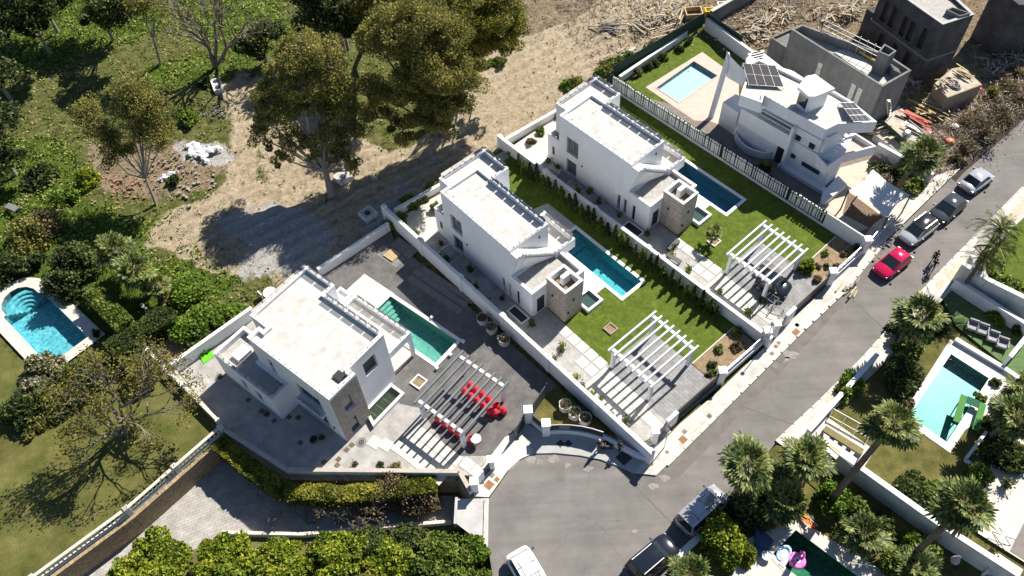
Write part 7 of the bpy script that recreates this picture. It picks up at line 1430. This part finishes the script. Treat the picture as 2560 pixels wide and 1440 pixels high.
bs('white-flowering oleander at the foot of the round-ended pool', 'k', 250, 130, 1.2, 1.9, 2.2, 5000, leafmat('oleander', [(.03,.05,.012),(.08,.11,.03),(.16,.17,.06),(.5,.38,.32)]), 16); bs('pale flowering bush lower left of the oleander', 'k', 200, 260, 1.0, 1.9, 2.0, 4500, leafmat('oleander2', [(.03,.045,.014),(.09,.10,.04),(.2,.19,.11),(.45,.4,.33)]), 17)
bs('dark dense bush mass beside the park lawn', 'k', 470, 200, 1.4, 2.3, 3.0, 8000, E_DK, 18); bs('dark shrub with the fallen rail, left of the park lawn', 'k', 130, 400, 1.0, 2.2, 2.6, 6000, E_DK, 19); bs('dark bush right of the pale flowering one', 'k', 330, 330, 1.0, 2.0, 2.2, 5500, E_DK, 20)
bs('dark bush at the head of the balustrade', 'k', 800, 70, 1.3, 1.9, 2.6, 6000, E_DK, 21); bs('feathery shrub over the dark bush at the balustrade', 'k', 860, 190, 1.2, 1.5, 2.2, 3500, E_OL, 22); bs('low shrub below the bush mass on the park lawn', 'k', 200, 520, .5, 1.2, 1.0, 1500, E_OL, 23)
bs('small dark tuft growing on the left pool deck', 's', 1225, 870, .4, .45, .8, 350, E_DK, 24, sz=.12)
hedge('clipped_hedge', 'large clipped block hedge between the left pool and the fan palms', W2('j', [(700,680),(860,590),(1140,880),(1000,990)], 2.0), 0, 2.4, 13000, .15, E_SCR, 3)
hedge('clipped_hedge', 'dark hedge band running down from the left pool to the balustrade', W2('j', [(870,1090),(1180,890),(1340,770),(1490,800),(1500,900),(1250,1000),(1000,1230)], 1.8), 0, 2.2, 16000, .15, E_DK, 4)
heap('stone step blocks behind the fan palms', 'j', 1260, 760, .05, 3, 1.6, .3, mats=[CONCL], ang=-.7, name='stone_blocks', cat='stone blocks')
sheet('dirt_corner', W2('j', [(1310,1150),(1500,1000),(1660,1130),(1460,1260)]), .012, MULCH)
wall_thing('garden_wall', 'short brown timber wall of the bare earth corner behind the green mat', 'wall', [W('j',1510,1010)[:2], W('j',1650,1140)[:2]], .8, .15, TIMBER)
# hedge spilling over the ochre retaining wall
HY = leafmat('hedge_yellow_leaves', [(.04,.06,.008),(.12,.14,.018),(.22,.23,.03),(.36,.33,.05)])
hw = [(566,1090),(640,1150),(722,1205),(860,1215),(960,1205),(1090,1190)]
for k, (a, b, lb) in enumerate(zip(hw[:-1], hw[1:], ['upper','second','third','fourth','last'])):
    p, q = W('F',*a,-.2), W('F',*b,-.2); n_ = nrm(p, q, 1.45); hedge('climbing_hedge', 'yellow-green climbing hedge on the ochre wall, %s stretch from the balustrade corner' % ['first','second','third','fourth','last'][k], [(p[0]-n_[0]*.1,p[1]-n_[1]*.1),(q[0]-n_[0]*.1,q[1]-n_[1]*.1),(q[0]-n_[0],q[1]-n_[1]),(p[0]-n_[0],p[1]-n_[1])], -1.5, .6, [6600,7400,8000,5600,5600][k], .17, HY, k)
hw = [(540,1100),(440,1185),(330,1275),(250,1340),(170,1400)]
for k, (a, b) in enumerate(zip(hw[:-1], hw[1:])):
    p, q = W('F',*a,-.4), W('F',*b,-.4); n_ = nrm(p, q, .6); hedge('ivy', 'ivy hanging over the wall under the balustrade, %s clump' % ORD[k], [(p[0],p[1]),(q[0],q[1]),(q[0]+n_[0],q[1]+n_[1]),(p[0]+n_[0],p[1]+n_[1])], -1.2, .15, [4200,3200,2200,900][k], .14, E_SCR, k)
c = W('l',1450,470,.5); rr = random.Random(4)
for k, (x, y, lb, lf, n) in enumerate(((1500,470,'brown twiggy bougainvillea hanging over the lower driveway, main mass',E_DRY,11000),(1250,540,'brown twiggy shrub left of the main bougainvillea mass',E_DRY,5000),(1700,500,'brown twiggy shrub at the street end of the driveway wall',E_DRY,5600))):
    c = W('l',x,y,-.2); bush('twiggy_shrub', lb, 'shrub', (c[0],c[1],DRIVEZ+.6), [2.4,1.8,1.8][k], [3.0,2.3,2.4][k], n, .11, lf, 60+k)
for k, (x, y, sg) in enumerate(((940,790,[(1200,600),(1150,650),(1350,640),(1000,560),(1480,650)]),(720,800,[(660,490),(480,560),(560,620),(850,700)]),(760,800,[(830,560),(900,520),(1010,600)]))):
    b = W('l',x,y,DRIVEZ); bare(['fan of bare grey branches over the lower driveway','bare pale sapling left of the branch fan over the driveway','thin bare shrub in the middle of the lower driveway'][k], b, [W('l',*s,-.9) for s in sg], .05, 30+k, E_DRY, 300)
# citrus trees along the bottom
for k, (x, y, r_, lb, lm) in enumerate(((385,1372,2.9,'leftmost bright round citrus tree at the bottom edge',E_YG),(560,1385,2.7,'second bright citrus tree from the left at the bottom edge',E_YG),(700,1385,2.7,'third bright citrus tree from the left',E_YG),(835,1368,2.7,'fourth bright citrus tree from the left',E_YG),(975,1380,2.3,'fifth bright citrus tree, just left of the darker trees',E_YG),(920,1320,1.5,'small blue-green tree behind the citrus row',E_DK),(1020,1320,1.5,'second small blue-green tree behind the citrus row',E_DK),(1110,1372,2.9,'darker green tree at the right end of the citrus row',E_SCR),(1180,1440,2.0,'olive green tree under the right end of the citrus row',E_SCR),(300,1440,1.9,'low citrus bush in the bottom row corner beside the driveway',E_YG),(620,1450,2.0,'half-seen olive tree at the bottom edge, left one',E_OL),(880,1460,2.2,'half-seen olive tree at the bottom edge, right one',E_OL),(1255,1440,1.4,'small green tree at the cul-de-sac edge',E_SCR))):
    zc = -.5; y += 28; r_ *= .9; c = W('F',x,y,zc); rng = np.random.default_rng(k); bl = [(c[0],c[1],zc,r_*.55)]
    for q in range(9): a = q*2.4; bl.append((c[0]+math.cos(a)*r_*.55, c[1]+math.sin(a)*r_*.55, zc-.35+.5*(q % 3)*.5, r_*rng.uniform(.34,.46)))
    tree('citrus_tree' if lm is E_YG else 'garden_tree', lb, 'tree', (c[0],c[1],DRIVEZ), bl, int(2400*r_*r_+2000), .165, lm, BARK, .14, 100+k, tipr=.5, ntip=12, group='round trees along the bottom edge' if lm is E_YG else None)
bs('grassy clump at the end of the cul-de-sac edge', 'l', 2190, 1000, .2, 1.1, .8, 1600, E_BR, 71)
# palms
P_ = [('upper fan palm of the group left of the sandy field','j',970,300,3.4,.82,30,0),('large fan palm in the middle of the group left of the sandy field','j',1150,470,3.2,.85,32,0),('small fan palm right of the group, beside the shaded bank','j',1350,600,2.2,.6,24,0),
      ('fan palm nearest the cul-de-sac, above the silver minibus','F',1868,1160,4.8,.92,34,0),('dark fan palm beside the street wall, left of the gazebo','F',2015,1145,4.4,.86,34,0),('tall leaning fan palm over the far lawn beside the wide pool','F',2235,1058,13.0,.80,34,0),('tall fan palm over the dividing wall, bottom right','F',2412,1262,11.0,.84,36,0),
      ('fan palm at the street side courtyard, below the walkers','F',2300,790,5.0,.92,34,0),('fan palm between the pale site slab and the shade sail','F',2305,388,5.6,.9,34,0),('dark palm at the right edge beside the wide pool deck','F',2540,1040,4.5,.85,30,0),('dark palm at the right edge above the wide pool','F',2565,970,4.0,.8,28,0),
      ('bushy palm hidden behind the black off-road car','F',1722,1440,2.2,.75,30,0),('dark palm in the lower garden between the two leaning trunks','F',2160,1335,1.6,.8,26,0),('low palm at the bottom edge right of the lower pool','F',2290,1420,1.6,.75,26,0),('low dark palm in the shade by the gazebo palm','F',1960,1250,2.2,.9,30,0)]
for k, (lb, t, x, y, h, sc, n, pin) in enumerate(P_): palm(lb, t, x, y, h, sc, n-(k*7 % 9), k+3, False, .2 if h > 4 else .24, lean=((k*37 % 11-5)*.12, (k*53 % 9-4)*.12))
palm('drooping feather palm over the street at the right edge', 'F', 2500, 575, 6.0, 1.0, 34, 41, True, .2); palm('second feather palm overlapping the first, at the right edge', 'F', 2490, 620, 5.4, .85, 28, 42, True, .18); palm('feather palm shading the upper lawn by the street wall', 'F', 2455, 650, 4.6, .7, 24, 43, True, .16)
# shrubs across the street
c = [('z',1360,900,1.6,1.9,2.8,8000,E_YG,'bright green tree at the bottom beside the lower pool'),('y',100,850,1.0,1.2,1.8,3500,E_YG,'bright leaves overhanging the navy daybed'),('g',150,1050,1.2,1.6,2.4,5000,E_SCR,'mixed green bush behind the silver minibus'),('g',420,960,1.2,2.2,2.8,6500,E_DK,'dark shade bush between the minibus and the lower pool'),('g',600,800,1.2,2.0,2.8,5500,E_DK,'dark shade bush under the fan palms'),
     ('g',980,900,1.6,1.4,2.6,2600,E_BR,'banana-like shrub against the broad white wall'),('g',1100,960,1.2,1.3,2.0,2400,E_SCR,'leafy shrub on the lower side of the broad wall'),('g',1550,1240,1.2,1.3,1.8,2600,E_BR,'bright leafed shrub below the tall leaning palm'),('g',1250,1100,.8,1.6,1.6,3500,E_DK,'dark shrub on the brown lawn beside the lower pool'),('g',1400,1340,.8,1.6,1.6,3500,E_SCR,'grey-green shrub at the bottom of the lower garden'),
     ('g',1100,130,.8,1.1,1.5,2400,E_BR,'green shrubs inside the street wall, upper clump'),('g',1050,220,.6,.8,1.2,1500,E_SCR,'green shrubs inside the street wall, lower clump'),('g',1430,60,1.5,2.0,2.6,6000,E_DK,'dark tree shading the far lawn behind the fan palm'),('A',300,1250,1.2,1.5,2.4,4000,E_SCR,'leafy shrub in the shade below the courtyard palm'),('A',250,1050,1.2,1.4,2.4,4000,E_DK,'dark shrub beneath the courtyard palm'),('A',1120,430,1.2,1.6,2.4,4500,E_SCR,'leafy shrubs at the edge of the upper lawn'),('A',1320,610,.8,1.2,1.6,2400,E_SCR,'olive shrubs along the tall white wall top'),('A',1200,900,.5,1.0,1.0,1600,E_BR,'low green planting between the two far walls'),('A',1400,1040,.5,.7,1.0,900,E_DK,'dark planting behind the armchairs'),
     ('r',1350,760,1.2,1.5,1.6,4000,E_DRY,'reddish shrub border right of the pool deck'),('r',1250,950,1.2,1.3,1.6,3000,E_DK,'dark foliage at the right end of the pool deck'),('r',1300,1250,1.0,1.8,2.0,5000,E_DK,'dark planting bed below the white pool deck'),('w',850,420,.8,1.1,1.8,2200,E_BR,'bright leaved shrub in the dark bed corner'),('w',420,600,.4,1.4,1.2,3000,E_SCR,'shaggy shrub on the brown lawn under the tall palm'),('w',170,560,.4,1.6,1.0,3200,E_DK,'low dark groundcover along the broad white wall'),('w',520,900,.8,1.7,1.8,4500,E_SCR,'dense green shrub at the end of the broad white wall'),
     ('w',300,1180,1.0,1.4,1.8,3000,E_SCR,'green leaves under the leaning trunk at the bottom right'),('w',220,1380,.8,1.3,1.4,2400,E_DRY,'silvery shrub beside the closed parasol'),('A',560,1000,.6,1.0,1.8,2600,E_DK,'dark bush at the courtyard wall end'),('d',470,990,.8,.9,1.4,1600,E_SCR,'green shrub at the curved wall of the angular villa'),('f',1150,380,.6,1.1,1.4,2200,E_SCR,'shrubs against the far wall of the angular villa yard'),('f',1010,280,.6,1.3,1.4,2800,E_DK,'dark shrubs in the shaded strip above the shade sail'),('f',850,240,.4,.9,.9,1500,E_DK,'shrub in the shade behind the angular villa front terrace'),
     ('t',1230,500,.6,.9,1.3,1500,E_YG,'yellow-green potted cycad-like shrub beside the right pergola')]
for k, (t, x, y, z, r_, h, n, lm, lb) in enumerate(c): bs(lb, t, x, y, z, r_, h, n, lm, 200+k, sz=.18)
for k, (x, y) in enumerate(((1390,480),(1280,570),(1075,690),(975,750),(890,800),(770,870))): bs('round clipped shrub on the low wall of the pool lawn, %s from the top' % ORD[k], 'u', x, y, .5, .62, 1.0, 900, E_DK, 300+k, 'round_shrub', 'shrub', .1)
c = W('F',2320,715,1); bs('pink bougainvillea flowers above the courtyard palm', 'A', 590, 770, 1.6, .7, 1.2, 700, leafmat('pink_flowers', [(.05,.07,.02),(.5,.03,.15),(.65,.06,.2)]), 330, 'flowering_shrub', 'shrub', .13)
# dry scrub strip along the street at the top right
for k, (x, y, r_, n, lm, lb) in enumerate(((2100,900,1.3,1600,E_DRY,'brown thorn bush nearest the white sack in the scrub strip'),(1900,1010,1.5,1800,E_DRY,'wide brown thorn bush in the middle of the scrub strip'),(2000,1090,1.2,1300,E_DRY,'brown thorn bush along the street edge of the scrub strip'),(2180,700,1.5,2000,E_DRY,'straw brown bush high up in the scrub strip'),(2240,800,1.2,1200,E_DRY,'greenish bush in the upper scrub strip'),(1830,1200,1.2,1200,E_DRY,'thorn bush near the big fan palm'),(2230,580,1.2,1500,E_DRY,'green bush at the top of the scrub strip by the right edge'),(2050,760,1.0,1200,E_OL,'olive bush beside the raised platform'),(1760,1310,.9,1000,E_DRY,'small dry bush near the dark strip at the kerb'),(2130,1000,1.2,1200,E_DRY,'dry bush overhanging the street edge'))): bs(lb, 'e', x, y, .4, r_, 1.1, n, lm, 350+k, 'thorn_bush', 'bush', .12)
for k, (x, y, sg) in enumerate(((2080,1010,[(1980,880),(2150,860),(2220,930),(2050,1100)]),(1950,1120,[(1850,1010),(2020,1010),(2080,1120)]),(2200,830,[(2120,720),(2260,720),(2280,860)]))):
    b = W('e',x,y,0); bare('tangle of bare twigs in the street scrub, %s from the big fan palm' % ['middle one','nearest','farthest'][k], b, [W('e',*s,1.3) for s in sg], .05, 50+k, E_DRY, 300)
# conifer row between the middle and right plots
def conifer(h, r_, seed, lm):
    rng = np.random.default_rng(seed); n = 420; z = rng.random(n)**.8*h; a = rng.uniform(0,6.283,n); rad = r_*(1-z/h)**.7*rng.uniform(.5,1,n)*(1+.25*np.sin(z*9)); return leaf_mesh('foliage', np.column_stack([rad*np.cos(a), rad*np.sin(a), z+.05]), .11, rng, lm, up=.2)
CM = [conifer(1.65,.34,1,E_DK), conifer(1.5,.4,2,E_SCR), conifer(1.8,.3,3,E_DK)]; stem = mesh('stem', MB().tube((0,0,0),(0,0,1.5),.03,.015,5), BARK)
for k in range(30):
    h = rs.uniform(.95,1.3); r = root('conifer', '%s conifer from the street in the row along the right plot wall' % ORD[k], 'conifer', (*FC.w(8.4-k*.87+rs.uniform(-.12,.12),-4.7+rs.uniform(-.06,.06)),0), rs.uniform(0,6), 'row of conifers between the plots'); r.scale = (h,h,h)
    o = bpy.data.objects.new('foliage', CM[k % 3]); COL.objects.link(o); o.parent = r; o = bpy.data.objects.new('stem', stem); COL.objects.link(o); o.parent = r
# small patio plants, each in its square of dark earth
pits = mesh('earth_pit', MB().box(-.2,.2,-.2,.2,0,.015), SOIL); rng = np.random.default_rng(77)
pl = [leaf_mesh('foliage', rng.normal(size=(110,3))*[.17,.17,.2]+[0,0,.4], .12, rng, m) for m in (E_SCR, E_DK, E_YG)]
sp_b = [('b',225,680),('b',395,740),('b',320,785),('b',430,860),('b',600,925),('b',580,1025),('b',635,1040),('b',815,1120),('b',715,1150),('b',1020,1300),('b',990,1385),('n',100,680),('n',100,712),('n',55,765),('n',178,860),('n',212,920),('n',318,985),('n',260,958),('n',462,1115),('n',375,1070),('n',572,1235)]
for k, (t, x, y) in enumerate(sp_b):
    r = root('patio_plant', '%s small patio plant of the middle villa, counted from the back terrace' % ORD[k], 'plant', (*W(t,x,y,.2)[:2],.012), rs.uniform(0,6), 'small plants in the middle villa patio'); s = rs.uniform(.55,1.05); o = bpy.data.objects.new('foliage', pl[[1,0,2][k % 3]]); COL.objects.link(o); o.parent = r; o.scale = (s,s,s); o = bpy.data.objects.new('earth_pit', pits); COL.objects.link(o); o.parent = r
sp_c = [('c',315,630),('c',380,680),('c',605,850),('c',525,850),('c',670,920),('c',820,1015),('c',1015,1150),('n',730,130),('n',718,168),('n',812,262),('n',988,380),('n',1142,500),('t',190,820),('t',515,1075)]
for k, (t, x, y) in enumerate(sp_c):
    r = root('patio_plant', '%s small patio plant of the right villa, counted from the back terrace' % ORD[k], 'plant', (*W(t,x,y,.2)[:2],.012), rs.uniform(0,6), 'small plants in the right villa patio'); s = rs.uniform(.6,1.15); o = bpy.data.objects.new('foliage', pl[[0,1,2][k % 3]]); COL.objects.link(o); o.parent = r; o.scale = (s,s,s); o = bpy.data.objects.new('earth_pit', pits); COL.objects.link(o); o.parent = r
sp_a = [('q',320,810),('q',468,932),('q',540,990),('q',568,1008),('q',605,1042),('q',682,1022),('q',732,1025),('q',742,1158),('q',860,1132),('q',868,1262),('q',945,1245),('q',938,1278),('q',988,1195),('q',1015,1170),('q',1035,1272)]
for k, (t, x, y) in enumerate(sp_a):
    r = root('earth_square', '%s little square of dark earth in the left villa patio, counted from the back' % ORD[k], 'planting square', (*W(t,x,y,0)[:2],.016), FA.ang, 'planting squares in the left villa patio'); o = bpy.data.objects.new('earth_pit', pits); COL.objects.link(o); o.parent = r
    if k in (0,8,14,3): o = bpy.data.objects.new('foliage', pl[1]); COL.objects.link(o); o.parent = r; o.scale = (.6,.6,.5)
for t, x, y, r_, lb in (('q',815,1140,.42,'dark low shrub in the shaded patio of the left villa'),('o',108,1280,.4,'dark leafy shrub at the patio wall, left one of the pair'),('o',190,1278,.42,'brown leafy shrub at the patio wall, right one of the pair')): bs(lb, t, x, y, .2, r_, .6, 400, E_DRY if 'brown' in lb else E_DK, 400+int(x), 'patio_shrub', 'shrub', .1)
for k, (t, x, y, r_, lm, lb) in enumerate((('n',990,705,.5,E_SCR,'round shrub at the back of the middle planting bed'),('n',1085,690,.6,E_DRY,'grey shrub in the shade of the middle planting bed'),('n',1085,605,.6,E_SCR,'tall pale shrub by the wall end of the middle planting bed'),('n',950,790,.5,E_DK,'dark agave in the sunny middle planting bed'),('n',975,830,.4,E_BR,'light green plant at the front of the middle planting bed'),('n',930,840,.35,E_DK,'dark tuft near the pillar in the middle planting bed'),
        ('t',1460,350,.42,E_SCR,'grey-green ball shrub at the lawn corner of the right planting bed'),('t',1690,340,.42,E_DRY,'pale ball shrub in the shade of the right planting bed'),('t',1475,510,.36,E_DK,'blue-green tuft in the middle of the right planting bed'),('t',1580,500,.36,E_DRY,'dark red tuft in the right planting bed'),('t',1370,500,.36,E_DRY,'dark brown tuft at the lawn side of the right planting bed'),('t',1360,650,.5,E_DRY,'rusty shrub at the driveway end of the right planting bed'),('t',1850,260,.8,E_DK,'dark shrub against the white fence end'),
        ('t',700,900,.45,E_DK,'dark potted shrub at the foot of the right pergola post'),('b',700,1000,.0001,E_DK,'') )):
    if lb: bs(lb, t, x, y, .2, r_, r_*1.3, int(900*r_+150), lm, 500+k, 'bed_shrub', 'shrub', .1)
for k, (x, y) in enumerate(((350,500),(260,430),(190,470),(120,560),(30,620))): bs('shrub behind the low back wall of the middle villa, %s from the villa' % ORD[k], 'b', x, y, .4, .75, 1.1, 1000, [E_BR,E_SCR,E_YG][k % 3], 540+k, 'wall_shrub', 'shrub', .13)
for k, (x, y) in enumerate(((190,490),(60,560),(260,420),(380,300))): bs('shrub behind the low back wall of the right villa, %s planted' % ORD[k], 'c', x, y, .3, .65, .8, 800, [E_DRY,E_BR,E_SCR][k % 3], 560+k, 'wall_shrub', 'shrub', .13)
for k, (t, x, y, r_) in enumerate((('c',480,90,.9),('h',780,760,1.1),('h',850,740,1.0),('h',180,560,1.0),('h',80,560,.8),('h',1130,590,1.1),('h',1230,560,1.2),('h',1100,650,.9),('h',1570,410,.8),('h',1340,500,.9),('m',1080,1280,0.9))): bs('wild green bush on the open land, %s met walking from the right villa' % ORD[k], t, x, y, .2, r_, .8, 1300, [E_SCR,E_BR,E_OL][k % 3], 600+k, 'wild_bush', 'bush', .14)
